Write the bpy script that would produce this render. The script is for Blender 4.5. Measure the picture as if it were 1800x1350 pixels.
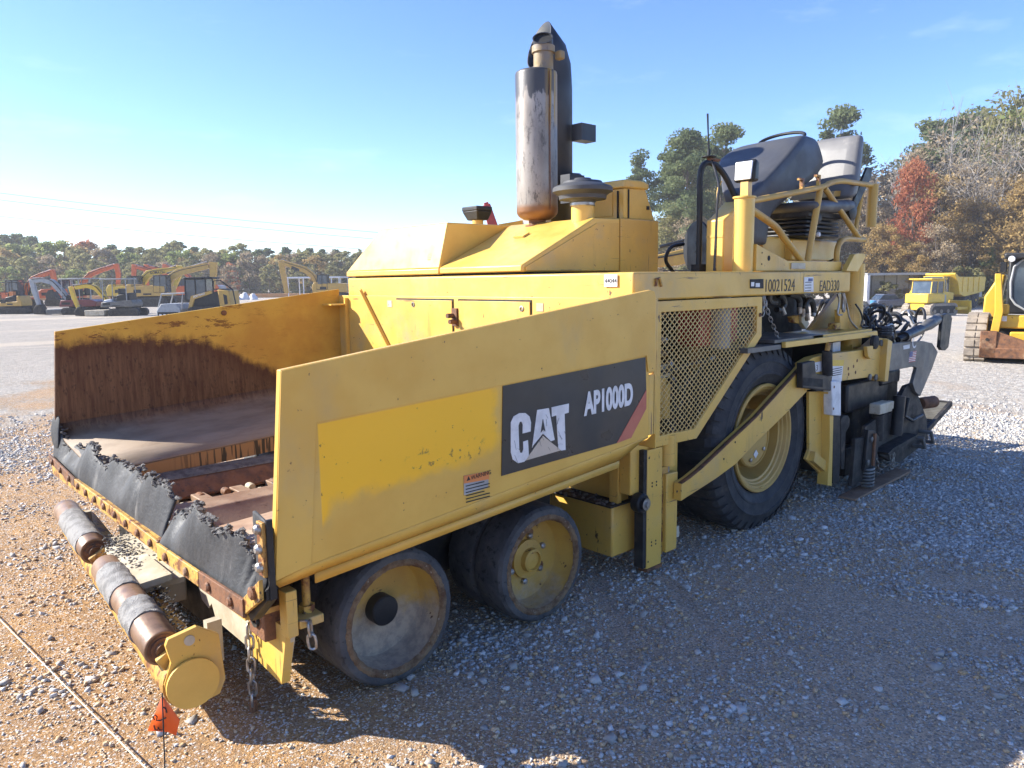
import bpy, bmesh, math, random
import numpy as np
from mathutils import Vector, Matrix

random.seed(7); rng = np.random.default_rng(7)
for o in list(bpy.data.objects): bpy.data.objects.remove(o)
S = bpy.context.scene
COL = S.collection
R = math.radians

# ------------------------------------------------------------------ camera
YAW, PITCH, ROLL = R(47.6), R(7.75), R(-0.75)
CAM = Vector((-1.641, -2.575, 1.70))
fw = Vector((math.cos(YAW)*math.cos(PITCH), math.sin(YAW)*math.cos(PITCH), -math.sin(PITCH)))
r0 = Vector((math.sin(YAW), -math.cos(YAW), 0)); u0 = r0.cross(fw)
rt = r0*math.cos(ROLL) + u0*math.sin(ROLL); up = u0*math.cos(ROLL) - r0*math.sin(ROLL)
cd = bpy.data.cameras.new('camera'); cam = bpy.data.objects.new('camera', cd); COL.objects.link(cam)
cam.matrix_world = Matrix(((rt.x, up.x, -fw.x, CAM.x), (rt.y, up.y, -fw.y, CAM.y), (rt.z, up.z, -fw.z, CAM.z), (0, 0, 0, 1)))
cd.sensor_fit = 'HORIZONTAL'; cd.sensor_width = 36; cd.lens = 1330/1800*36
cd.clip_start = .05; cd.clip_end = 3000
S.camera = cam

# ------------------------------------------------------------------ light
SUN_TO = Vector((-1, 1.15, .93)).normalized()
elev = math.asin(SUN_TO.z); azim = math.atan2(SUN_TO.x, SUN_TO.y)     # Nishita: rotation measured from +Y towards +X
W = bpy.data.worlds.new('World'); S.world = W; W.use_nodes = True
wn = W.node_tree.nodes; bg = wn['Background']
sky = wn.new('ShaderNodeTexSky'); sky.sky_type = 'NISHITA'; sky.sun_disc = False
sky.sun_elevation = elev; sky.sun_rotation = azim; sky.altitude = 1500
sky.air_density = 1.0; sky.dust_density = .8; sky.ozone_density = 4.0
hs = wn.new('ShaderNodeHueSaturation'); hs.inputs['Saturation'].default_value = 1.14; hs.inputs['Hue'].default_value = .512; W.node_tree.links.new(sky.outputs[0], hs.inputs['Color'])
# a few faint high wisps of cloud all over the sky
tcw = wn.new('ShaderNodeTexCoord'); mpw = wn.new('ShaderNodeMapping'); mpw.inputs['Scale'].default_value = (1.6, 2.4, 9.0); nw = wn.new('ShaderNodeTexNoise'); nw.inputs['Scale'].default_value = 2.2; nw.inputs['Detail'].default_value = 8; nw.inputs['Roughness'].default_value = .62
mrw = wn.new('ShaderNodeMapRange'); mrw.inputs[1].default_value = .58; mrw.inputs[2].default_value = .82; mrw.inputs[4].default_value = .13; mxw = wn.new('ShaderNodeMix'); mxw.data_type = 'RGBA'; mxw.inputs[7].default_value = (7, 7.4, 8, 1)
WL = W.node_tree.links; WL.new(tcw.outputs['Generated'], mpw.inputs[0]); WL.new(mpw.outputs[0], nw.inputs[0]); WL.new(nw.outputs[0], mrw.inputs[0]); WL.new(mrw.outputs[0], mxw.inputs[0]); WL.new(hs.outputs[0], mxw.inputs[6]); WL.new(mxw.outputs[2], bg.inputs[0]); bg.inputs[1].default_value = .11
sl = bpy.data.lights.new('sun', 'SUN'); sl.energy = 4.05; sl.angle = R(.5); sl.color = (1, .955, .87)
so = bpy.data.objects.new('sun', sl); COL.objects.link(so); so.rotation_euler = SUN_TO.to_track_quat('Z', 'Y').to_euler()
so.location = (-20, 30, 40)
V = S.view_settings; V.view_transform = 'Standard'; V.look = 'None'; V.gamma = 1; V.use_curve_mapping = False; V.exposure = 1.56
S.render.engine = 'CYCLES'

# ------------------------------------------------------------------ materials
class NT:
    def __init__(s, name):
        s.m = bpy.data.materials.new(name); s.m.use_nodes = True; s.t = s.m.node_tree; s.n = s.t.nodes; s.b = s.n['Principled BSDF']
        s.co = s.n.new('ShaderNodeTexCoord').outputs['Object']
    def L(s, a, b): s.t.links.new(a, b)
    def put(s, v, i):
        if hasattr(v, 'is_output'): s.L(v, i)
        else: i.default_value = v
    def math(s, op, a, b=0., c=None):
        n = s.n.new('ShaderNodeMath'); n.operation = op; s.put(a, n.inputs[0]); s.put(b, n.inputs[1])
        if c is not None: s.put(c, n.inputs[2])
        return n.outputs[0]
    def xyz(s):
        n = s.n.new('ShaderNodeSeparateXYZ'); s.L(s.co, n.inputs[0]); return n.outputs
    def noise(s, sc, detail=5, rough=.6, st=(1, 1, 1), off=(0, 0, 0)):
        mp = s.n.new('ShaderNodeMapping'); s.L(s.co, mp.inputs[0]); mp.inputs['Scale'].default_value = st; mp.inputs['Location'].default_value = off
        n = s.n.new('ShaderNodeTexNoise'); n.inputs['Scale'].default_value = sc; n.inputs['Detail'].default_value = detail; n.inputs['Roughness'].default_value = rough
        s.L(mp.outputs[0], n.inputs[0]); return n.outputs[0]
    def voro(s, sc, feat='F1', st=(1, 1, 1), out='Distance', rand=1):
        mp = s.n.new('ShaderNodeMapping'); s.L(s.co, mp.inputs[0]); mp.inputs['Scale'].default_value = st
        n = s.n.new('ShaderNodeTexVoronoi'); n.feature = feat; n.inputs['Scale'].default_value = sc; n.inputs['Randomness'].default_value = rand
        s.L(mp.outputs[0], n.inputs[0]); return n.outputs[out]
    def ramp(s, v, lo, hi, a=0., b=1.):
        n = s.n.new('ShaderNodeMapRange'); n.interpolation_type = 'SMOOTHSTEP'; s.put(v, n.inputs[0])
        for i, x in zip((1, 2, 3, 4), (lo, hi, a, b)): n.inputs[i].default_value = x
        return n.outputs[0]
    def curve(s, v, pts):                     # piecewise linear v -> value
        x0, x1 = pts[0][0], pts[-1][0]; y0 = min(p[1] for p in pts); y1 = max(p[1] for p in pts)
        f = s.math('DIVIDE', s.math('SUBTRACT', v, x0), x1-x0)
        n = s.n.new('ShaderNodeValToRGB'); s.L(f, n.inputs[0]); e = n.color_ramp.elements
        for i, (x, y) in enumerate(pts):
            el = e[i] if i < 2 else e.new(.5)
            el.position = (x-x0)/(x1-x0)
            g = (y-y0)/(y1-y0); el.color = (g, g, g, 1)
        return s.math('MULTIPLY_ADD', n.outputs[0], y1-y0, y0)
    def mix(s, f, a, b):
        n = s.n.new('ShaderNodeMix'); n.data_type = 'RGBA'; s.put(f, n.inputs[0])
        s.put(a if hasattr(a, 'is_output') else (*a, 1), n.inputs[6]); s.put(b if hasattr(b, 'is_output') else (*b, 1), n.inputs[7]); return n.outputs[2]
    def bump(s, h, st=.3, d=.01):
        n = s.n.new('ShaderNodeBump'); n.inputs['Strength'].default_value = st; n.inputs['Distance'].default_value = d; s.L(h, n.inputs['Height'])
        s.L(n.outputs[0], s.b.inputs['Normal'])
    def done(s, col, rough=.5, metal=0., spec=.5):
        s.put(col if hasattr(col, 'is_output') else (*col, 1), s.b.inputs['Base Color']); s.put(rough, s.b.inputs['Roughness']); s.put(metal, s.b.inputs['Metallic'])
        s.b.inputs['Specular IOR Level'].default_value = spec
        return s.m

def MAT(name, c1, c2=None, sc=8, lo=.4, hi=.65, rough=.5, metal=0., bump=0., bsc=60, layers=(), st=(1, 1, 1), spec=.5, bd=.01):
    t = NT(name); c = c1
    if c2: c = t.mix(t.ramp(t.noise(sc, st=st), lo, hi), c1, c2)
    for i, (col, s2, l2, h2, st2) in enumerate(layers): c = t.mix(t.ramp(t.noise(s2, 6, .65, st2, (i*3.7+1, i*1.3, 2)), l2, h2), c, col)
    rr = t.ramp(t.noise(sc*1.7), .3, .7, max(rough-.1, .05), min(rough+.12, 1))
    if bump: t.bump(t.noise(bsc, 4, .6), bump, bd)
    return t.done(c, rr, metal, spec)

RUST = (.16, .055, .018); YEL = (.70, .425, .08); DUST = (.42, .33, .20)
YL = [(DUST, 2.3, .48, .85, (1, 1, 1)), ((.30, .17, .06), 5, .655, .675, (9, 9, .5)), ((.25, .15, .06), 4, .66, .68, (.6, .6, 12)), ((.36, .215, .06), 6, .57, .78, (1, 1, .18)), (RUST, 34, .665, .70, (1, 1, 1)), ((.13, .075, .03), 13, .67, .71, (1, 1, .5))]
m_yel = MAT('yellow_paint', YEL, (.62, .375, .085), 3, rough=.42, layers=YL, bump=.04, bsc=30)
m_yel2 = MAT('clean_yellow_paint', (.72, .455, .10), (.66, .405, .085), 4, rough=.38, layers=[(DUST, 3, .6, .9, (1, 1, 1)), ((.20, .12, .04), 30, .7, .74, (1, 1, .5))])
m_yrust = MAT('rusty_yellow_paint', (.55, .33, .06), (.40, .21, .05), 9, layers=[(RUST, 14, .5, .6, (1, 1, 1)), ((.07, .04, .025), 25, .58, .66, (1, 1, 1))], rough=.6, bump=.3, bsc=90)
m_rust = MAT('rusty_steel', (.20, .085, .035), (.11, .05, .025), 12, rough=.75, layers=[((.05, .035, .03), 20, .55, .7, (1, 1, 1)), ((.32, .2, .11), 4, .55, .75, (1, 1, 1))], bump=.35, bsc=120)
m_worn = MAT('worn_brown_steel', (.30, .20, .13), (.22, .13, .08), 5, rough=.5, layers=[((.12, .06, .03), 9, .58, .75, (1, 1, 1)), ((.06, .05, .045), 18, .62, .72, (1, 1, 1))], bump=.2, bsc=70)
m_roll = MAT('polished_brown_roller', (.25, .15, .09), (.15, .09, .055), 9, rough=.4, metal=.15, layers=[((.42, .34, .27), 3, .58, .75, (1, 1, 1))], bump=.12, bsc=60)
m_crust = MAT('grey_asphalt_crust', (.20, .19, .175), (.11, .10, .095), 18, rough=.95, layers=[((.33, .30, .26), 8, .55, .7, (1, 1, 1))], bump=.9, bsc=160, bd=.02)
m_band = MAT('pale_asphalt_coat', (.36, .345, .32), (.22, .21, .195), 16, rough=.95, bump=.9, bsc=170, bd=.015)
m_tar = MAT('black_asphalt_lumps', (.085, .08, .075), (.16, .145, .125), 30, rough=.85, bump=.9, bsc=140, bd=.02)
m_rub = MAT('black_rubber_sheet', (.028, .029, .031), (.055, .055, .056), 5, rough=.62, spec=.3, layers=[((.20, .19, .175), 6, .60, .8, (1, 1, .25)), ((.03, .03, .03), 16, .55, .75, (1, 1, .3))], bump=.3, bsc=50)
m_tyre = MAT('worn_tyre_rubber', (.055, .056, .060), (.085, .084, .083), 9, rough=.82, layers=[((.17, .15, .12), 5, .52, .78, (1, 1, 1)), ((.02, .02, .022), 22, .55, .65, (1, 1, 1))], bump=.6, bsc=60)
m_tyre2 = MAT('drive_tyre_rubber', (.030, .031, .035), (.048, .047, .047), 7, rough=.78, layers=[((.11, .095, .075), 5, .55, .85, (1, 1, 1))], bump=.25, bsc=60)
m_blk = MAT('black_paint', (.014, .015, .017), (.026, .025, .025), 6, rough=.45, spec=.35, layers=[((.10, .085, .065), 5, .6, .85, (1, 1, 1))])
m_stack = MAT('faded_black_stack', (.022, .024, .030), (.035, .036, .042), 3, rough=.5)
m_plas = MAT('grey_moulded_plastic', (.055, .056, .060), (.072, .072, .074), 3, rough=.5, layers=[((.16, .15, .135), 4, .6, .9, (1, 1, 1))], bump=.1, bsc=300)
m_seat = MAT('grey_seat_vinyl', (.155, .15, .145), (.13, .126, .122), 4, rough=.42, layers=[((.30, .28, .25), 6, .6, .85, (1, 1, 1))], bump=.08, bsc=200)
m_seatd = MAT('dark_seat_vinyl', (.06, .06, .062), (.09, .088, .086), 6, rough=.5)
m_mesh = MAT('faded_mesh_paint', (.74, .53, .21), (.62, .43, .15), 6, rough=.5)
m_wht = MAT('white_print', (.72, .71, .70), (.60, .59, .58), 14, rough=.5)
m_cream = MAT('dusty_cream_plate', (.52, .46, .34), (.40, .33, .22), 6, rough=.7, layers=[((.12, .07, .03), 12, .62, .72, (1, 1, 1))], bump=.2, bsc=60)
m_chr = MAT('dull_steel', (.42, .41, .39), (.25, .22, .19), 14, rough=.4, metal=.8)
m_gsteel = MAT('grey_steel_plate', (.13, .125, .112), (.085, .08, .072), 6, rough=.48, layers=[((.24, .235, .22), 9, .6, .75, (1, .2, 1)), ((.06, .05, .045), 22, .66, .73, (1, 1, 1))], bump=.1)
m_dsteel = MAT('dark_screed_steel', (.020, .019, .019), (.048, .043, .037), 8, rough=.65, spec=.3, layers=[((.15, .115, .08), 7, .58, .78, (1, 1, 1))], bump=.25, bsc=80)
m_hose = MAT('black_hose', (.018, .018, .02), rough=.45)
m_dark = MAT('dark_engine_bay', (.012, .012, .012), (.03, .027, .022), 9, rough=.8)
m_glass = MAT('dark_cab_glass', (.03, .045, .065), (.06, .08, .10), 2, rough=.06, spec=.8)
m_lens = MAT('white_lamp_lens', (.85, .86, .86), rough=.12, spec=.8)
m_red = MAT('red_paint', (.42, .03, .02), (.33, .03, .02), 5, rough=.45)
m_dred = MAT('dark_red_paint', (.16, .018, .022), (.12, .015, .018), 5, rough=.4)
m_org = MAT('orange_machine_paint', (.62, .12, .025), (.52, .10, .025), 4, rough=.45)
m_gry = MAT('light_grey_paint', (.36, .36, .35), (.29, .29, .28), 5, rough=.5)
m_yb = MAT('bright_yellow_machine_paint', (.66, .43, .03), (.58, .36, .04), 4, rough=.42, layers=[((.3, .2, .09), 6, .6, .8, (1, 1, 1))])
m_yc = MAT('golden_machine_paint', (.52, .31, .06), (.45, .26, .06), 4, rough=.45)
m_steel_track = MAT('dusty_track_shoe', (.30, .25, .19), (.20, .165, .13), 6, rough=.8, layers=[((.09, .075, .06), 9, .58, .7, (1, 1, 1))])
m_trk = MAT('black_track_rubber', (.03, .03, .03), (.06, .055, .05), 6, rough=.8)
m_decal = MAT('black_decal', (.022, .022, .024), (.035, .034, .034), 3, rough=.35, layers=[((.085, .075, .055), 3, .62, .9, (1, 1, 1))])
m_stripe = MAT('faded_red_stripe', (.50, .14, .085), (.44, .11, .07), 6, rough=.45)
m_orgl = MAT('orange_label', (.66, .22, .06), rough=.5)
m_blue = MAT('blue_plastic', (.05, .22, .42), rough=.45)
m_navy = MAT('flag_blue', (.06, .08, .22), rough=.5)

def wing_paint():
    t = NT('wing_paint_with_fresh_patch'); x, y, z = t.xyz()
    c = t.mix(t.ramp(t.noise(2.5), .4, .65), YEL, (.64, .365, .058))
    c = t.mix(t.ramp(t.noise(2.1, 5, .6, (1, 1, .6)), .52, .85), c, (.47, .34, .15))
    n = t.math('MULTIPLY', t.math('SUBTRACT', t.noise(7, 3), .5), .16)
    # sprayed patch: crisp at the top and left (masked), fuzzy below
    e1 = t.ramp(x, -.375, -.368); e2 = t.ramp(t.math('ADD', x, n), .44, .50, 1, 0)
    top = t.math('MULTIPLY_ADD', x, .052, 1.228); e3 = t.ramp(t.math('SUBTRACT', z, top), -.006, 0., 1, 0)
    bot = t.curve(x, [(-.39, .80), (-.34, .885), (-.2, .925), (.02, .93), (.2, .965), (.5, .99)])
    e4 = t.ramp(t.math('ADD', t.math('SUBTRACT', z, bot), n), -.035, .035)
    k = t.math('MULTIPLY', t.math('MULTIPLY', e1, e2), t.math('MULTIPLY', e3, e4))
    c = t.mix(t.math('MULTIPLY', k, .93), c, (.92, .49, .008))
    # traces of the removed lettering
    box = t.math('MULTIPLY', t.math('MULTIPLY', t.ramp(x, -.02, .03), t.ramp(x, .36, .42, 1, 0)), t.math('MULTIPLY', t.ramp(z, .955, .97), t.ramp(z, 1.02, 1.06, 1, 0)))
    sc = t.math('MULTIPLY', box, t.ramp(t.noise(34, 5, .7), .56, .6))
    c = t.mix(t.math('MULTIPLY', sc, .75), c, (.16, .10, .03))
    c = t.mix(t.ramp(t.noise(40, 4, .65), .70, .715), c, (.13, .06, .025))
    c = t.mix(t.ramp(t.noise(6, 5, .6, (.4, 1, 1.6), (4, 2, 1)), .66, .8, 0, .6), c, (.40, .245, .06))
    t.bump(t.noise(9, 3), .05, .02)
    return t.done(c, t.ramp(t.noise(5), .3, .7, .34, .5))
m_wing = wing_paint()

def wing_inner():
    t = NT('rust_stained_wing_interior'); x, y, z = t.xyz()
    c = t.mix(t.ramp(t.noise(3), .35, .7), (.62, .375, .06), (.50, .27, .045))
    scr = t.ramp(t.noise(6, 7, .8, (.7, 1, 2.6)), .555, .59)
    near = t.ramp(z, 1.05, 1.25)
    c = t.mix(t.math('MULTIPLY', scr, t.ramp(x, .5, 1.1, .85, .1)), c, (.15, .055, .02))
    zb = t.curve(x, [(-.5, 1.34), (-.42, 1.335), (-.19, 1.365), (.13, 1.345), (.45, 1.315), (.59, 1.27), (.73, 1.19), (.87, 1.10), (1.04, .95), (1.25, .80), (1.6, .70)])
    d = t.math('ADD', t.math('SUBTRACT', z, zb), t.math('MULTIPLY', t.math('SUBTRACT', t.noise(9, 6, .7, (1, 1, .5)), .5), .22))
    k = t.ramp(d, -.06, .03, 1, 0)
    st = t.noise(9, 6, .7, (3.0, 1, .28), (2, 1, 0)); st2 = t.noise(40, 5, .7, (1.2, 1, .5))
    r1 = t.mix(t.ramp(st, .36, .66), (.165, .09, .046), (.085, .038, .019))
    r1 = t.mix(t.ramp(st2, .53, .66, 0, .8), r1, (.045, .022, .014))
    dark = t.ramp(d, -.20, -.02); r1 = t.mix(t.math('MULTIPLY', dark, .75), r1, (.075, .027, .012))
    c = t.mix(k, c, r1)
    gz = t.math('ADD', t.math('SUBTRACT', z, t.math('MULTIPLY_ADD', x, .062, .745)), t.math('MULTIPLY', t.math('SUBTRACT', t.noise(5, 5), .5), .14))
    pol = t.mix(t.ramp(t.noise(6, 5, .6, (.5, 1, 3)), .35, .7), (.30, .225, .155), (.21, .15, .10))
    c = t.mix(t.ramp(gz, -.03, .06, 1, 0), c, pol)
    t.bump(t.noise(60, 4), .15, .01)
    return t.done(c, .68, 0, .3)
m_winner = wing_inner()

def drip_steel():
    t = NT('dripped_lip_steel'); x, y, z = t.xyz()
    k = t.ramp(t.noise(26, 3, .5, (1.6, .2, .12)), .50, .56)
    k = t.math('MULTIPLY', k, t.ramp(x, -.15, .1))
    c = t.mix(k, (.30, .17, .075), (.025, .02, .018)); return t.done(c, .5)
m_drip = drip_steel()

def muffler_mat():
    t = NT('burnt_muffler_metal'); x, y, z = t.xyz()
    c = t.mix(t.ramp(t.noise(4, 5, .6, (1, 1, .35)), .35, .65), (.36, .32, .275), (.21, .18, .15))
    c = t.mix(t.ramp(t.noise(13, 6, .8, (1.3, 1.3, .45)), .50, .64), c, (.11, .095, .082))
    top = t.math('ADD', z, t.math('MULTIPLY', t.math('SUBTRACT', t.noise(14, 5, .7, (1, 1, .25)), .5), .35))
    c = t.mix(t.ramp(top, 2.99, 3.02), c, (.075, .072, .07))
    yk = t.math('MULTIPLY', t.math('MULTIPLY', t.ramp(t.math('SUBTRACT', x, y), .93, .99), t.ramp(top, 2.72, 2.86)), t.ramp(t.noise(22, 3, .5, (1, 1, .06)), .42, .5))
    c = t.mix(yk, c, (.40, .23, .05))
    c = t.mix(t.ramp(z, 2.255, 2.21), c, (.24, .115, .05))
    t.bump(t.noise(40, 4), .12, .01)
    return t.done(c, .42, .35)
m_muf = muffler_mat()

def wheel_rim_mat(name, dusty):
    t = NT(name); x, y, z = t.xyz()
    c = t.mix(t.ramp(t.noise(4), .4, .65), (.50, .31, .06), (.42, .25, .055))
    dz = t.math('ADD', t.math('MULTIPLY', z, 2.6), t.math('MULTIPLY', t.noise(5, 6, .7), 1.1))
    c = t.mix(t.ramp(dz, dusty-.25, dusty+.2, .92, 0), c, t.mix(t.ramp(t.noise(22, 6, .7), .4, .65), (.40, .33, .25), (.24, .21, .18)))
    c = t.mix(t.ramp(t.noise(9, 6, .75), .635, .66), c, (.075, .03, .014))
    t.bump(t.noise(60, 4), .3, .01); return t.done(c, .62)
m_rimA = wheel_rim_mat('dusty_yellow_rim', .55); m_rimB = wheel_rim_mat('yellow_rim', .12)
m_rimC = MAT('drive_rim_paint', (.50, .32, .085), (.44, .275, .075), 3, rough=.45, layers=[((.22, .13, .04), 7, .64, .75, (1, 1, 1)), (DUST, 3, .6, .9, (1, 1, 1))])
m_redge = MAT('flaking_rusty_edge', (.30, .20, .11), (.15, .075, .035), 13, rough=.9, layers=[((.5, .42, .33), 45, .6, .68, (1, 1, 1))], bump=1, bsc=150, bd=.02)

def attr_mat(name, cols, rough=.9, attr='tone', trans=0):
    t = NT(name); a = t.n.new('ShaderNodeAttribute'); a.attribute_name = attr
    n = t.n.new('ShaderNodeValToRGB'); t.L(a.outputs['Fac'], n.inputs[0]); e = n.color_ramp.elements
    for i, (p, c) in enumerate(cols):
        el = e[i] if i < 2 else e.new(.5)
        el.position = p; el.color = (*c, 1)
    t.done(n.outputs[0], rough, 0, .2)
    if trans:
        d = t.n.new('ShaderNodeBsdfTranslucent'); t.L(n.outputs[0], d.inputs[0])
        mx = t.n.new('ShaderNodeMixShader'); mx.inputs[0].default_value = trans
        t.L(t.b.outputs[0], mx.inputs[1]); t.L(d.outputs[0], mx.inputs[2]); t.L(mx.outputs[0], t.n['Material Output'].inputs[0])
    return t.m
# ------------------------------------------------------------------ mesh helpers
class MB:
    def __init__(s): s.v = []; s.f = []
    def add(s, vs, fs):
        b = len(s.v); s.v += [tuple(v) for v in vs]; s.f += [[i+b for i in f] for f in fs]; return s
    def box(s, x0, x1, y0, y1, z0, z1):
        v = [(x, y, z) for z in (z0, z1) for y in (y0, y1) for x in (x0, x1)]
        return s.add(v, [(0, 2, 3, 1), (4, 5, 7, 6), (0, 1, 5, 4), (2, 6, 7, 3), (0, 4, 6, 2), (1, 3, 7, 5)])
    def obox(s, c, sx, sy, sz, rot):                     # oriented box
        m = rot.to_matrix() if hasattr(rot, 'to_matrix') else rot
        v = [Vector(c)+m @ Vector((x*sx/2, y*sy/2, z*sz/2)) for z in (-1, 1) for y in (-1, 1) for x in (-1, 1)]
        return s.add(v, [(0, 2, 3, 1), (4, 5, 7, 6), (0, 1, 5, 4), (2, 6, 7, 3), (0, 4, 6, 2), (1, 3, 7, 5)])
    def bar(s, a, b, w, h):                              # rectangular bar from a to b
        a = Vector(a); b = Vector(b); d = b-a
        return s.obox((a+b)/2, w, h, d.length, d.to_track_quat('Z', 'Y'))
    def prism(s, poly, ax, a, b):
        n = len(poly)
        def P(p, t): return {'x': (t, p[0], p[1]), 'y': (p[0], t, p[1]), 'z': (p[0], p[1], t)}[ax]
        v = [P(p, a) for p in poly]+[P(p, b) for p in poly]
        return s.add(v, [list(range(n))[::-1], list(range(n, 2*n))]+[(i, (i+1) % n, n+(i+1) % n, n+i) for i in range(n)])
    def hexa(s, p):                                      # eight corners: bottom ring, top ring
        return s.add(p, [(3, 2, 1, 0), (4, 5, 6, 7), (0, 1, 5, 4), (1, 2, 6, 5), (2, 3, 7, 6), (3, 0, 4, 7)])
    def tube(s, path, r, n=10, caps=True, closed=False):
        P = [Vector(p) for p in path]; k = len(P); rs = r if isinstance(r, (list, tuple)) else [r]*k
        T = [((P[(i+1) % k] if closed or i < k-1 else P[i])-(P[i-1] if closed or i > 0 else P[i])).normalized() for i in range(k)]
        a = T[0].orthogonal().normalized(); rings = []
        for i in range(k):
            a = (a-T[i]*a.dot(T[i])); a = a.normalized() if a.length > 1e-6 else T[i].orthogonal().normalized()
            b = T[i].cross(a)
            rings.append([P[i]+(a*math.cos(2*math.pi*j/n)+b*math.sin(2*math.pi*j/n))*rs[i] for j in range(n)])
        v = [q for ring in rings for q in ring]; f = []
        for i in range(k if closed else k-1):
            i2 = (i+1) % k
            for j in range(n): f.append((i*n+j, i*n+(j+1) % n, i2*n+(j+1) % n, i2*n+j))
        if caps and not closed: f += [list(range(n))[::-1], list(range((k-1)*n, k*n))]
        return s.add(v, f)
    def lathe(s, prof, org, axis, n=40, caps=False):     # prof: (radius, height along axis)
        A = Vector(axis).normalized(); a = A.orthogonal().normalized(); b = A.cross(a); O = Vector(org); v = []; f = []
        for r, h in prof:
            v += [O+A*h+(a*math.cos(2*math.pi*j/n)+b*math.sin(2*math.pi*j/n))*r for j in range(n)]
        for i in range(len(prof)-1):
            for j in range(n): f.append((i*n+j, i*n+(j+1) % n, (i+1)*n+(j+1) % n, (i+1)*n+j))
        if caps: f += [list(range(n))[::-1], list(range((len(prof)-1)*n, len(prof)*n))]
        return s.add(v, f)
    def grid(s, rows):
        m = len(rows[0]); v = [p for r_ in rows for p in r_]
        return s.add(v, [(i*m+j, i*m+j+1, (i+1)*m+j+1, (i+1)*m+j) for i in range(len(rows)-1) for j in range(m-1)])
    def coil(s, a, b, R_, r, turns, n=6, per=10):
        a = Vector(a); b = Vector(b); d = (b-a).normalized(); e = d.orthogonal().normalized(); g = d.cross(e); N = int(turns*per)
        return s.tube([a+(b-a)*(i/N)+(e*math.cos(2*math.pi*i/per)+g*math.sin(2*math.pi*i/per))*R_ for i in range(N+1)], r, n)
    def mirror(s, c):                                    # mirror in y about y = c/2
        s.v = [(x, c-y, z) for x, y, z in s.v]; return s
    def build(s, name, mat, parent=None, bevel=0, sub=0, solid=0, ang=35, label=None, kind=None, loc=None):
        me = bpy.data.meshes.new(name); me.from_pydata(s.v, [], s.f)
        bm = bmesh.new(); bm.from_mesh(me); bmesh.ops.recalc_face_normals(bm, faces=bm.faces)
        bm.to_mesh(me); bm.free()
        for mm in (mat if isinstance(mat, (list, tuple)) else [mat]): me.materials.append(mm)
        me.polygons.foreach_set('use_smooth', [True]*len(me.polygons)); me.set_sharp_from_angle(angle=R(ang))
        o = bpy.data.objects.new(name, me); COL.objects.link(o)
        if parent: o.parent = parent
        if loc: o.location = loc
        if solid: md = o.modifiers.new('thick', 'SOLIDIFY'); md.thickness = solid; md.offset = 0
        if bevel:
            md = o.modifiers.new('bevel', 'BEVEL'); md.width = bevel; md.segments = 2; md.limit_method = 'ANGLE'; md.angle_limit = R(40); md.harden_normals = False
        if sub: md = o.modifiers.new('sub', 'SUBSURF'); md.levels = sub; md.render_levels = sub
        if label: o['label'] = label
        if kind: o['kind'] = kind
        return o
def B(): return MB()
def tag(o, label=None, cat=None, group=None, kind=None):
    for k, v in (('label', label), ('category', cat), ('group', group), ('kind', kind)):
        if v: o[k] = v
    return o
def thing(name, label, cat, loc=(0, 0, 0), rz=0, group=None):
    o = bpy.data.objects.new(name, None); COL.objects.link(o); o.location = loc; o.rotation_euler = (0, 0, rz); o.empty_display_size = .2
    return tag(o, label, cat, group)
def smooth_path(pts, n=6):                               # Catmull-Rom
    P = [Vector(p) for p in pts]; P = [2*P[0]-P[1]]+P+[2*P[-1]-P[-2]]; out = []
    for i in range(1, len(P)-2):
        for k in range(n):
            t = k/n; a, b, c, d = P[i-1:i+3]
            out.append(.5*((2*b)+(c-a)*t+(2*a-5*b+4*c-d)*t*t+(3*b-a-3*c+d)*t**3))
    return out+[P[-2]]
def text(s, name, mat, parent, size, origin, xdir, ydir, sx=1., off=0., align='LEFT', depth=.0015, shear=0):
    c = bpy.data.curves.new(name, 'FONT'); c.body = s; c.size = size; c.offset = off; c.extrude = depth/2; c.align_x = align; c.shear = shear
    t = bpy.data.objects.new('tmp', c); COL.objects.link(t)
    me = bpy.data.meshes.new_from_object(t.evaluated_get(bpy.context.evaluated_depsgraph_get())); me.name = name
    bpy.data.objects.remove(t); bpy.data.curves.remove(c)
    X = Vector(xdir).normalized(); Yd = Vector(ydir).normalized(); Z = X.cross(Yd)
    M_ = Matrix(((X.x*sx, Yd.x, Z.x, origin[0]), (X.y*sx, Yd.y, Z.y, origin[1]), (X.z*sx, Yd.z, Z.z, origin[2]), (0, 0, 0, 1)))
    me.transform(M_); me.materials.clear(); me.materials.append(mat)
    o = bpy.data.objects.new(name, me); COL.objects.link(o)
    if parent: o.parent = parent
    return o
def bolts(name, pts, axis, r, h, mat, parent, n=6, each=True):
    A = Vector(axis).normalized()
    for p in pts: B().lathe([(r, 0), (r, h*.7), (r*.75, h)], p, A, n if n > 6 else 8, True).build(name, mat, parent)
def chain(path, link=.055, w=.014, r=.0045):
    P = [Vector(p) for p in path]; out = MB(); k = 0
    segs = [(P[i], P[i+1]) for i in range(len(P)-1)]
    tot = sum((b-a).length for a, b in segs); N = int(tot/(link*.72))
    def at(d):
        for a, b in segs:
            L = (b-a).length
            if d <= L: return a+(b-a)*d/L, (b-a).normalized()
            d -= L
        return segs[-1][1], (segs[-1][1]-segs[-1][0]).normalized()
    res = []
    for i in range(N):
        c, d = at((i+.5)*tot/N); e = d.orthogonal().normalized(); g = d.cross(e)
        if i % 2: e = g
        q = []
        h = link/2-w
        for j in range(12):
            a = 2*math.pi*j/12; q.append(c+d*(math.sin(a)*w+(h if math.sin(a) > .01 else -h if math.sin(a) < -.01 else (h if j == 0 else -h)*0))+e*math.cos(a)*w)
        res.append(q)
    for q in res: out.tube(q, r, 6, closed=True)
    return out
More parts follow.
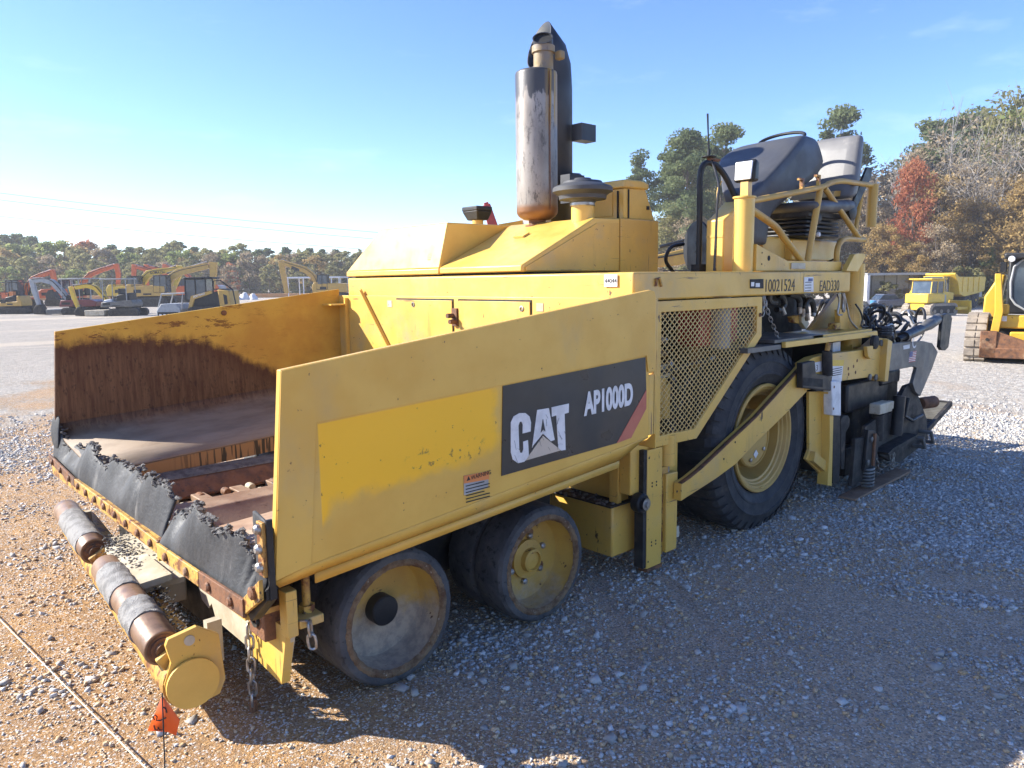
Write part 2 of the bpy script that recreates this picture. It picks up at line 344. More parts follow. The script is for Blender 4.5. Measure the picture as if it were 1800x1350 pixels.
# ------------------------------------------------------------------ ground
def sm(x, a, b): t = np.clip((x-a)/(b-a), 0, 1); return t*t*(3-2*t)
_ph = rng.uniform(0, 6.28, (5, 14, 3)); _dr = rng.normal(0, 1, (5, 14, 2))
def nz(x, y, sc, k=0):
    t = np.zeros_like(np.asarray(x, float))
    for i in range(14):
        d = _dr[k, i]/np.linalg.norm(_dr[k, i])*(.5+1.4*(i/13))
        t = t+np.sin((x*d[0]+y*d[1])/sc*2.2+_ph[k, i, 0]+1.3*np.sin((x*d[1]-y*d[0])/sc*1.3+_ph[k, i, 1]))
    return t/14*1.8                                     # about -1..1
def seg_(x, y, a, b, w):
    dx, dy = b[0]-a[0], b[1]-a[1]; t = np.clip(((x-a[0])*dx+(y-a[1])*dy)/(dx*dx+dy*dy), 0, 1)
    return 1-sm(np.hypot(x-a[0]-t*dx, y-a[1]-t*dy), w*.4, w)
SCRAPES = [((1.47, .13), (.93, -.55), .06), ((1.78, -.12), (1.30, -.80), .06), ((2.2, -.95), (2.6, -1.75), .22), ((1.9, -.75), (2.2, -1.6), .16), ((2.9, -1.2), (3.3, -2.1), .18)]
def scrape(x, y):
    s = 0
    for a, b, w in SCRAPES: s = np.maximum(s, seg_(x+.04*nz(x, y, .3, 3), y, a, b, w))
    return s
def gravel(x, y):
    left = .08+.38*sm(y+.5*nz(x, y, 1.5, 2), 3.0, 8.5)+.40*sm(y-.25*x, 6, 20)
    right = .17+.38*sm(x, .8, 5)+.25*sm(-y, .5, 3)*sm(x, .5, 3)+.3*sm(x, 5, 11)
    w = sm(x-.25*y, -.4, 1.2)
    g = left*(1-w)+right*w
    d = np.hypot(x, y)
    g = g+.36*nz(x, y, .55, 0)*(1-.5*sm(d, 8, 20))+.16*nz(x, y, 1.7, 1)
    return np.clip(g-.55*scrape(x, y), 0, 1)
def terr(x, y):
    m = sm(x*.85-y, -2, 16); return -.36*sm(y-.25*x, 14, 42)+-1.15*sm(x, 17, 52)*m-.55*sm(x, 52, 75)*m
def relief(x, y):
    d = np.hypot(x-1, y-1); f = 1-sm(d, 12, 30)
    return f*(.010*nz(x, y, .9, 2)+.006*nz(x, y, .28, 3)+.0025*nz(x, y, .1, 4))-.004*f-.006*scrape(x, y)
def axis_(a, b, st, lim):
    c = list(np.arange(a, b, st)); h = st
    while c[-1] < lim: h *= 1.12; c.append(c[-1]+h)
    h = st
    while c[0] > -lim: h *= 1.12; c.insert(0, c[0]-h)
    return np.array(c)
gx = axis_(-2.5, 10, .06, 900); gy = axis_(-3.5, 7, .06, 900)
X, Y = np.meshgrid(gx, gy); Z = terr(X, Y)+relief(X, Y)
me = bpy.data.meshes.new('ground'); nxg, nyg = len(gx), len(gy)
me.vertices.add(nxg*nyg); me.vertices.foreach_set('co', np.stack([X, Y, Z], -1).ravel())
ii = (np.arange(nyg-1)[:, None]*nxg+np.arange(nxg-1)[None]).ravel()
q = np.stack([ii, ii+1, ii+1+nxg, ii+nxg], -1)
me.loops.add(q.size); me.loops.foreach_set('vertex_index', q.ravel()); me.polygons.add(len(q))
me.polygons.foreach_set('loop_start', np.arange(len(q))*4); me.polygons.foreach_set('use_smooth', [True]*len(q))
me.update(); me.validate()
at = me.attributes.new('gravel', 'FLOAT', 'POINT'); at.data.foreach_set('value', gravel(X, Y).ravel())
at = me.attributes.new('dull', 'FLOAT', 'POINT'); at.data.foreach_set('value', sm(X-.25*Y+.35*nz(X, Y, .8, 1), -.5, .9).ravel())
def ground_mat():
    t = NT('dirt_and_gravel'); a = t.n.new('ShaderNodeAttribute'); a.attribute_name = 'gravel'; g = a.outputs['Fac']
    dirt = t.mix(t.ramp(t.noise(.9, 6, .65), .35, .65), (.66, .375, .145), (.55, .325, .145))
    dirt = t.mix(t.ramp(t.noise(11, 6, .75), .42, .62), dirt, (.40, .255, .15))
    dirt = t.mix(t.ramp(t.noise(60, 4, .7), .52, .66), dirt, (.62, .46, .30))
    dull = t.mix(t.ramp(t.noise(14, 5, .7), .4, .6), (.70, .53, .37), (.56, .43, .31))  # right-hand dirt: duller hue, also made paler to lift the paver's shadow
    a2 = t.n.new('ShaderNodeAttribute'); a2.attribute_name = 'dull'; dirt = t.mix(a2.outputs['Fac'], dirt, dull)
    g2 = t.n.new('ShaderNodeSeparateColor'); t.L(t.voro(125, out='Color'), g2.inputs[0])
    dirt = t.mix(t.ramp(g2.outputs[0], .62, .72), dirt, t.mix(a2.outputs['Fac'], (.40, .225, .10), t.mix(g2.outputs[1], (.34, .26, .185), (.42, .37, .325))))
    dirt = t.mix(t.ramp(g2.outputs[2], .84, .88), dirt, (.78, .70, .60))
    gc = t.voro(55, out='Color'); sp = t.n.new('ShaderNodeSeparateColor'); t.L(gc, sp.inputs[0])
    grav = t.mix(sp.outputs[0], (.44, .41, .36), (.74, .69, .60))
    grav = t.mix(t.ramp(sp.outputs[1], .72, .8), grav, (.54, .43, .31))
    g3 = t.n.new('ShaderNodeSeparateColor'); t.L(t.voro(15, out='Color'), g3.inputs[0])
    grav = t.mix(t.ramp(g3.outputs[0], .45, .75, 0, .55), grav, t.mix(g3.outputs[1], (.27, .25, .225), (.40, .35, .29)))
    pat = t.math('ADD', g, t.math('MULTIPLY', t.math('SUBTRACT', t.noise(16, 6, .75), .5), 1.1))
    k = t.ramp(pat, .42, .72)
    c = t.mix(k, dirt, grav)
    xx, yy_, zz_ = t.xyz(); lf = t.ramp(t.math('SUBTRACT', yy_, t.math('MULTIPLY', xx, .9)), 4, 22)
    dk_ = t.mix(t.ramp(t.noise(3, 6, .75), .35, .65), (.46, .40, .33), (.33, .29, .245))
    c = t.mix(t.math('MULTIPLY', lf, t.ramp(t.noise(1.2, 6, .7), .3, .55, .35, .75)), c, dk_)  # left lot darkened in colour for the shaded sides of its backlit stones
    # wheel tracks and pale dusty lanes across the far lot
    x, y, z = t.xyz()
    lane = t.ramp(t.noise(.16, 5, .6, (.35, 1.3, 1), (3, 1, 0)), .52, .62)
    far = t.ramp(t.math('ADD', t.math('ABSOLUTE', x), t.math('ABSOLUTE', y)), 16, 30)
    c = t.mix(t.math('MULTIPLY', t.math('MULTIPLY', lane, far), .75), c, (.62, .53, .41))
    h = t.math('ADD', t.math('MULTIPLY', t.voro(55), t.math('MULTIPLY', k, -1.1)), t.math('MULTIPLY', t.noise(42, 6, .8), 1.7))
    h = t.math('ADD', h, t.math('MULTIPLY', t.noise(7, 4, .6), 1.6))
    h = t.math('SUBTRACT', h, t.math('MULTIPLY', t.voro(125), .55)); h = t.math('SUBTRACT', h, t.math('MULTIPLY', t.voro(15), t.math('MULTIPLY', k, 1.6)))
    t.bump(h, .75, .035)
    return t.done(c, .95, 0, .15)
me.materials.append(ground_mat())
ground = bpy.data.objects.new('ground', me); COL.objects.link(ground); ground['kind'] = 'structure'

# loose stones: real little rocks, thinning out with distance
def stones(name, n, pick, smin, smax, tone, seed, label, big=False):
    rg = np.random.default_rng(seed); P = pick(rg, n); n = len(P)
    x, y = P[:, 0], P[:, 1]
    if big:
        bm = bmesh.new(); bmesh.ops.create_icosphere(bm, subdivisions=1, radius=1); bv = np.array([v.co[:] for v in bm.verts]); bf = np.array([[v.index for v in f.verts] for f in bm.faces]); bm.free()
    else:
        bv = np.array([(a, b, c) for c in (-1, 1) for b in (-1, 1) for a in (-1, 1)])*.72
        bf = np.array([(0, 2, 3), (0, 3, 1), (4, 5, 7), (4, 7, 6), (0, 1, 5), (0, 5, 4), (2, 6, 7), (2, 7, 3), (0, 4, 6), (0, 6, 2), (1, 3, 7), (1, 7, 5)])
    nv = len(bv)
    s = smin+(smax-smin)*rg.power(.42, n) if False else smin*(smax/smin)**(rg.random(n)**2.2)
    sc = s[:, None]*np.stack([rg.uniform(.75, 1.25, n), rg.uniform(.6, 1.0, n), rg.uniform(.4, .75, n)], -1)
    v = bv[None]*(1+rg.normal(0, .24, (n, nv, 1)))+rg.normal(0, .2, (n, nv, 3)); v = v*sc[:, None]
    a = rg.uniform(0, 6.28, n); b = rg.normal(0, .3, n)
    v = np.stack([v[..., 0], v[..., 1]*np.cos(b)[:, None]-v[..., 2]*np.sin(b)[:, None], v[..., 1]*np.sin(b)[:, None]+v[..., 2]*np.cos(b)[:, None]], -1)
    v = np.stack([v[..., 0]*np.cos(a)[:, None]-v[..., 1]*np.sin(a)[:, None], v[..., 0]*np.sin(a)[:, None]+v[..., 1]*np.cos(a)[:, None], v[..., 2]], -1)
    v += np.stack([x, y, terr(x, y)+relief(x, y)+sc[:, 2]*.35], -1)[:, None]
    f = (bf[None]+(np.arange(n)*nv)[:, None, None]).reshape(-1, 3)
    me = bpy.data.meshes.new(name); me.vertices.add(n*nv); me.vertices.foreach_set('co', v.ravel())
    me.loops.add(f.size); me.loops.foreach_set('vertex_index', f.ravel().astype(np.int32)); me.polygons.add(len(f)); me.polygons.foreach_set('loop_start', np.arange(len(f))*3)
    me.update()
    at = me.attributes.new('tone', 'FLOAT', 'POINT'); at.data.foreach_set('value', np.repeat((np.maximum(tone(rg, x, y), .33) if smax > .02 else tone(rg, x, y)), nv).astype(np.float32))
    me.materials.append(m_stone); o = bpy.data.objects.new(name, me); COL.objects.link(o); o['kind'] = 'stuff'; o['label'] = label; o['category'] = 'gravel'
    return o
m_stone = attr_mat('loose_stone', [(0, (.50, .335, .18)), (.22, (.58, .45, .30)), (.34, (.36, .335, .30)), (.6, (.50, .475, .435)), (.85, (.62, .595, .55)), (1, (.74, .72, .68))], .85)
def wedge(dmin, dmax, pw, gmin):
    def pick(rg, n):
        th = YAW+rg.uniform(-R(37), R(37), n*4); d = dmin+(dmax-dmin)*rg.random(n*4)**pw
        x = CAM.x+d*np.cos(th); y = CAM.y+d*np.sin(th)
        g = gravel(x, y)+rg.normal(0, .16, n*4)
        return np.stack([x, y], -1)[g > gmin][:n]
    return pick
def tone(rg, x, y):
    g = gravel(x, y); w = rg.random(len(x)) < np.clip(.80-1.1*g, .04, .80)
    return np.where(w, rg.uniform(0, .25, len(x)), .30+.62*rg.beta(1.9, 2.5, len(x)))
stones('small_gravel', 115000, wedge(1.6, 11, .78, .38), .005, .015, tone, 1, 'fine grey gravel scattered over the dirt')
stones('gravel_crumbs', 42000, wedge(1.5, 7.5, .8, .02), .003, .0085, tone, 4, 'tiny crumbs of dirt and stone on the ground')
stones('coarse_gravel', 11000, wedge(1.6, 12, .75, .34), .009, .026, tone, 2, 'coarse grey stones lying on the dirt')
stones('scattered_pebbles', 1800, wedge(1.5, 9, .7, .06), .006, .022, tone, 3, 'grey pebbles scattered on the orange dirt', True)
# ------------------------------------------------------------------ the paver   (x: front to rear, y: near side to far side, z: up; metres)
PV = thing('asphalt_paver', 'large weathered yellow asphalt paver with an open rust-stained hopper, filling the middle of the picture', 'paver')
FAR = 2.98
def part(b, name, mat, parent=PV, **k): return b.build(name, mat, parent, **k)
# --- main body
body = part(B().box(1.612, 4.2, .60, 2.38, .45, 1.69).box(1.612, 1.70, .02, 2.96, .78, 1.60).box(1.612, 1.78, .02, .10, .5, 1.60).box(2.9, 4.2, .55, 2.43, .5, 1.60), 'body', m_yel, bevel=.006)
part(B().box(1.61, 4.27, .006, 2.974, 1.583, 1.74), 'deck_beam', m_yel, bevel=.012)
front = part(B().box(1.597, 1.612, .015, 2.965, .78, 1.60).box(1.599, 1.611, 2.9, 3.14, .80, 1.60).box(1.599, 1.611, -.157, .1, .80, 1.60).box(1.579, 1.600, -.157, -.12, .88, 1.60).box(1.5375, 1.590, -.157, -.125, .88, 1.203), 'bulkhead', m_yel, bevel=.003)  # near-side strips added to stop sunlight leaking past the wing end
for y0, y1 in ((1.565, 2.24), (.79, 1.492)):
    part(B().box(1.593, 1.597, y0-.009, y1+.009, .98, 1.583), 'door_gap', m_dark, front)
    part(B().box(1.586, 1.594, y0, y1, .985, 1.572), 'access_door', m_yel, front, bevel=.002)
for y, z in ((2.02, 1.54), (.86, 1.53)): part(B().lathe([(.018, 0), (.018, .006), (.010, .007), (.010, .003)], (1.587, y, z), (-1, 0, 0), 16), 'door_lock', m_chr, front)
part(B().box(1.575, 1.596, 1.50, 1.555, 1.40, 1.52).lathe([(.016, 0), (.016, .05)], (1.575, 1.54, 1.47), (-1, 0, 0), 12, True).lathe([(.016, 0), (.016, .05)], (1.575, 1.515, 1.43), (-1, 0, 0), 12, True), 'door_latch', m_rust, front)
for y in (2.345, .71): part(B().box(1.594, 1.598, y-.03, y+.03, 1.515, 1.565), 'square_label', m_cream, front)
part(B().bar((1.585, 2.75, 1.64), (1.585, 2.33, 1.16), .012, .045).bar((1.575, 2.728, 1.64), (1.575, 2.308, 1.16), .02, .008), 'diagonal_channel', m_yel, front)
st = part(B().box(1.6, 1.604, .112, .205, 1.662, 1.728), 'number_sticker', m_wht, PV); text('44044', 'sticker_number', m_blk, st, .036, (1.599, .2, 1.682), (0, -1, 0), (0, 0, 1), .95)
# --- hoods
H1 = part(B().hexa([(1.605, 1.722, 1.795), (2.9, 1.722, 1.795), (2.9, 2.97, 1.795), (1.605, 2.97, 1.795), (1.69, 1.722, 2.115), (2.9, 1.722, 2.115), (2.9, 2.58, 2.115), (1.69, 2.58, 2.115)])
          .box(1.60, 2.9, 1.722, 2.975, 1.752, 1.795), 'engine_hood', m_yel2, bevel=.008)
part(B().lathe([(.035, 0), (.035, .004)], (1.634, 1.86, 1.885), (-1, 0, .26), 20, True), 'hood_vent', m_yel, H1)
for k in range(5): part(B().box(1.618+k*.0045, 1.626+k*.0045, 1.835+.004*abs(k-2), 1.885-.004*abs(k-2), 1.858+k*.013, 1.8605+k*.013), 'vent_slot', m_dark, H1)
H2 = part(B().prism([(1.60, 1.757), (1.60, 1.797), (2.28, 2.115), (2.545, 2.12), (2.545, 1.757)], 'y', .875, 1.712), 'sloped_hood', m_yel2, bevel=.008)
part(B().prism([(1.63, 1.765), (1.63, 1.785), (2.30, 2.08), (2.53, 2.09), (2.53, 1.765)], 'y', .868, .874), 'hood_side_skin', m_yel, H2)
part(B().box(1.64, 2.9, .9, 2.9, 1.74, 1.756), 'hood_gap_shade', m_dark)  # near-black filler; its colour is the shade in the gap under the hoods
part(B().bar((2.02, 1.35, 2.003), (2.08, 1.35, 2.031), .10, .012), 'hood_handle', m_yel, H2)
part(B().box(2.551, 2.985, .87, 2.4, 1.745, 2.125), 'cowl', m_yel, bevel=.008)
cab = part(B().prism([(2.62, 2.126), (2.62, 2.335), (2.86, 2.345), (2.975, 2.126)], 'y', .90, 1.33), 'control_cabinet', m_yel2, bevel=.006)
part(B().prism([(2.60, 2.338), (2.615, 2.395), (2.80, 2.40), (2.885, 2.385), (2.885, 2.34)], 'y', .885, 1.36), 'cabinet_lid', m_yel, cab, bevel=.012)
part(B().box(2.612, 2.619, 1.0, 1.27, 2.15, 2.32), 'cabinet_door', m_yel2, cab, bevel=.003)
part(B().box(2.608, 2.62, .945, .955, 2.13, 2.32).box(2.66, 2.672, .893, .899, 2.13, 2.33), 'door_seal', m_dark, cab)
part(B().box(2.875, 2.90, .89, .90, 2.20, 2.225), 'cabinet_lock', m_blk, cab)
# --- exhaust
m_soot = MAT('sooty_yellow_pipe', (.30, .21, .09), (.20, .17, .14), 7, rough=.6, layers=[((.06, .05, .045), 12, .55, .65, (1, 1, .4))], bump=.2)
MX, MY = 2.31, 1.455
muf = part(B().lathe([(.055, 2.08), (.058, 2.135), (.10, 2.142), (.135, 2.165), (.148, 2.185), (.15, 2.20), (.15, 3.15), (.147, 3.165), (.135, 3.172), (.05, 3.176)], (MX, MY, 0), (0, 0, 1), 48), 'muffler', m_muf, ang=50)
part(B().tube([(MX-.02, MY-.155, 2.2), (MX-.02, MY-.155, 3.15)], .004, 6), 'muffler_seam', m_rust, muf)
part(B().lathe([(.09, 2.085), (.09, 2.10), (.062, 2.10), (.062, 2.15)], (MX, MY, 0), (0, 0, 1), 24, True), 'exhaust_flange', m_rust)
cx, cy = MX+.04, MY-.035
ex = part(B().lathe([(.07, 3.17), (.07, 3.30), (.082, 3.30), (.082, 3.345), (.068, 3.345)], (cx, cy, 0), (0, 0, 1), 28), 'exhaust_outlet', m_soot)
oa = (-.50, -.42, .62)
part(B().lathe([(.070, -.05), (.070, .045), (.074, .05), (.066, .05), (.064, -.05)], (cx, cy, 3.36), oa, 28), 'outlet_tip', m_stack, ex)
part(B().lathe([(.0655, .035), (.03, .034), (0, .034)], (cx, cy, 3.36), oa, 24), 'outlet_bore', m_dark, ex)
part(B().box(cx+.05, cx+.10, cy-.12, cy-.06, 3.25, 3.31), 'clamp_bolt_block', m_soot, ex, bevel=.01)
SX, SY = 2.90, 1.87
def ring(c, n_, r_, k=36):
    n_ = Vector(n_).normalized(); e1 = (Vector((.3, 1, 0))-n_*n_.dot(Vector((.3, 1, 0)))).normalized(); e2 = n_.cross(e1)
    return [Vector(c)+(e1*math.cos(2*math.pi*q/k)+e2*math.sin(2*math.pi*q/k))*r_ for q in range(k+1)]
stk = part(B().grid([ring((SX, SY, 2.05), (0, 0, 1), .155), ring((SX, SY, 3.22), (0, 0, 1), .155), ring((SX-.006, SY+.002, 3.36), (-.34, .11, .9), .158), ring((SX-.03, SY+.01, 3.45), (-.62, .2, .7), .165), ring((SX-.115, SY+.035, 3.55), (-.93, .3, .30), .178)]), 'ventilation_stack', m_stack, solid=.008, ang=30)
part(B().box(SX+.05, SX+.22, SY-.27, SY-.16, 2.80, 2.93), 'stack_bracket', m_stack)
part(B().lathe([(.0, .06), (.10, .05), (.13, 0), (.13, -.1)], (SX+.10, SY-.20, 2.44), (.3, -.6, .3), 24).box(SX-.12, SX+.05, SY-.30, SY-.2, 2.3, 2.52), 'stack_clamp', m_stack)
part(B().box(2.55, 2.62, 1.62, 1.9, 2.12, 2.36), 'heat_shield', m_gry)
# --- air pre-cleaner
PX_, PY_ = 2.30, 1.0
pc = part(B().lathe([(0, .115), (.055, .112), (.065, .10), (.13, .09), (.14, .075), (.195, .055), (.205, .045), (.205, .02), (.19, .014), (.165, -.005), (.16, -.03), (.10, -.035), (.075, -.06)], (PX_, PY_, 2.275), (0, 0, 1), 48), 'air_precleaner', m_plas)
part(B().lathe([(.078, 2.08), (.078, 2.225)], (PX_, PY_, 0), (0, 0, 1), 32), 'precleaner_pipe', m_yel2, pc)
part(B().lathe([(.082, 2.20), (.086, 2.205), (.086, 2.222), (.082, 2.226)], (PX_, PY_, 0), (0, 0, 1), 32), 'hose_clamp', m_chr, pc)
# --- lamp on the far hood
part(B().tube([(2.3, 2.12, 2.11), (2.3, 2.12, 2.19)], .045, 16), 'lamp_post', m_yel)
part(B().hexa([(2.25, 2.06, 2.18), (2.36, 2.06, 2.18), (2.36, 2.19, 2.18), (2.25, 2.19, 2.18), (2.22, 2.03, 2.25), (2.38, 2.03, 2.25), (2.38, 2.22, 2.25), (2.22, 2.22, 2.25)]).box(2.22, 2.38, 2.03, 2.22, 2.25, 2.285), 'work_lamp', m_blk, bevel=.008)
part(B().bar((2.4, 1.98, 2.13), (2.75, 1.74, 2.2), .02, .03), 'hood_stay', m_yel)
# --- near hopper wing
yo = -.16
A_ = [(-.565, .675), (-.43, .70), (1.535, .873)]
w = part(B().prism(A_+[(1.535, 1.21), (1.577, 1.215), (1.577, 1.615), (1.565, 1.64), (1.545, 1.645), (-.5, 1.41)], 'y', yo, yo+.03), 'hopper_wing', m_wing, bevel=.003)
part(B().prism([(-.562, .68), (-.425, .703), (-.378, 1.212), (1.505, 1.308), (1.52, 1.222), (1.577, 1.222), (1.577, 1.613), (1.565, 1.638), (1.545, 1.643), (-.5, 1.408)], 'y', yo-.007, yo-.001), 'wing_edge_plate', m_wing, w, bevel=.002)
Bl = [(-.525, -.11, .631), (-.384, -.11, .645), (1.351, -.11, .768), (1.52, -.13, .85)]
g = [[(x, yo, z) for x, z in ((-.565, .675), (-.43, .70), (1.37, .858), (1.535, .873))], Bl]
part(B().grid(g), 'panel_fold', m_wing, w, solid=.006, ang=15)
part(B().grid([[(-.386, -.112, .645), (.48, -.112, .706), (1.351, -.112, .768)], [(-.386, -.112, .607), (.48, -.112, .668), (1.351, -.112, .733)]]), 'panel_strip', m_wing, w, solid=.008, ang=15)
# decal plate with the maker's block letters and the model number
dq = [(.508, 1.252), (1.500, 1.300), (1.508, 1.13), (1.27, .882), (.492, .857)]
dec = part(B().prism(dq, 'y', yo-.004, yo-.001), 'decal_panel', m_decal, w)
part(B().prism([(1.508, 1.13), (1.508, 1.03), (1.385, .893), (1.27, .882)], 'y', yo-.006, yo-.003), 'red_stripe', m_stripe, w)
yd = yo-.0065
def letter(polys, name, mat=m_wht, d=.0025, ring=None):
    b = B()
    for p in polys: b.prism(p, 'y', yd, yd+d)
    return part(b, name, mat, dec)
def arc(cx, cz, rx, rz, a0, a1, n=8): return [(cx+rx*math.cos(R(a0+(a1-a0)*i/n)), cz+rz*math.sin(R(a0+(a1-a0)*i/n))) for i in range(n+1)]
LC = [(0.549, 1.087), (0.567, 1.112), (0.602, 1.122), (0.637, 1.118), (0.662, 1.099), (0.671, 1.071), (0.668, 1.03), (0.619, 1.028), (0.621, 1.067), (0.614, 1.082), (0.602, 1.083), (0.594, 1.067), (0.597, 0.96), (0.602, 0.943), (0.615, 0.941), (0.623, 0.956), (0.622, 0.99), (0.651, 0.993), (0.656, 0.919), (0.627, 0.898), (0.589, 0.898), (0.558, 0.92), (0.547, 0.954)]
LA = [(0.711, 1.122), (0.785, 1.122), (0.822, 0.968), (0.798, 0.965), (0.746, 1.009), (0.684, 0.964), (0.677, 0.954)]
LAh = [(0.745, 1.077), (0.759, 1.017), (0.747, 1.028), (0.731, 1.016)]
LT = [(0.803, 1.123), (0.919, 1.127), (0.917, 1.084), (0.889, 1.082), (0.895, 0.909), (0.867, 0.91), (0.846, 0.927), (0.834, 1.082), (0.805, 1.079)]
LTri = [(0.746, 0.998), (0.864, 0.912), (0.633, 0.902)]
letter([LC], 'letter_c'); letter([LA], 'letter_a'); letter([LT], 'letter_t')
tri = letter([LTri], 'letter_triangle', MAT('beige_print', (.55, .46, .36), (.48, .40, .31), 8, rough=.5))
yd = yo-.009; letter([LAh], 'letter_hole', m_decal); 
mo = [(1.029, 1.059), (1.411, 1.072)]
text('AP1000D', 'model_number', m_wht, dec, .150, (mo[0][0], -.1665, mo[0][1]), (mo[1][0]-mo[0][0], 0, mo[1][1]-mo[0][1]), (0, 0, 1), .62, .0065)
m_scr = MAT('print_crack', (.12, .11, .11))
bb = B()
for i in range(16):
    a = random.uniform(0, 1); z = random.choice(('c', 'a', 't'))
    x0 = {'c': .555, 'a': .74, 't': .845}[z]+random.uniform(-.02, .06); z0 = random.uniform(.93, 1.12)
    bb.bar((x0, yo-.0092, z0), (x0+random.uniform(-.03, .03), yo-.0092, z0+random.uniform(-.05, .05)), .0012, .0008)
part(bb, 'print_cracks', m_scr, dec, kind='stuff')
wl = [(0.283, 0.897), (0.42, 0.892), (0.415, 0.82), (0.282, 0.813)]
wlab = part(B().prism(wl, 'y', yo-.003, yo-.001), 'warning_label', m_gry, w)
part(B().prism([wl[0], wl[1], (wl[1][0], wl[1][1]-.035), (wl[0][0], wl[0][1]-.033)], 'y', yo-.005, yo-.003), 'label_header', m_orgl, wlab)
text('WARNING', 'warning_word', m_blk, wlab, .026, (wl[0][0]+.035, yo-.0055, wl[0][1]-.024), (1, 0, .05), (0, 0, 1), .9)
part(B().prism([(wl[0][0]+.012, wl[0][1]-.024), (wl[0][0]+.032, wl[0][1]-.023), (wl[0][0]+.022, wl[0][1]-.006)], 'y', yo-.0065, yo-.005), 'warning_sign', m_blk, wlab)
for k in range(6): part(B().box(wl[0][0]+.008, wl[0][0]+(.14 if k % 3 else .11), yo-.0045, yo-.003, wl[0][1]-.048-.014*k, wl[0][1]-.044-.014*k), 'text_line', m_blk, wlab)
# --- far hopper wing: side, curved floor, lip
fwg = part(B().prism([(-.56, .675), (1.605, .84), (1.605, 1.652), (-.5, 1.41)], 'y', 3.112, 3.14), 'hopper_wing', m_winner, bevel=.003, label='far wing of the hopper, rust-stained inside')
def floor_rows(mir):
    cs = [(3.112, .80), (3.10, .765), (3.07, .735), (3.0, .705), (2.6, .655), (2.25, .62)]
    return [[(x, (FAR-y if mir else y), z+.055*(x+.5)) for y, z in cs] for x in (-.53, 0, .5, 1.0, 1.585)]
part(B().grid(floor_rows(False)), 'wing_floor', m_winner, fwg, solid=.012)
part(B().grid(floor_rows(True)), 'wing_floor', m_worn, w, solid=.012)
for mir, par in ((False, fwg), (True, w)):
    b = B().hexa([(-.5, 2.245, .53), (1.58, 2.245, .62), (1.58, 2.262, .62), (-.5, 2.262, .53), (-.53, 2.245, .612), (1.58, 2.245, .728), (1.58, 2.262, .728), (-.53, 2.262, .612)])
    part(b.mirror(FAR) if mir else b, 'floor_lip', m_drip, par)
part(B().box(1.44, 1.60, 2.96, 3.112, 1.522, 1.534).lathe([(.05, -.004), (.05, .004)], (1.50, 2.97, 1.528), (0, 0, 1), 16, True), 'wing_stop_tab', m_yel, fwg)
part(B().box(1.565, 1.595, 2.955, 2.975, .8, 1.58), 'corner_weld', m_yel2, front)
part(B().lathe([(.02, 0), (.02, .012), (.012, .014)], (.62, 3.112, 1.49), (0, -1, 0), 12, True), 'wing_bolt', m_rust, fwg)
# --- conveyor in the hopper floor
part(B().box(-.42, 1.61, .74, 2.24, .36, .41), 'conveyor_floor', m_worn)
for s in (0, 1):
    b = B().prism([(2.26, .535), (2.245, .55), (2.13, .53), (2.10, .515), (2.02, .44), (2.02, .425), (2.26, .42)], 'x', -.40, 1.60)
    part(b.mirror(FAR) if s else b, 'chain_guard', m_rust)
    b = B().prism([(2.238, .56), (2.13, .54), (2.12, .53), (2.238, .535)], 'x', -.3, 1.58)
    part(b.mirror(FAR) if s else b, 'asphalt_ledge', m_crust)
part(B().prism([(1.72, .44), (1.60, .515), (1.585, .53), (1.40, .53), (1.385, .515), (1.26, .44)], 'x', -.42, 1.60), 'centre_cover', m_worn, bevel=.006)
for x, y, z in ((-.36, 1.64, .498), (-.24, 1.64, .498), (-.36, 1.34, .498)): part(B().lathe([(.022, 0), (.022, .012), (.013, .016)], (x, y, z), (0, .5 if y > 1.5 else -.5, .8), 10, True), 'cover_bolt', m_rust)
for s in (0, 1):
    for k in range(8):
        b = B().box(-.33+k*.235, -.25+k*.235, 1.74, 2.0, .415, .455); part(b.mirror(FAR) if s else b, 'conveyor_slat', m_worn, bevel=.006)
    for yy in (1.96, 1.80):
        for k in range(12):
            b = B().lathe([(.022, 0), (.026, .012), (.026, .05), (.022, .062)], (-.36+k*.155, yy-.03, .44), (0, 1, 0), 12, True); part(b.mirror(FAR) if s else b, 'chain_roller', m_cream if k % 3 == 1 else m_rust)
# --- torn rubber aprons along the hopper's front lip, their clamp strips and bolts
def apron(name, ys, zb, tops, xb, lean, par=PV, wav=.02, crust=True):
    n = len(ys); m = 9; rows = []
    for j in range(m):
        t = j/(m-1); row = []
        for i in range(n):
            f = t; z = zb[i]+(tops[i]-zb[i])*f
            x = xb+lean*(f**1.6)+wav*math.sin(ys[i]*7+t*2.2)*f
            row.append((x, ys[i], z))
        rows.append(row)
    o = part(B().grid(rows), name, m_rub, par, solid=.016, sub=1)
    if crust:
        b = B()
        for i in range(n-1):
            for k in range(3):
                t = (k+random.random())/3; y = ys[i]*(1-t)+ys[i+1]*t; z = tops[i]*(1-t)+tops[i+1]*t
                x = xb+lean+wav*math.sin(y*7+2.2); rr = random.uniform(.004, .012)
                c = Vector((x+random.uniform(-.012, .02), y, z+random.uniform(-.02, .008)))
                bm = bmesh.new(); bmesh.ops.create_icosphere(bm, subdivisions=1, radius=1)
                b.add([c+Vector((v.co.x*rr*1.5, v.co.y*rr*1.9, v.co.z*rr*.8))*1+Vector([random.gauss(0, rr*.33) for _ in range(3)]) for v in bm.verts], [[v.index for v in f.verts] for f in bm.faces]); bm.free()
        b.build('asphalt_crust', m_crust, o, ang=14, kind='stuff')
    return o
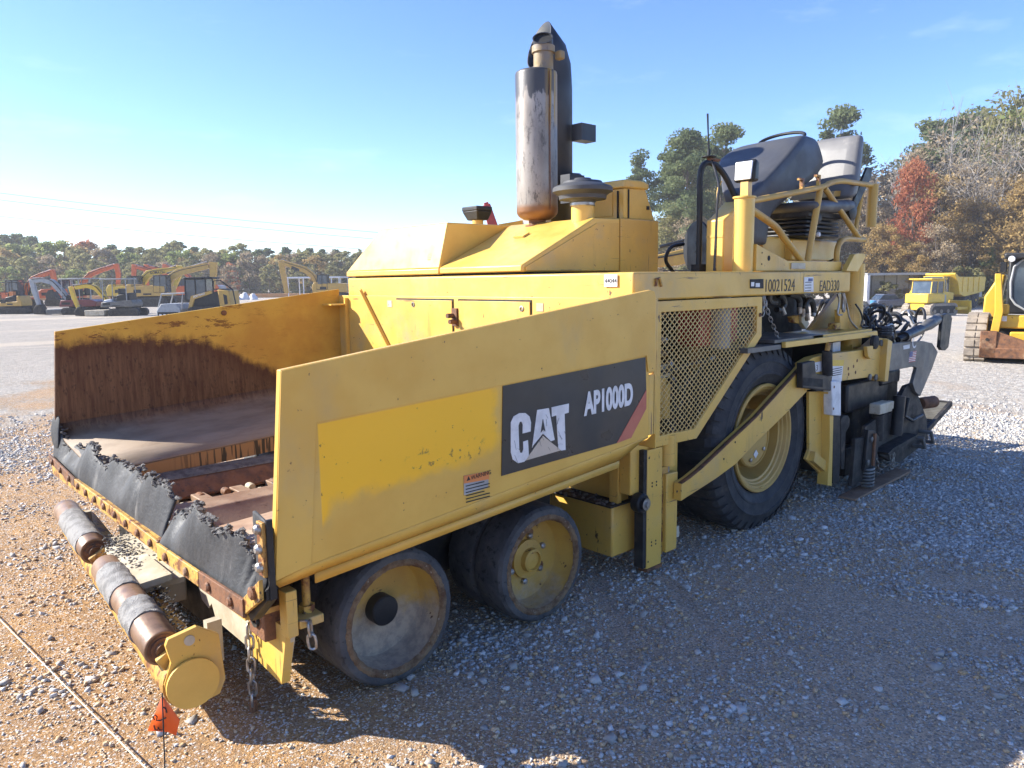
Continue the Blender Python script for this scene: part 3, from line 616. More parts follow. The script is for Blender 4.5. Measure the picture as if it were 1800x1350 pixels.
def dens(ys, vs, k=5, jit=.014):
    oy, ov = [], []
    for i in range(len(ys)-1):
        for q in range(k):
            t = q/k; oy.append(ys[i]*(1-t)+ys[i+1]*t); ov.append(vs[i]*(1-t)+vs[i+1]*t+(random.uniform(-jit, jit) if jit else 0))
    return oy+[ys[-1]], ov+[vs[-1]]
fy = [3.12, 3.0, 2.9, 2.8, 2.6, 2.5, 2.3, 2.2, 2.05, 1.95, 1.8, 1.66, 1.5, 1.4, 1.25, 1.16, 1.09, .98]
fz = [.80, .70, .66, .70, .69, .755, .77, .73, .70, .755, .76, .72, .79, .735, .80, .765, .785, .72]
yy, tt = dens(fy, fz); apron('rubber_apron', yy, [.535+.03*sm(np.array(y), 2.4, 3.1).item() for y in yy], tt, -.575, .07)
ny = [.95, .86, .78, .66, .58, .52, .45, .36, .30, .22, .12, .06, .02, -.03]
nzv = [.64, .70, .68, .74,   .79, .80, .785, .79, .755, .785, .765, .72, .66, .60]
yy, tt = dens(ny, nzv); apron('rubber_apron', yy, [.53+.02*sm(np.array(-y), -.3, .1).item() for y in yy], tt, -.60, .05, wav=.03)
o = part(B().grid([[(-.585, -.03, .58), (-.585, -.09, .60), (-.585, -.15, .66)], [(-.565, -.03, .70), (-.57, -.09, .70), (-.578, -.155, .70)], [(-.545, .03, .80), (-.555, -.08, .80), (-.565, -.158, .80)], [(-.53, .09, .90), (-.55, -.05, .89), (-.56, -.158, .885)]]), 'rubber_corner_flap', m_rub, solid=.014, sub=1)
o = part(B().grid([[(-.56, 3.0, .62), (-.57, 3.08, .64), (-.57, 3.15, .66)], [(-.55, 3.04, .75), (-.56, 3.10, .76), (-.57, 3.17, .77)], [(-.52, 3.06, .86), (-.53, 3.12, .86), (-.55, 3.17, .85)]]), 'rubber_corner_flap', m_rub, solid=.014, sub=1)
def strip(name, a, b, wd, th, mat, nb, axis=(-1, 0, .1)):
    a = Vector(a); b = Vector(b); o = part(B().bar(a, b, th, wd) if False else B().hexa([a+Vector((-th/2, 0, -wd/2)), a+Vector((th/2, 0, -wd/2)), b+Vector((th/2, 0, -wd/2)), b+Vector((-th/2, 0, -wd/2)), a+Vector((-th/2, 0, wd/2)), a+Vector((th/2, 0, wd/2)), b+Vector((th/2, 0, wd/2)), b+Vector((-th/2, 0, wd/2))]), name, mat, bevel=.003)
    for k in range(nb):
        p = a.lerp(b, (k+.5)/nb); B().lathe([(.019, 0), (.019, .008), (.012, .014)], p+Vector((-th/2, 0, 0)), axis, 10, True).build('strip_bolt', m_rust, o)
    return o
strip('clamp_strip', (-.60, 3.10, .58), (-.60, 2.46, .535), .055, .014, m_rust, 3)
strip('clamp_strip', (-.60, 2.45, .535), (-.60, 1.72, .53), .055, .014, m_yrust, 4)
strip('clamp_strip', (-.60, 1.71, .53), (-.60, .955, .52), .06, .014, m_yrust, 4)
strip('clamp_strip', (-.622, .90, .53), (-.622, .40, .54), .065, .014, m_yrust, 2)
strip('clamp_strip', (-.622, .395, .54), (-.622, -.03, .555), .07, .014, m_rust, 2)
o = part(B().hexa([(-.622, -.01, .52), (-.606, -.01, .52), (-.606, -.165, .625), (-.622, -.165, .625), (-.622, -.01, .585), (-.606, -.01, .585), (-.606, -.165, .70), (-.622, -.165, .70)]), 'corner_strip', m_yrust, bevel=.003)
B().lathe([(.024, 0), (.024, .01), (.015, .016)], (-.622, -.115, .64), (-1, 0, 0), 10, True).build('strip_bolt', m_rust, o)
o = part(B().box(-.60, -.586, -.165, -.118, .70, .895), 'clamp_strip', m_yrust, bevel=.003)
for z in (.735, .80, .87): B().lathe([(.018, 0), (.018, .012), (.011, .02)], (-.60, -.142, z), (-1, 0, 0), 10, True).build('strip_bolt', m_chr, o)
part(B().hexa([(-.60, -.03, .50), (-.56, -.03, .50), (-.56, -.17, .62), (-.60, -.17, .62), (-.60, .0, .52), (-.56, .0, .52), (-.56, -.17, .66), (-.60, -.17, .66)]).box(-.588, -.566, -.176, -.166, .62, .905), 'edge_guard', m_blk)
part(B().box(-.59, -.50, .96, 3.12, .47, .555), 'lip_beam', m_yrust)
part(B().box(-.61, -.44, .0, .94, .495, .515), 'lip_beam', m_yrust)
part(B().bar((-.60, .985, .50), (-.45, .985, .50), .02, .10), 'lip_end_block', m_yrust)
# frame plate below the lip with holes and the pointed yellow tip
part(B().prism([(.9, .44), (.95, .36), (.88, .25), (.80, .235), (.76, .27), (.72, .205), (.04, .195), (-.045, .43), (-.02, .50)], 'x', -.455, -.435), 'frame_plate', m_cream, bevel=.002)
part(B().hexa([(-.475, -.04, .43), (-.44, -.04, .43), (-.44, .30, .43), (-.475, .30, .43), (-.475, .03, .185), (-.44, .03, .185), (-.44, .30, .21), (-.475, .30, .21)]), 'frame_corner_plate', m_yel)
for y, z in ((.66, .40), (.40, .36), (.33, .35)): part(B().lathe([(.022, 0), (.022, .004)], (-.4565, y, z), (-1, 0, 0), 14, True), 'plate_hole', m_dark)
part(B().box(-.40, 1.6, .75, .78, .12, .41).box(-.40, 1.6, 2.2, 2.23, .12, .41).box(-.44, -.40, .75, 2.23, .12, .40), 'chassis_frame', m_dsteel)
blk = part(B().box(-.52, -.44, .05, .19, .36, .50), 'pivot_block', m_rust, bevel=.006)
part(B().lathe([(.032, 0), (.032, .01), (.022, .01), (.022, -.02)], (-.52, .12, .435), (-1, 0, 0), 20, False), 'pivot_bore', m_dark, blk)
part(B().box(-.43, -.33, -.06, .06, .42, .455), 'adjuster_shelf', m_yel, bevel=.005)
part(B().box(-.48, -.435, -.06, .0, .40, .58), 'adjuster_upright', m_yel, bevel=.004)
part(B().lathe([(.016, .455), (.016, .60)], (-.37, .0, 0), (0, 0, 1), 14).lathe([(.03, .457), (.03, .485)], (-.37, .0, 0), (0, 0, 1), 6, True), 'adjuster_bolt', m_yrust)
ch = thing('unused', '', '') if False else None
part(chain([(-.50, .245, .36), (-.50, .243, .02)], .062, .016, .0055), 'hanging_chain', m_chr)
part(B().tube([(-.50, .243, .05), (-.505, .243, -.0), (-.505, .245, -.025)], [.014, .016, .006], 8), 'chain_hook', m_rust)
part(chain([(-.46, .02, .43), (-.40, -.075, .445), (-.39, -.075, .34)], .062, .016, .0055), 'short_chain', m_chr)
# --- push roller across the front
Pn, Pf = Vector((-.715, .30, .185)), Vector((-.545, 2.68, .20)); dv = (Pf-Pn).normalized(); nv = Vector((dv.y, -dv.x, 0))
pb = part(B().tube([Pn, Pf], .105, 28), 'push_beam', m_yrust, label='yellow and rusty cross tube of the push roller')
part(B().lathe([(.098, 0), (.098, .012)], Pn-dv*.018, -dv, 32, True), 'beam_end_disc', m_yel2, pb)
def onp(p): return Pn+nv*(-p[0])+Vector((0, 0, p[1])) if False else None
pl = [(-.085, .17), (-.075, .195), (.03, .215), (.11, .16), (.125, -.03), (.10, -.085), (.02, -.10), (-.08, -.06), (-.10, .02), (-.07, .10)]
b = B(); k = len(pl)
b.add([Pn+nv*p[0]+Vector((0, 0, p[1]))-dv*.012 for p in pl]+[Pn+nv*p[0]+Vector((0, 0, p[1]))+dv*.012 for p in pl], [list(range(k)), list(range(k, 2*k))]+[(i, (i+1) % k, k+(i+1) % k, k+i) for i in range(k)])
part(b, 'beam_end_plate', m_yel, pb, bevel=.002)
part(B().lathe([(.02, 0), (.02, .006)], Pn+nv*(-.0)+Vector((0, 0, .17))-dv*.012, -dv, 16, True), 'plate_plug', m_cream, pb)
ax = nv*(-.075)+Vector((0, 0, .125))
def roller(t0, t1, bands):
    a = Pn+dv*t0+ax; L = t1-t0
    o = part(B().lathe([(.03, -.03), (.03, 0), (.066, 0), (.07, .006), (.07, L-.006), (.066, L), (.03, L), (.03, L+.03)], a, dv, 36, True), 'push_roller', m_roll)
    part(B().lathe([(.058, -.004), (.058, -.002), (.045, -.002), (.045, -.012), (.03, -.012), (.03, -.03), (0, -.03)], a, dv, 28), 'roller_bearing', m_rust, o)
    for b0, b1 in bands:
        n = 14; bb = B(); pts = []
        for i in range(n+1):
            t = b0+(b1-b0)*i/n; pts.append((.0735+random.uniform(0, .004), t))
        bb.lathe([(.0695, b0)]+pts+[(.0695, b1)], a, dv, 40)
        bb.v = [tuple(Vector(v)+Vector((random.gauss(0, .0015), random.gauss(0, .0015), random.gauss(0, .0015)))) for v in bb.v]
        part(bb, 'asphalt_band', m_band, o, ang=60)
    return o
roller(.08, 1.14, [(.22, .42), (.60, .92)])
roller(1.44, 2.36, [(.12, .68)])
for t in (.04, 1.18, 1.40, 2.39):
    part(B().bar(Pn+dv*t+ax*.2, Pn+dv*t+ax*1.02, .03, .09), 'roller_bracket', m_yrust, bevel=.006)
def blobs(name, pts, rmin, rmax, n, mat, spread, flat=.7):
    b = B(); bm = bmesh.new(); bmesh.ops.create_icosphere(bm, subdivisions=1, radius=1); vs = [v.co.copy() for v in bm.verts]; fs = [[v.index for v in f.verts] for f in bm.faces]; bm.free()
    for i in range(n):
        q = random.random()*(len(pts)-1); i0 = int(q); c = Vector(pts[i0]).lerp(Vector(pts[i0+1]), q-i0)+Vector([random.gauss(0, s) for s in spread]); r_ = random.uniform(rmin, rmax)
        b.add([c+Vector((v.x*random.uniform(.7, 1.3), v.y*random.uniform(.7, 1.3), v.z*flat*random.uniform(.7, 1.3)))*r_ for v in vs], fs)
    return b.build(name, mat, PV, ang=60, kind='stuff')
blobs('asphalt_clumps', [Pn+dv*.03+Vector((.0, 0, .15)), Pn+dv*.9+Vector((.06, 0, .12)), Pn+dv*1.5+Vector((.10, 0, .13))], .003, .009, 500, m_tar, (.03, .03, .015))
blobs('dried_asphalt', [(-.62, 1.15, .365), (-.60, 1.75, .375)], .003, .008, 420, m_crust, (.045, .05, .012), .6)
part(B().hexa([(-.66, 1.02, .30), (-.50, .96, .33), (-.50, 1.6, .36), (-.66, 1.65, .33), (-.66, 1.02, .325), (-.50, .96, .355), (-.50, 1.6, .385), (-.66, 1.65, .355)]), 'dirt_caked_plate', m_cream)
part(B().hexa([(-.70, .98, .335), (-.56, .94, .36), (-.56, 1.30, .36), (-.70, 1.42, .335), (-.70, .98, .365), (-.56, .94, .39), (-.56, 1.30, .39), (-.70, 1.42, .365)]), 'dirt_caked_plate', m_cream)
part(B().box(-.58, -.46, 1.05, 1.9, .20, .33), 'roller_mount', m_cream, bevel=.01)
part(B().box(-.60, -.54, .42, .46, .16, .34).box(-.60, -.54, 2.4, 2.44, .16, .36), 'mount_gusset', m_cream)
# --- wheels
def bogie_wheel(cx, kind, mir=False):
    o = bpy.data.objects.new('bogie_wheel', None); COL.objects.link(o); o.parent = PV; o.location = (cx, FAR if mir else 0, .292)
    sg = -1 if mir else 1
    A = (0, sg, 0); r_ = .295
    half = [(.238, .004), (.262, .0), (.280, .006), (.292, .022), (r_, .045), (r_, .185), (.288, .198), (.255, .203)]
    T = half+[(.255, .219), (.288, .224), (r_, .238), (r_, .38), (.288, .41), (.26, .418)]
    tb_ = B().lathe(T, (0, 0, 0), A, 110); tb_.v = [tuple(Vector(v)*(1+random.gauss(0, .0022))) for v in tb_.v]
    part(tb_, 'tyre', m_tyre, o, ang=28)
    dep = .15 if kind == 'cap' else .13
    part(B().lathe([(.247, -.001), (.247, .002), (.232, .002), (.229, .03), (.222, dep-.02), (.212, dep), (.06, dep+.012), (0, dep+.012)], (0, 0, 0), A, 64), 'rim', m_rimA if kind == 'cap' else m_rimB, o, ang=40)
    bb = B().lathe([(.222, .012), (.226, .002), (.233, -.005), (.246, -.005), (.254, .001)], (0, 0, 0), A, 120)
    bb.v = [tuple(Vector(v)*(1+random.gauss(0, .006))) for v in bb.v]; part(bb, 'rusty_rim_edge', m_redge, o, ang=60)
    if kind == 'cap':
        part(B().lathe([(.066, dep+.01), (.066, dep-.045), (.060, dep-.052), (0, dep-.054)], (0, 0, 0), A, 32), 'hub_cap', m_blk, o)
    else:
        part(B().lathe([(.10, dep+.01), (.10, dep-.012), (.075, dep-.02), (.062, dep-.022), (.058, dep-.05), (.048, dep-.055), (.046, dep-.04), (.034, dep-.042), (0, dep-.046)], (0, 0, 0), A, 40), 'hub', m_rimB, o)
        for k in range(6):
            a = R(20+60*k); part(B().lathe([(.016, .0), (.016, -.016), (.010, -.022), (0, -.023)], (.118*math.cos(a), sg*(dep+.005), .118*math.sin(a)), A, 8), 'wheel_nut', m_chr, o)
            if k % 2: part(B().lathe([(.024, .0), (.02, -.003), (0, -.0035)], (.118*math.cos(a)+.012, sg*(dep+.006), .118*math.sin(a)+.01), A, 9), 'rust_patch', m_rust, o)
    return o
bogie_wheel(.045, 'cap'); bogie_wheel(.915, 'hub'); bogie_wheel(.045, 'cap', True); bogie_wheel(.915, 'hub', True)
part(B().box(-.25, 1.25, .48, .60, .2, .42).box(-.3, 1.4, .44, .74, .38, .52), 'bogie_beam', m_dsteel)
def drive_wheel(mir=False):
    o = bpy.data.objects.new('drive_wheel', None); COL.objects.link(o); o.parent = PV; o.location = (3.04, FAR if mir else 0, .615); sg = -1 if mir else 1; A = (0, sg, 0)
    part(B().lathe([(.375, .035), (.40, .01), (.44, -.003), (.443, -.008), (.455, -.008), (.458, -.004), (.52, -.008), (.523, -.013), (.530, -.013), (.534, -.006), (.575, .004), (.615, .03), (.630, .055), (.634, .25), (.630, .46), (.60, .49), (.5, .51), (.38, .48)], (0, 0, 0), A, 96), 'tyre', m_tyre2, o, ang=50)
    b = B(); N = 46
    for k in range(N):
        a0 = 2*math.pi*k/N; a1 = a0+2*math.pi/N*.60
        for (ya, yb, sk) in ((.012, .20, .06), (.31, .49, -.06)):
            for q in range(1):
                P = []
                for rr, yy in ((.626, ya+(.022 if ya < .1 else 0)), (.626, yb-(.022 if ya > .1 else 0)), (.648, yb-(.045 if ya > .1 else 0)), (.648, ya+(.045 if ya < .1 else 0))):
                    for a in (a0, a1):
                        aa = a+sk*(yy-ya)*2; P.append((rr*math.cos(aa), sg*yy, rr*math.sin(aa)))
                b.add(P, [(0, 2, 3, 1), (2, 4, 5, 3), (4, 6, 7, 5), (6, 0, 1, 7), (0, 6, 4, 2), (1, 3, 5, 7)])
        P = []
        for rr, yy in ((.575, -.006), (.632, .02), (.650, .055), (.60, .04)):
            for a in (a0, a1): P.append((rr*math.cos(a), sg*yy, rr*math.sin(a)))
        b.add(P, [(0, 2, 3, 1), (2, 4, 5, 3), (4, 6, 7, 5), (6, 0, 1, 7), (0, 6, 4, 2), (1, 3, 5, 7)])
    part(b, 'tread_lugs', m_tyre2, o, ang=20, kind='stuff')
    part(B().lathe([(.37, .04), (.376, .012), (.370, .004), (.355, .004), (.345, .018), (.335, .02), (.325, .04), (.315, .045), (.308, .06), (.295, .065), (.288, .12), (.27, .20), (.255, .24), (.0, .25)], (0, 0, 0), A, 72), 'rim', m_rimC, o, ang=25)
    hub = part(B().lathe([(.20, .26), (.20, .075), (.192, .065), (.18, .063), (.178, .07), (.165, .07), (0, .068)], (-.02, 0, -.01), A, 48), 'hub', m_rimC, o, ang=30)
    for k in range(5):
        a = R(36+72*k); part(B().lathe([(.014, .0), (.014, -.010), (.008, -.013), (0, -.013)], (-.02+.15*math.cos(a), sg*.068, -.01+.15*math.sin(a)), A, 8), 'hub_bolt', m_chr, hub)
    part(B().prism([(-.03, -.12), (0, -.09), (.03, -.12), (0, -.15)], 'y', sg*.064, sg*.067), 'hub_sticker', m_wht, hub)
    part(B().box(-.02, .03, sg*.01, sg*.03, -.375, -.34), 'rim_lock', m_rimC, o)
    return o
drive_wheel(); drive_wheel(True)
part(B().tube([(3.04, .3, .615), (3.04, 2.68, .615)], .16, 20), 'drive_axle', m_yel)
# --- open side: mesh guard and what stands behind it
gp = [(1.775, 1.578), (2.925, 1.578), (2.93, 1.318), (2.205, .742), (1.775, .752)]
cxg = sum(p[0] for p in gp)/5
def inset(poly, d):
    out = []; n = len(poly); ar = sum(poly[i][0]*poly[(i+1) % n][1]-poly[(i+1) % n][0]*poly[i][1] for i in range(n)); sg = 1 if ar > 0 else -1
    for i in range(n):
        a, b, c = (Vector(poly[(i+k) % n]) for k in (-1, 0, 1)); e1 = (b-a).normalized(); e2 = (c-b).normalized()
        n1 = Vector((-e1.y, e1.x))*sg; n2 = Vector((-e2.y, e2.x))*sg; m = (n1+n2).normalized(); out.append(b+m*d/max(m.dot(n1), .3))
    return out
ip = inset(gp, .062); ip2 = inset(gp, .05)
gd = B(); n = 5
gd.add([(p[0], -.012, p[1]) for p in gp]+[(p.x, -.012, p.y) for p in ip]+[(p[0], .018, p[1]) for p in gp]+[(p.x, .018, p.y) for p in ip],
       [(i, (i+1) % n, n+(i+1) % n, n+i) for i in range(n)]+[(2*n+i, 2*n+(i+1) % n, 3*n+(i+1) % n, 3*n+i) for i in range(n)]+[(i, (i+1) % n, 2*n+(i+1) % n, 2*n+i) for i in range(n)]+[(n+i, n+(i+1) % n, 3*n+(i+1) % n, 3*n+i) for i in range(n)])
guard = part(gd, 'mesh_guard', m_yel, bevel=.003)
def clip(a, b, poly):
    t0, t1 = 0., 1.; n = len(poly); ar = sum(poly[i][0]*poly[(i+1) % n][1]-poly[(i+1) % n][0]*poly[i][1] for i in range(n)); sg = 1 if ar > 0 else -1
    d = (b[0]-a[0], b[1]-a[1])
    for i in range(n):
        p, q_ = poly[i], poly[(i+1) % n]; nx, nz_ = -(q_[1]-p[1])*sg, (q_[0]-p[0])*sg
        den = d[0]*nx+d[1]*nz_; num = (p[0]-a[0])*nx+(p[1]-a[1])*nz_
        if abs(den) < 1e-9:
            if num > 0: return None
        elif den > 0: t0 = max(t0, num/den)
        else: t1 = min(t1, num/den)
    return None if t0 >= t1 else ((a[0]+d[0]*t0, a[1]+d[1]*t0), (a[0]+d[0]*t1, a[1]+d[1]*t1))
ms = B(); px_, pz_ = .0455, .0365
for s in (1, -1):
    for k in range(-70, 110):
        x0 = 1.7+k*px_; a = (x0, .6); b_ = (x0+s*px_*40, .6+pz_*40); c = clip(a, b_, [tuple(p) for p in ip2])
        if c: ms.bar((c[0][0], -.004 if s > 0 else .0, c[0][1]), (c[1][0], -.004 if s > 0 else .0, c[1][1]), .0046, .004)
part(ms, 'mesh_grille', m_mesh, guard, kind='stuff')
part(B().lathe([(.014, 0), (.014, .006), (.006, .006), (.006, .002)], (2.90, -.012, 1.46), (0, -1, 0), 14, True), 'guard_bolt', m_rust, guard)
part(B().box(1.72, 3.0, .56, .59, .45, 1.60), 'engine_bay_back', m_dark)
part(B().box(2.42, 2.86, .12, .30, 1.27, 1.56), 'red_tank', m_red, bevel=.02)
part(B().tube([(2.60, .10, 1.26), (2.60, .10, 1.6)], .07, 24), 'white_filter', m_gry)
part(B().box(1.78, 1.95, .18, .40, .93, 1.12).box(1.9, 2.04, .2, .45, .5, 1.10).box(1.78, 1.9, .15, .4, .62, .86), 'pump_housing', m_yel, bevel=.02)
part(B().tube([(2.12, .25, .95), (2.14, .25, 1.1)], .07, 18).tube([(2.16, .22, .85), (2.16, .22, 1.06)], .055, 18), 'filter_canister', m_yel2)
part(B().box(2.10, 2.22, .2, .24, 1.10, 1.18), 'bright_plate', m_cream)
part(B().box(2.7, 2.9, .3, .5, 1.2, 1.5).tube([(2.75, .3, .9), (2.55, .3, 1.4)], .04, 12), 'brown_bracket', m_yrust)
rg2 = random.Random(3); hz = B()
for k in range(26):
    x = rg2.uniform(1.75, 2.75); z = rg2.uniform(.85, 1.5); y = rg2.uniform(.15, .5)
    hz.tube(smooth_path([(x, y, z), (x+rg2.uniform(-.2, .2), y-.06, z+rg2.uniform(-.15, .15)), (x+rg2.uniform(-.3, .3), y, z+rg2.uniform(-.3, .2))], 5), .014, 8)
part(hz, 'engine_hoses', m_hose, kind='stuff')
fz_ = B()
for k in range(30):
    c = Vector((rg2.uniform(1.8, 2.7), rg2.uniform(.12, .45), rg2.uniform(.85, 1.5))); fz_.lathe([(.018, 0), (.018, .04), (.012, .05)], c, (rg2.gauss(0, 1), rg2.gauss(0, 1), rg2.gauss(0, 1)), 8, True)
part(fz_, 'hose_fittings', m_chr, kind='stuff')
# --- frame parts between the bogie and the drive wheel
part(B().box(1.555, 1.80, .10, .95, .13, .43), 'steel_tank', m_yel, bevel=.012)
part(B().box(1.53, 1.8, .09, .96, .428, .438), 'tank_top_plate', m_dsteel)
blobs('stone_crumbs', [(1.58, .14, .44), (1.58, .8, .44)], .006, .014, 90, m_crust, (.03, .03, .003))
part(B().box(1.66, 1.72, .12, .55, .44, .80), 'frame_web', m_yel)
part(B().box(1.60, 1.635, .10, .16, .44, .80), 'frame_rib', m_yel)
part(B().box(1.69, 1.72, -.012, .05, .06, .75), 'steel_post', m_dsteel)
p1 = part(B().box(1.725, 1.865, -.012, .04, .045, .745), 'leg_plate', m_yel, bevel=.004)
for x, z in [(1.77, .60+k*.02) for k in (0, 1)]+[(1.81, .60+k*.02) for k in (0, 1)]+[(1.77, .20), (1.77, .18), (1.81, .20), (1.81, .18), (1.74, .70), (1.74, .09)]:
    part(B().lathe([(.006, 0), (.006, .001)], (x, -.0125, z-.07 if z > .3 and z < .65 else z), (0, -1, 0), 8, True), 'bolt_hole', m_dark, p1)
part(B().box(1.725, 1.865, -.02, .045, .03, .05), 'leg_foot', m_rust)
p2_ = part(B().box(1.905, 2.015, -.015, .03, .10, .575), 'slide_plate', m_yel, bevel=.006)
part(B().tube([(1.90, .02, .09), (1.90, .02, .60)], .012, 10).box(1.87, 1.93, -.005, .02, .58, .62), 'hinge_rod', m_yrust, p2_)
part(B().box(1.99, 2.12, .06, .12, .13, .75), 'slide_rail', m_yel2, bevel=.01)
part(B().box(2.06, 2.13, .05, .058, .13, .20), 'worn_patch', m_cream)
part(B().tube([(1.955, .03, .62), (1.955, .03, .80)], .055, 20), 'lift_cylinder', m_yel)
part(B().tube([(1.955, .03, .57), (1.955, .03, .62)], .022, 14), 'cylinder_rod', m_chr)
kn = part(B().lathe([(.052, 0), (.056, .01), (.056, .05), (.048, .058), (.036, .058), (.036, .075), (.014, .075), (.014, .088)], (1.665, .02, .455), (0, -1, 0), 28, True), 'guide_roller', m_blk)
part(B().lathe([(.034, .0595), (.034, .0765), (.016, .0765), (.016, .09), (0, .09)], (1.665, .02, .455), (0, -1, 0), 20), 'roller_cap', m_chr, kn)
# --- tow arm
ua = [(1.968, 0.518), (2.051, 0.536), (2.167, 0.571), (2.327, 0.631), (2.495, 0.695), (2.783, 0.802), (3.142, 0.97), (3.394, 1.087)]
la = [(3.465, 0.9), (3.156, 0.772), (2.793, 0.636), (2.546, 0.533), (2.333, 0.483), (2.171, 0.453), (2.054, 0.432), (1.963, 0.416)]
arm = part(B().prism(ua+la, 'y', -.075, -.02), 'tow_arm', m_yel, bevel=.003, label='long inclined tow arm crossing the drive wheel')
part(B().grid([[(x, y, z+.003) for x, z in ua] for y in (-.078, -.05)]), 'arm_top_plate', m_rust, arm, solid=.006)
for p in [(2.533, 0.678), (2.409, 0.682), (2.407, 0.592), (1.92, 0.483)]: part(B().lathe([(.007, 0), (.007, .001)], (p[0], -.0765, p[1]), (0, -1, 0), 8, True), 'arm_hole', m_dark, arm)
rear = [(3.399, 1.105), (3.526, 1.134), (3.747, 1.144), (4.404, 1.13), (4.652, 1.207), (4.802, 1.194), (4.897, 1.166), (4.848, 0.838), (4.81, 0.834), (4.628, 0.899), (4.004, 0.921), (3.426, 0.909)]
part(B().prism(rear, 'y', -.08, -.01), 'tow_arm', m_yrust if False else m_yel, bevel=.004)
fl = [(4.701, 1.198), (4.794, 1.172), (4.746, 0.849), (4.675, 0.856)]
part(B().prism(fl, 'y', -.13, .0), 'arm_end_flange', m_yel, bevel=.004)
for p in [(4.677, 1.165), (4.493, 0.904), (4.611, 0.891)]: part(B().lathe([(.026, 0), (.026, .012), (.018, .016)], (p[0], -.08, p[1]), (0, -1, 0), 16, True), 'arm_pin', m_gsteel)
for p in [(4.255, 1.055), (4.105, 1.006), (4.196, 1.016), (4.236, 0.966), (4.115, 0.962)]: part(B().lathe([(.014, 0), (.009, .002), (0, .0022)], (p[0], -.0803, p[1]), (0, -1, 0), 9, True), 'rust_spot', m_rust)
lb = [(3.796, 1.098), (4.008, 1.081), (3.985, 0.92), (3.824, 0.936)]
o = part(B().prism(lb, 'y', -.086, -.081), 'arm_label', m_wht); part(B().prism([lb[0], lb[1], (lb[1][0]-.01, lb[1][1]-.045), (lb[0][0], lb[0][1]-.045)], 'y', -.088, -.086), 'label_band', m_yb, o)
for k in range(4): part(B().box(lb[0][0]+.02, lb[1][0]-.03, -.0875, -.086, lb[0][1]-.075-.016*k, lb[0][1]-.069-.016*k), 'text_line', m_blk, o)
o = part(B().prism([(3.515, 1.098), (3.657, 1.1), (3.668, 1.027), (3.54, 1.029)], 'y', -.086, -.081), 'arm_label', m_wht); q = [(3.565, 1.039)]; text('3', 'label_digit', m_blk, o, .06, (q[0][0], -.0865, q[0][1]), (1, 0, 0), (0, 0, 1), .9)
bk = [(3.273, 1.12), (3.453, 1.122), (3.48, 1.029), (3.735, 0.988), (3.72, 0.881), (3.286, 0.947)]
part(B().prism(bk, 'y', -.13, -.085), 'arm_bracket', m_blk, bevel=.006)
part(B().prism([(3.286, 1.021), (3.581, 0.981), (3.586, 0.921), (3.291, 0.965)], 'y', -.1315, -.130), 'bracket_pocket', m_dark)
q = [(3.651, 1.175), (3.675, 1)]; part(B().tube([(q[0][0], -.12, q[0][1]), (q[1][0]+.0, -.12, q[1][1])], .036, 18), 'hitch_cylinder', m_dsteel)
q = [(3.691, 1.23), (3.651, 1.175)]; part(B().tube([(q[0][0]-.02, -.12, q[0][1]), (q[1][0], -.12, q[1][1]+.0)], .018, 12), 'cylinder_rod', m_yrust)
q = [(3.708, 0.955), (3.859, 0.941), (3.885, 0.676), (3.742, 0.699)]; wt = part(B().prism(q, 'y', -.14, -.07), 'white_guide_tube', m_wht, bevel=.008)
for p in [(3.745, 0.908), (3.75, 0.748)]: part(B().lathe([(.010, 0), (.010, .0012)], (p[0], -.1405, p[1]), (0, -1, 0), 10, True), 'rust_streak', m_rust, wt)
part(B().prism([(3.547, 0.885), (3.812, 0.859), (3.849, 0.659), (3.811, 0.223), (3.54, 0.393), (3.588, 0.456)], 'y', -.05, -.03), 'side_plate', m_yel)
part(B().prism([(3.718, 0.87), (3.759, 0.866), (3.821, 0.679), (3.846, 0.144), (3.773, 0.164), (3.785, 0.431), (3.762, 0.675)], 'y', -.11, -.03), 'edge_plate', m_yel2)
part(B().prism([(3.6, 0.445), (3.867, 0.296), (3.876, 0.208), (3.582, 0.376)], 'y', -.09, -.04), 'gusset', m_yel)
part(B().prism([(3.887, 0.665), (4.003, 0.654), (4.04, 0.334), (4.034, 0.12), (3.929, 0.141)], 'y', -.08, .0), 'auger_frame', m_blk)
part(B().prism([(4.006, 0.627), (4.05, 0.648), (4.133, 0.641), (4.168, 0.605), (4.165, 0.555), (4.105, 0.513), (4.113, 0.22), (4.051, 0.231)], 'y', -.085, -.03), 'auger_hanger', m_rust if False else m_dsteel, bevel=.005)
# --- fender over the drive wheel
part(B().hexa([[(2.718, -0.06, 1.242)][0], [(3.146, -0.06, 1.23)][0], [(4.206, 0.5, 1.21)][0], [(3.818, 0.5, 1.26)][0]]+[Vector(p)+Vector((0, 0, .02)) for p in ([(2.718, -0.06, 1.242)][0], [(3.146, -0.06, 1.23)][0], [(4.206, 0.5, 1.21)][0], [(3.818, 0.5, 1.26)][0])]) if False else B().box(2.68, 3.1, -.06, .42, 1.225, 1.255), 'grey_step_plate', m_gsteel)
q = [(3.144, 1.269), (4.631, 1.266), (4.651, 1.222), (3.146, 1.23)]; part(B().prism(q, 'y', -.07, -.04), 'fender_edge', m_yel2, bevel=.003)
part(B().box(3.05, 3.75, -.04, .40, 1.265, 1.285), 'fender_top', m_gsteel)
part(B().box(3.6, 4.6, -.04, .30, 1.262, 1.282), 'fender_top', m_yel2)
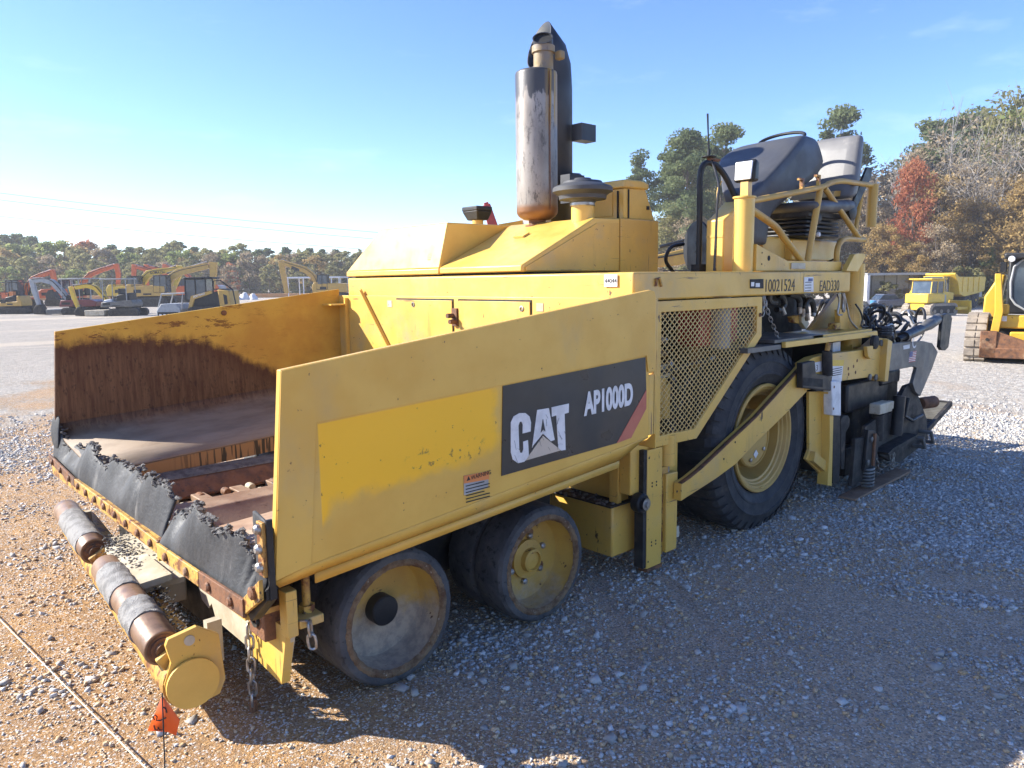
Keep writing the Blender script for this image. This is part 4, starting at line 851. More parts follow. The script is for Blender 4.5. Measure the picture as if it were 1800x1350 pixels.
# --- wheel-well machinery under the deck
bay = part(B().box(2.95, 4.25, .45, .5, .6, 1.58).box(3.9, 5.3, .9, .95, .6, 1.56), 'wheel_well_back', m_dark)  # near-black sheets stand for shade under the deck and hide lit ground
part(B().lathe([(.55, 0), (.55, .02), (.53, .02)], (3.25, .42, .98), (0, -1, 0), 64, True), 'brake_shield', m_dsteel)
part(B().prism([(4.688, 1.557), (4.948, 1.571), (4.954, 1.516), (4.192, 1.257), (4.141, 1.26)], 'y', .28, .31), 'diagonal_brace', m_yel)
part(B().prism([(4.776, 1.552), (4.989, 1.475), (4.821, 1.246), (4.274, 1.238)], 'y', .34, .36), 'web_plate', m_yel)
part(B().prism([(4.266, 1.446), (4.47, 1.439), (4.494, 1.279), (4.453, 1.275), (4.288, 1.29)], 'y', .08, .12), 'hanging_plate', m_yel)
for pts in ('fd: 360,140 420,180 440,270 380,330 340,330', 'fd: 500,130 600,160 640,220 640,300', 'fd: 590,120 680,170 690,250 685,320', 'fd: 730,380 720,280 750,210 800,220 825,300 830,380', 'fd: 240,140 250,230 330,240'):
    pass
for P in ([(3.524, 0.2, 1.574), (3.592, 0.2, 1.55), (3.618, 0.2, 1.5), (3.554, 0.2, 1.468), (3.509, 0.2, 1.47)], [(3.681, 0.2, 1.576), (3.798, 0.2, 1.556), (3.848, 0.2, 1.521), (3.851, 0.2, 1.475)], [(3.824, 0.22, 1.579), (3.933, 0.22, 1.547), (3.949, 0.22, 1.501), (3.946, 0.22, 1.46)], [(3.924, 0.18, 1.427), (3.907, 0.18, 1.485), (3.94, 0.18, 1.525), (4.002, 0.18, 1.517), (4.037, 0.18, 1.47), (4.047, 0.18, 1.423)], [(3.394, 0.2, 1.577), (3.408, 0.2, 1.528), (3.495, 0.2, 1.52)]):
    part(B().tube(smooth_path(P, 6), .022, 10), 'hydraulic_hose', m_hose)
for P in ([(3.832, 0.19, 1.476), (3.841, 0.19, 1.43)], [(3.89, 0.19, 1.463), (3.897, 0.19, 1.405)], [(3.909, 0.17, 1.428), (3.926, 0.17, 1.375)], [(4.024, 0.17, 1.424), (4.016, 0.17, 1.401)], [(3.556, 0.19, 1.485), (3.604, 0.19, 1.434)]):
    part(B().tube(P, .018, 10), 'hose_end', m_chr)
part(B().prism([(3.923, 1.414), (4.009, 1.411), (4.064, 1.338), (4.018, 1.299), (3.94, 1.355)], 'y', .22, .26), 'valve_block', m_cream, bevel=.004)
part(B().prism([(3.817, 1.407), (3.935, 1.414), (3.941, 1.344), (3.844, 1.36)], 'y', .24, .28), 'valve_block', m_yrust, bevel=.004)
c1 = [(3.027, 0.03, 1.58), (3.039, 0.03, 1.535), (3.089, 0.03, 1.452), (3.161, 0.03, 1.367), (3.217, 0.03, 1.301), (3.267, 0.03, 1.262)]; part(chain(c1, .045, .011, .0035), 'safety_chain', m_chr)
c1 = [(2.994, 0.02, 1.581), (2.987, 0.02, 1.461), (3.021, 0.02, 1.551)]; part(chain(c1, .045, .011, .0035), 'safety_chain', m_chr)
for P in ([(4.107, 0.03, 1.568), (4.144, 0.03, 1.515), (4.128, 0.03, 1.417), (4.201, 0.03, 1.408)], [(4.19, 0.03, 1.577), (4.215, 0.03, 1.525), (4.21, 0.03, 1.443), (4.237, 0.03, 1.436), (4.236, 0.03, 1.512), (4.216, 0.03, 1.577)], [(4.216, 0.03, 1.577), (4.288, 0.03, 1.464), (4.353, 0.03, 1.361), (4.515, 0.03, 1.274)], [(4.366, 0, 1.485), (4.455, 0, 1.429), (4.504, 0, 1.367), (4.49, 0, 1.31), (4.613, 0, 1.295)]):
    part(B().tube(smooth_path(P, 6), .007, 8), 'control_cable', m_hose if P[0][1] < .01 else m_chr)
part(B().prism([(4.09, 1.197), (4.22, 1.201), (4.223, 1.111), (4.091, 1.127)], 'y', .04, .06), 'white_plate', m_wht)
cs = [(4.685, 0.15, 1.09), (4.676, 0.15, 1.173)]; part(B().coil(cs[0], cs[1], .045, .008, 4), 'coil_spring', m_hose)
q = [(4.202, 0.1, 1.294), (4.225, 0.1, 1.329)]; part(B().box(q[0][0]-.04, q[0][0]+.05, .06, .12, q[0][2], q[0][2]+.05), 'rusty_block', m_yrust, bevel=.004)
# --- rear corner of the deck: hoist tower
t1 = [(4.17, 1.742), (4.304, 1.868), (4.366, 1.878), (4.495, 1.876), (4.509, 1.853), (4.382, 1.738)]; part(B().prism(t1, 'y', .0, .04), 'tower_plate', m_yel2, bevel=.003)
q = [(4.683, 0.1, 1.625), (4.726, 0.1, 1.25)]; part(B().tube([(4.53, .10, 1.80), (4.53, .10, 1.14)], .085, 24), 'hoist_cylinder', m_yel, label='tall yellow cylinder at the rear corner')
part(B().box(4.45, 4.62, .05, .15, 1.10, 1.16).box(4.40, 4.7, .0, .12, 1.03, 1.08), 'hoist_foot', m_yel)
q = [(4.511, 1.183)]; part(B().lathe([(.055, 0), (.055, .03), (.035, .04)], (q[0][0], -.085, q[0][1]), (0, -1, 0), 24, True), 'hoist_pin', m_dsteel)
hk = [(4.325, 1.162), (4.442, 1.16), (4.462, 1.059), (4.399, 1.06), (4.358, 1.08)]; part(B().prism(hk, 'y', -.12, -.09), 'hook_bracket', m_yel, bevel=.004)
# --- operator's station on the near side
post = part(B().lathe([(.066, 1.74), (.066, 2.215), (.075, 2.217), (.075, 2.228), (0, 2.228)], (2.92, .135, 0), (0, 0, 1), 32), 'lamp_column', m_yel2)
part(B().box(2.915, 2.965, .11, .165, 2.228, 2.325), 'lamp_foot', m_yel, post)
lamp = part(B().hexa([(2.910, .065, 2.320), (3.005, .08, 2.327), (3.005, .205, 2.327), (2.910, .22, 2.320), (2.925, .06, 2.467), (3.000, .08, 2.457), (3.000, .205, 2.457), (2.925, .225, 2.467)]), 'work_lamp', m_blk, bevel=.018, label='square black work lamp with a bright white lens')
part(B().hexa([(2.897, .085, 2.335), (2.911, .085, 2.335), (2.911, .20, 2.335), (2.897, .20, 2.335), (2.911, .08, 2.452), (2.925, .08, 2.452), (2.925, .205, 2.452), (2.911, .205, 2.452)]), 'lamp_lens', m_lens, lamp, bevel=.005)
part(B().lathe([(.05, 0), (.05, .006), (.012, .01), (.010, .05)], (2.93, .42, 2.515), (0, 0, 1), 20, True).tube([(2.93, .42, 2.55), (2.925, .425, 2.66), (2.92, .43, 2.80)], [.008, .005, .007], 8), 'antenna', m_blk)
part(B().box(2.93, 3.05, .405, .435, 2.498, 2.512), 'antenna_bracket', m_rust)
part(B().tube(smooth_path([(2.96, .42, 2.51), (2.93, .36, 2.40), (2.84, .28, 2.30), (2.80, .262, 2.2), (2.79, .262, 1.95), (2.78, .262, 1.75)], 6), .008, 8), 'lamp_cable', m_hose)
part(B().tube(smooth_path([(2.90, .30, 2.34), (2.82, .275, 2.27), (2.81, .27, 2.1), (2.81, .27, 1.75)], 6), .006, 8), 'lamp_cable', m_yrust)
part(B().prism([(3.0, 1.742), (3.0, 2.10), (3.06, 2.13), (3.22, 2.235), (3.26, 2.235), (3.26, 1.742)], 'y', .335, .475), 'station_box', m_yel2, bevel=.01)
part(B().box(2.996, 3.001, .34, .47, 1.98, 1.995), 'box_seam', m_yel)
part(B().tube(smooth_path([(3.02, .545, 1.75), (3.02, .545, 2.2), (3.02, .545, 2.42), (3.06, .53, 2.50), (3.14, .50, 2.49), (3.22, .46, 2.40), (3.32, .42, 2.22)], 6), .021, 12), 'grab_rail', m_blk)
part(B().box(2.98, 3.06, .51, .58, 1.742, 1.80), 'rail_foot', m_dsteel)
reel = part(B().lathe([(.0, 0), (.04, 0), (.04, .02), (.21, .02), (.215, .035), (.20, .05), (.10, .05), (.10, .17), (.20, .17), (.215, .185), (.20, .2), (0, .2)], (3.66, 1.02, 1.95), (.9, -.44, 0), 40), 'hose_reel', m_blk)
part(B().tube(smooth_path([(3.5, 1.1, 1.75), (3.42, 1.12, 1.85), (3.46, 1.1, 1.95), (3.6, 1.08, 1.98)], 6), .015, 10), 'reel_hose', m_hose)
cnq = [(3.33, .30, 2.27), (3.34, .52, 2.31), (3.90, .93, 2.66), (3.96, .88, 2.74), (4.02, .62, 2.82), (4.04, .34, 2.80), (3.98, .27, 2.74)]
cl = bmesh.new()
ring0 = [(3.30, .30, 2.25), (3.32, .50, 2.28), (3.62, .52, 2.20), (3.60, .29, 2.18)]
# moulded console: four lofted cross sections from the waist up to the crest
secs = [[(3.32, .30, 1.93), (3.32, .48, 1.93), (3.55, .48, 1.93), (3.55, .30, 1.93)],
        [(3.31, .295, 2.15), (3.31, .50, 2.15), (3.58, .50, 2.15), (3.58, .295, 2.15)],
        [(3.28, .285, 2.29), (3.29, .56, 2.33), (3.82, .60, 2.27), (3.74, .285, 2.27)],
        [(3.56, .27, 2.47), (3.60, .78, 2.55), (4.22, .86, 2.42), (4.24, .27, 2.47)],
        [(3.83, .27, 2.66), (3.82, .93, 2.64), (4.30, .95, 2.58), (4.34, .27, 2.60)],
        [(3.97, .29, 2.755), (3.93, .90, 2.72), (4.24, .90, 2.72), (4.27, .29, 2.75)],
        [(4.05, .33, 2.79), (4.0, .84, 2.765), (4.16, .84, 2.77), (4.20, .33, 2.785)]]
cv_ = [p for s_ in secs for p in s_]; cf = [(i*4+j, i*4+(j+1) % 4, (i+1)*4+(j+1) % 4, (i+1)*4+j) for i in range(6) for j in range(4)]+[(3, 2, 1, 0), (24, 25, 26, 27)]
con = part(B().add(cv_, cf), 'control_console', m_plas, bevel=.035, sub=1, ang=60)
part(B().tube([(4.2+.17*math.cos(a)*.5, .58+.19*math.sin(a), 2.80+.19*math.cos(a)*.30-.005) for a in [2*math.pi*k/36 for k in range(36)]], .013, 10, closed=True), 'steering_wheel', m_blk, con)
# seat
seat = bpy.data.objects.new('operator_seat', None); COL.objects.link(seat); seat.parent = PV
sy0, sy1 = .07, .60
part(B().hexa([(3.83, sy0, 2.165), (4.50, sy0, 2.20), (4.50, sy1, 2.20), (3.83, sy1, 2.165), (3.80, sy0, 2.26), (4.48, sy0, 2.31), (4.48, sy1, 2.31), (3.80, sy1, 2.26)]), 'seat_cushion', m_seatd, seat, bevel=.045, sub=1)
part(B().hexa([(4.43, sy0+.02, 2.30), (4.58, sy0+.02, 2.32), (4.58, sy1-.02, 2.32), (4.43, sy1-.02, 2.30), (4.60, sy0+.05, 2.83), (4.72, sy0+.05, 2.83), (4.72, sy1-.05, 2.83), (4.60, sy1-.05, 2.83)]), 'seat_back', m_seat, seat, bevel=.05, sub=1)
part(B().prism([(4.40, 2.19), (4.47, 2.17), (4.78, 2.50), (4.79, 2.57), (4.70, 2.57)], 'y', .10, .12), 'seat_hinge', m_blk, seat)
part(B().lathe([(.07, 0), (.07, .03), (.05, .04)], (4.45, .12, 2.21), (0, -1, 0), 24, True), 'recline_knob', m_blk, seat)
b = B()
for k in range(5): b.box(3.86+.012*(k % 2), 4.42-.012*(k % 2), .18, .56, 2.005+.032*k, 2.03+.032*k)
part(b, 'suspension_bellows', m_blk, seat, bevel=.01)
part(B().box(3.84, 4.45, .15, .60, 2.15, 2.185), 'seat_pan', m_dsteel, seat)
part(B().lathe([(.04, 0), (.045, .02), (.03, .03)], (4.0, .17, 2.14), (0, -1, 0), 20, True), 'weight_knob', m_blk, seat)
part(B().lathe([(.016, 0), (.02, .012), (.016, .024)], (4.02, .17, 2.02), (0, -1, 0), 14, True), 'lever_knob', m_wht, seat)
part(B().prism([(4.30, 2.32), (4.52, 2.34), (4.50, 2.38), (4.36, 2.37)], 'y', .20, .55), 'torn_foam', m_yc, seat)
part(B().box(3.57, 4.25, .36, .75, 1.745, 2.0).box(3.9, 4.72, .30, .8, 1.83, 1.99), 'seat_base', m_yel2, bevel=.01)
# railing
yr = .10
rl = bpy.data.objects.new('railing', None); COL.objects.link(rl); rl.parent = PV
part(B().tube(smooth_path([(2.95, yr, 2.20), (3.88, yr, 2.35), (4.05, yr, 2.395), (4.25, yr, 2.425), (4.5, yr, 2.43), (4.85, yr, 2.435)], 4), .021, 14), 'hand_rail', m_yc, rl)
part(B().tube(smooth_path([(2.94, yr, 2.145), (3.10, yr, 2.10), (3.27, yr, 2.045), (3.38, yr, 1.98), (3.55, yr, 1.88), (3.72, yr, 1.78)], 5), .024, 14), 'diagonal_rail', m_yc, rl)
part(B().tube([(3.90, yr, 2.345), (3.74, yr, 1.78)], .024, 14), 'diagonal_rail', m_yc, rl)
part(B().tube([(3.97, yr, 2.355), (4.59, yr, 2.015)], .022, 14), 'diagonal_rail', m_yc, rl)
part(B().tube(smooth_path([(4.70, yr, 1.995), (4.45, yr, 1.995), (4.33, yr, 1.99), (4.25, yr, 1.95), (4.22, yr, 1.88), (4.225, yr, 1.76)], 5), .022, 14), 'bent_rail', m_yc, rl)
part(B().tube([(4.82, yr, 2.44), (4.815, yr, 2.10)], .042, 16), 'end_post', m_yc, rl)
part(B().tube([(4.74, yr+.05, 2.43), (4.62, yr+.05, 2.0)], .02, 12), 'end_strut', m_yc, rl)
for x, z in ((3.62, 2.305), (3.87, 2.35)): part(B().box(x-.012, x+.012, yr-.012, yr+.012, z, z+.075).box(x-.05, x+.012, yr-.012, yr+.012, z+.075, z+.09), 'rail_hook', m_yrust, rl)
gs = part(B().prism([(2.96, 1.745), (2.96, 1.92), (3.38, 1.815), (4.22, 1.815), (4.22, 1.745)], 'y', .06, .085), 'station_skirt', m_yel, bevel=.003)
for x, z, r_ in ((3.12, 1.83, .018), (3.03, 1.865, .006), (3.03, 1.79, .006)): part(B().lathe([(r_, 0), (r_, .001)], (x, .0595, z), (0, -1, 0), 14, True), 'skirt_hole', m_dark, gs)
part(B().box(3.42, 3.62, .05, .058, 1.76, 1.80), 'bare_patch', m_cream, gs)
part(B().tube([(4.30, .3, 1.78), (4.31, .13, 1.85), (4.27, .12, 1.95)], .008, 8), 'seat_cable', m_hose)
# deck edge writing
def side_text(s, name, px, sx, size): return text(s, name, m_blk, PV, size, (px[0], .0045, px[1]), (1, 0, 0), (0, 0, 1), sx, -.0005, depth=.002)
a = [(2.194, 2.602), (2.196, 2.601)]; 
d = [(2.792, 1.691), (2.955, 1.692), (2.959, 1.63), (2.796, 1.633)]; o = part(B().prism(d, 'y', .001, .0055), 'dealer_plate', m_dsteel)
part(B().box(d[0][0]+.008, d[0][0]+.045, -.001, .001, d[0][1]-.045, d[0][1]-.018).box(d[0][0]+.065, d[0][0]+.115, -.001, .001, d[0][1]-.05, d[0][1]-.025), 'plate_mark', m_wht, o)
n0 = [(2.993, 1.607), (3.386, 1.604), (2.988, 1.689)]; side_text('10021524', 'fleet_number', n0[0], (n0[1][0]-n0[0][0])/.62*.98, (n0[2][1]-n0[0][1])/.72) if False else None
def fit_text(s, name, x0, x1, z0, z1):
    o = side_text(s, name, (x0, z0), 1, .1); v = [q.co for q in o.data.vertices]; a0 = min(q.x for q in v); a1 = max(q.x for q in v); c0 = min(q.z for q in v); c1 = max(q.z for q in v)
    for q in o.data.vertices: q.co.x = x0+(q.co.x-a0)/(a1-a0)*(x1-x0); q.co.z = z0+(q.co.z-c0)/(c1-c0)*(z1-z0)
    return o
fit_text('10021524', 'fleet_number', n0[0][0], n0[1][0], n0[0][1], n0[2][1])
n1 = [(3.761, 1.597), (4.075, 1.595), (3.754, 1.675)]; fit_text('EAD330', 'unit_number', n1[0][0], n1[1][0], n1[0][1], n1[2][1])
q = [(3.51, 1.701), (3.646, 1.702), (3.656, 1.595), (3.519, 1.597)]; o = part(B().prism(q, 'y', .0, .0055), 'white_tag', m_wht)
for k in range(5): part(B().box(q[0][0]+.015, q[1][0]-.03, -.001, .0, q[0][1]-.04-.02*k, q[0][1]-.034-.02*k), 'text_line', m_gsteel, o)
part(B().box(q[0][0]+.06, q[1][0]-.01, -.001, .0, q[0][1]-.03, q[0][1]-.01), 'tag_mark', m_navy, o)
part(B().tube([(1.80, -.0, 1.66), (1.80, -.0, 1.70), (1.83, -.0, 1.705), (1.85, -.0, 1.66)], .008, 8), 'lifting_eye', m_yrust)
# --- screed and its running gear at the rear
sp = [(4.771, 1.153), (4.968, 1.151), (5.503, 1.13), (5.719, 1.098), (5.874, 1.007), (5.758, 0.87), (5.506, 0.641), (5.387, 0.69), (5.308, 0.776), (5.383, 0.902), (5.315, 0.922), (4.768, 0.929)]; ps = part(B().prism(sp, 'y', -.12, -.09), 'screed_arm_plate', m_gsteel, bevel=.003)
q = [(5.041, 1.12), (5.18, 1.123), (5.185, 1.089), (5.053, 1.088)]; part(B().prism(q, 'y', -.123, -.120), 'small_label', m_wht, ps)
q = [(5.237, 1.082)]; text('C', 'chalk_letter', m_wht, ps, .16, (q[0][0], -.1215, q[0][1]), (1, 0, .04), (0, 0, 1), .85, 0)
fq = [(5.191, 1.058), (5.349, 1.058), (5.327, 0.965), (5.183, 0.968)]; fo = part(B().prism(fq, 'y', -.1225, -.1205), 'flag_sticker', m_wht, ps)
for k in range(7):
    t0, t1 = k/6.5, (k+.5)/6.5
    L = lambda a, b, t: (a[0]+(b[0]-a[0])*t, a[1]+(b[1]-a[1])*t)
    part(B().prism([L(fq[0], fq[3], t0), L(fq[1], fq[2], t0), L(fq[1], fq[2], min(t1, 1)), L(fq[0], fq[3], min(t1, 1))], 'y', -.1235, -.1228), 'flag_stripe', m_red, fo)
part(B().prism([fq[0], L(fq[0], fq[1], .45), L(L(fq[0], fq[3], .5), L(fq[1], fq[2], .5), .45), L(fq[0], fq[3], .5)], 'y', -.1245, -.1236), 'flag_canton', m_navy, fo)
lk = [(5.856, 1.344), (5.955, 1.358), (6.061, 1.343), (6.102, 1.305), (6.053, 1.039), (5.974, 1.015), (5.879, 1.025), (5.825, 1.058), (5.838, 1.214)]; part(B().prism(lk, 'y', -.15, -.12), 'depth_link', m_blk, bevel=.006)
c = [(5.116, -0.1, 1.191), (5.468, -0.1, 1.234), (5.671, -0.1, 1.269), (5.902, -0.1, 1.313)]; part(B().tube([c[0], c[1]], .042, 18), 'depth_screw_barrel', m_hose); part(B().tube([c[1], c[2], c[3]], [.03, .05, .045], 16), 'depth_screw', m_gsteel)
part(B().tube([Vector(c[0])+Vector((-.08, .02, -.02)), c[0]], .025, 12), 'barrel_end', m_blk)
rg3 = random.Random(11); hb = B(); hb2 = B()
for k in range(84):
    cxx = rg3.uniform(4.75, 5.85); cyy = rg3.uniform(-.02, .6); czz = rg3.uniform(1.16, 1.40); rr = rg3.uniform(.04, .11); tl = rg3.uniform(0, 6.28); el = rg3.uniform(-.6, .6)
    e1 = Vector((math.cos(tl), math.sin(tl), 0)); e2 = Vector((-math.sin(tl)*el, math.cos(tl)*el, 1)).normalized()
    P = [Vector((cxx, cyy, czz))+(e1*math.cos(a)+e2*math.sin(a))*rr for a in [R(20*i) for i in range(rg3.randint(9, 18))]]
    (hb if k % 3 else hb2).tube(P, .013 if k % 3 else .009, 8)
part(hb, 'bundled_hoses', m_hose, kind='stuff'); part(hb2, 'coiled_cables', m_chr, kind='stuff')
part(B().box(4.7, 5.7, .05, .7, .95, 1.20), 'hose_tray', m_blk)
cs = [(4.804, -0.05, 1.21), (4.811, -0.05, 1.286)]; part(B().coil(cs[0], cs[1], .06, .012, 4), 'coil_hose', m_hose)
# screed body
part(B().box(4.55, 5.45, .05, 2.9, .30, .80), 'screed_body', m_dsteel, bevel=.02)
part(B().box(4.3, 5.1, .0, 2.9, .62, .86).box(4.9, 5.3, -.02, 1.2, .78, .90), 'screed_top', m_blk, bevel=.02)
part(B().tube([(4.0, .1, .45), (4.0, 2.9, .45)], .13, 20), 'auger', m_dsteel)
part(B().box(5.3, 5.95, .06, 2.88, .14, .60).box(4.4, 5.3, .04, 2.9, .08, .32), 'screed_plates', m_blk, bevel=.015)
part(B().box(4.0, 4.7, .12, 2.8, .62, .95), 'screed_frame', m_blk, bevel=.015)
se = [(4.708, 0.612), (4.927, 0.553), (5.116, 0.661), (5.26, 0.757), (5.422, 0.762), (5.576, 0.608), (5.794, 0.389), (5.86, 0.175), (5.197, 0.085), (4.983, 0.136), (4.706, 0.251)]; part(B().prism(se, 'y', -.09, -.05), 'screed_end_frame', m_dsteel, bevel=.004)
ep = [(4.18, 0.459), (4.34, 0.447), (4.346, 0.53), (4.538, 0.562), (4.582, 0.457), (4.578, 0.105), (4.15, 0.082)]; egt = part(B().prism(ep, 'y', -.13, -.10), 'end_gate', m_dsteel, bevel=.004)
eq = [(4.345, 0.507), (4.468, 0.483), (4.569, 0.416), (4.523, 0.159), (4.309, 0.185)]; part(B().prism(eq, 'y', -.155, -.131), 'gate_plate', m_blk, egt, bevel=.003)
for p in [(4.405, 0.422), (4.358, 0.245)]: part(B().lathe([(.022, 0), (.022, .01), (.012, .014)], (p[0], -.155, p[1]), (0, -1, 0), 14, True), 'gate_bolt', m_gsteel, egt)
part(B().bar([(4.458, -0.16, 0.463)][0], [(4.453, -0.16, 0.203)][0], .02, .03), 'gate_rib', m_rust, egt)
sk = [(4.036, -0.15, 0.084), (5.125, -0.15, 0.083)]; part(B().hexa([(sk[0][0], -.21, .008), (sk[1][0], -.21, .03), (sk[1][0], -.08, .03), (sk[0][0], -.08, .008), (sk[0][0], -.21, .024), (sk[1][0], -.21, .05), (sk[1][0], -.08, .05), (sk[0][0], -.08, .024)]), 'ski_plate', m_worn)
for a, b_ in (([(4.393, -0.15, 0.075), (4.392, -0.15, 0.212)]),): part(B().coil((a[0], -.15, .04), (b_[0], -.15, .20), .042, .010, 6), 'gate_spring', m_gsteel)
c = [(4.922, -0.12, 0.251), (4.956, -0.12, 0.079)]; part(chain([c[0], c[1]], .05, .013, .0045), 'gate_chain', m_chr); part(chain([Vector(c[0])+Vector((.03, .0, .0)), Vector(c[1])+Vector((.03, 0, .02))], .05, .013, .0045), 'gate_chain', m_chr)
c = [(4.577, -0.12, 0.294), (4.68, -0.12, 0.102)]; part(chain([c[0], c[1]], .05, .013, .0045), 'gate_chain', m_chr)
q = [(4.602, -0.12, 0.594), (4.613, -0.12, 0.381)]; part(B().tube([q[0], q[1]], .045, 18), 'gate_jack', m_dsteel)
q = [(4.519, -0.12, 0.644), (4.843, -0.12, 0.59)]; part(B().box(q[0][0], q[1][0]-.08, -.17, -.08, q[0][2]-.04, q[0][2]+.045), 'jack_head', m_cream, bevel=.008); part(B().box(q[1][0]-.075, q[1][0], -.15, -.10, q[0][2]-.03, q[0][2]+.035), 'jack_head', m_cream, bevel=.006)
q = [(5.03, -0.12, 0.697), (4.991, -0.12, 0.365)]; part(B().tube([q[0], q[1]], .05, 18), 'screed_jack', m_blk)
q = [(4.644, 0.28), (4.753, 0.303), (5.275, 0.341), (5.286, 0.321), (4.663, 0.257)]; part(B().prism(q, 'y', -.2, -.02), 'gate_shelf', m_dsteel)
hd = [(5.173, -0.14, 0.662), (5.106, -0.14, 0.517), (5.294, -0.14, 0.45), (5.513, -0.14, 0.471)]; part(B().tube(hd, .016, 10), 'crank_handle', m_blk)
for P in ([(5.421, 0.282), (5.555, 0.262), (5.585, 0.191), (5.432, 0.208)], [(5.617, 0.305), (5.754, 0.277), (5.777, 0.206), (5.645, 0.226)]):
    part(B().tube([(P[0][0], -.09, P[0][1]), (P[0][0], -.19, P[0][1]), (P[2][0]-.1, -.19, P[2][1]), (P[2][0]-.1, -.09, P[2][1])], .018, 10), 'step_loop', m_gsteel)
q = [(5.72, -0.05, 0.542), (5.993, -0.05, 0.51)]; part(B().lathe([(.05, 0), (.055, .02), (.055, .2), (.04, .22)], q[0], (1, -.25, 0), 20, True), 'rusty_cap', m_rust)
# walkway grating at the very rear
wy = bpy.data.objects.new('walkway', None); COL.objects.link(wy); wy.parent = PV
part(B().bar((6.03, -.01, .235), (6.66, -.01, .425), .03, .05).bar((6.03, -.01, .235), (6.03, 2.9, .235), .04, .04).bar((6.66, -.01, .425), (6.66, 2.9, .425), .04, .04), 'walkway_frame', m_dsteel, wy)
for k in range(16): part(B().bar((6.06+k*.0375, .0, .247+k*.0113), (6.06+k*.0375, 2.9, .247+k*.0113), .012, .03), 'grating_bar', m_gsteel, wy)
# ------------------------------------------------------------------ small things in the foreground
fl = thing('marker_flag', 'small orange lot flag with handwritten numbers on a wire stake before the push roller', 'flag', (-1.0, -.25, 0))
sb, stp = Vector((.0, .0, -.03)), Vector((.050, .106, .412))
fl_w = B().tube([sb, stp], .0022, 6).build('wire_stake', m_dsteel, fl)
m_flag = MAT('fluorescent_orange_film', (.85, .13, .02), (.80, .11, .02), 6, rough=.45)
fr, fd_ = Vector(rt), Vector((0, 0, 1)); fr = Vector((rt.x, rt.y, 0)).normalized()
c0 = Vector((.049, .104, .405))
q = [c0, c0+fr*-.056+Vector((0, 0, -.120)), c0+fr*.004+Vector((.004, .002, -.128)), c0+fr*.034+Vector((0, 0, -.138)), c0+fr*.047+Vector((.004, .003, -.088)), c0+fr*.016+Vector((.002, .002, -.03))]
flag_p = B().add(q, [(0, 1, 2, 5), (5, 2, 3, 4)]).build('flag', m_flag, fl, solid=.0012)
nrm = fr.cross(Vector((0, 0, 1)))
def stroke(pts): return B().tube([c0+fr*a+Vector((0, 0, b))+nrm*(.0030) for a, b in pts], .0021, 6)
stroke([(-.033, -.100), (-.030, -.116), (-.022, -.117), (-.020, -.107), (-.016, -.117), (-.004, -.116), (-.003, -.100)]).build('marker_digit', m_blk, flag_p)
stroke([(-.030, -.082), (-.033, -.070), (-.026, -.064), (-.020, -.072), (-.024, -.083), (-.012, -.084), (.008, -.075)]).build('marker_digit', m_blk, flag_p)
stroke([(.002, -.038), (.010, -.045), (.012, -.058)]).build('marker_digit', m_blk, flag_p)
co = B().tube([(-1.516, 6.5, .03), (-1.113, 1.92, .028), (-1.017, .83, .03), (-.953, .11, .03), (-.803, -1.6, .03)], .0026, 6).build('cord', MAT('pale_cord', (.62, .60, .45), rough=.8))
tag(co, 'thin pale cord stretched along the orange dirt in front of the paver', 'cord')

# ------------------------------------------------------------------ machines in the background
FH = Vector((math.cos(YAW), math.sin(YAW), 0)); RH = Vector((math.sin(YAW), -math.cos(YAW), 0))
def spot(lat, dep, z=None):                              # lat: metres to the right of the view axis, dep: metres away
    p = Vector((CAM.x, CAM.y, 0))+FH*dep+RH*lat; p.z = float(terr(np.array(p.x), np.array(p.y))) if z is None else z; return p
RZ = YAW-math.pi/2                                       # local x to the right, local y away
def beam_poly(pts, ws):                                  # outline of a bent boom from its centre line and widths
    P = [Vector(p) for p in pts]; L_, R_ = [], []
    for i, p in enumerate(P):
        t = ((P[min(i+1, len(P)-1)]-P[max(i-1, 0)])).normalized(); n_ = Vector((-t.y, t.x))*ws[i]/2; L_.append(tuple(p+n_)); R_.append(tuple(p-n_))
    return L_+R_[::-1]
def track(parent, x0, x1, y0, wd, h, mat, shoes=True, roll=m_dsteel, z0=0):
    r_ = h/2; n = 8
    loop = [(x1-r_+r_*math.sin(a), z0+r_-r_*math.cos(a)) for a in [math.pi*k/n for k in range(n+1)]]+[(x0+r_-r_*math.sin(a), z0+r_+r_*math.cos(a)) for a in [math.pi*k/n for k in range(n+1)]]
    o = B().prism(loop, 'y', y0, y0+wd).build('track', mat, parent)
    b = B(); inner = [((x-(x0+x1)/2)*.86+(x0+x1)/2, (z-z0-r_)*.62+z0+r_) for x, z in loop]; B().prism(inner, 'y', y0-.02, y0-.002).build('track_frame', roll, o)
    for k in range(4): B().lathe([(r_*.33, 0), (r_*.33, .03)], (x0+r_+(x1-x0-2*r_)*(k/3), y0-.03, z0+r_*.75), (0, -1, 0), 12, True).build('track_wheel', mat, o)
    if shoes:
        P = [Vector((a, c)) for a, c in loop]+[Vector(loop[0])]; per = sum((P[i+1]-P[i]).length for i in range(len(P)-1)); N = int(per/(.16 if h < .7 else .2)); s = 0; i = 0; acc = 0; b = B()
        for k in range(N):
            d_ = per*k/N
            while acc+(P[i+1]-P[i]).length < d_: acc += (P[i+1]-P[i]).length; i += 1
            t = (P[i+1]-P[i]).normalized(); c = P[i]+t*(d_-acc); n_ = Vector((t.y, -t.x)); w_ = per/N*.38
            q = [c-t*w_, c+t*w_, c+t*w_+n_*.03, c-t*w_+n_*.03]; b.prism([tuple(p) for p in q], 'y', y0+.01, y0+wd-.01)
        b.build('track_shoes', mat, o, kind='stuff')
    return o
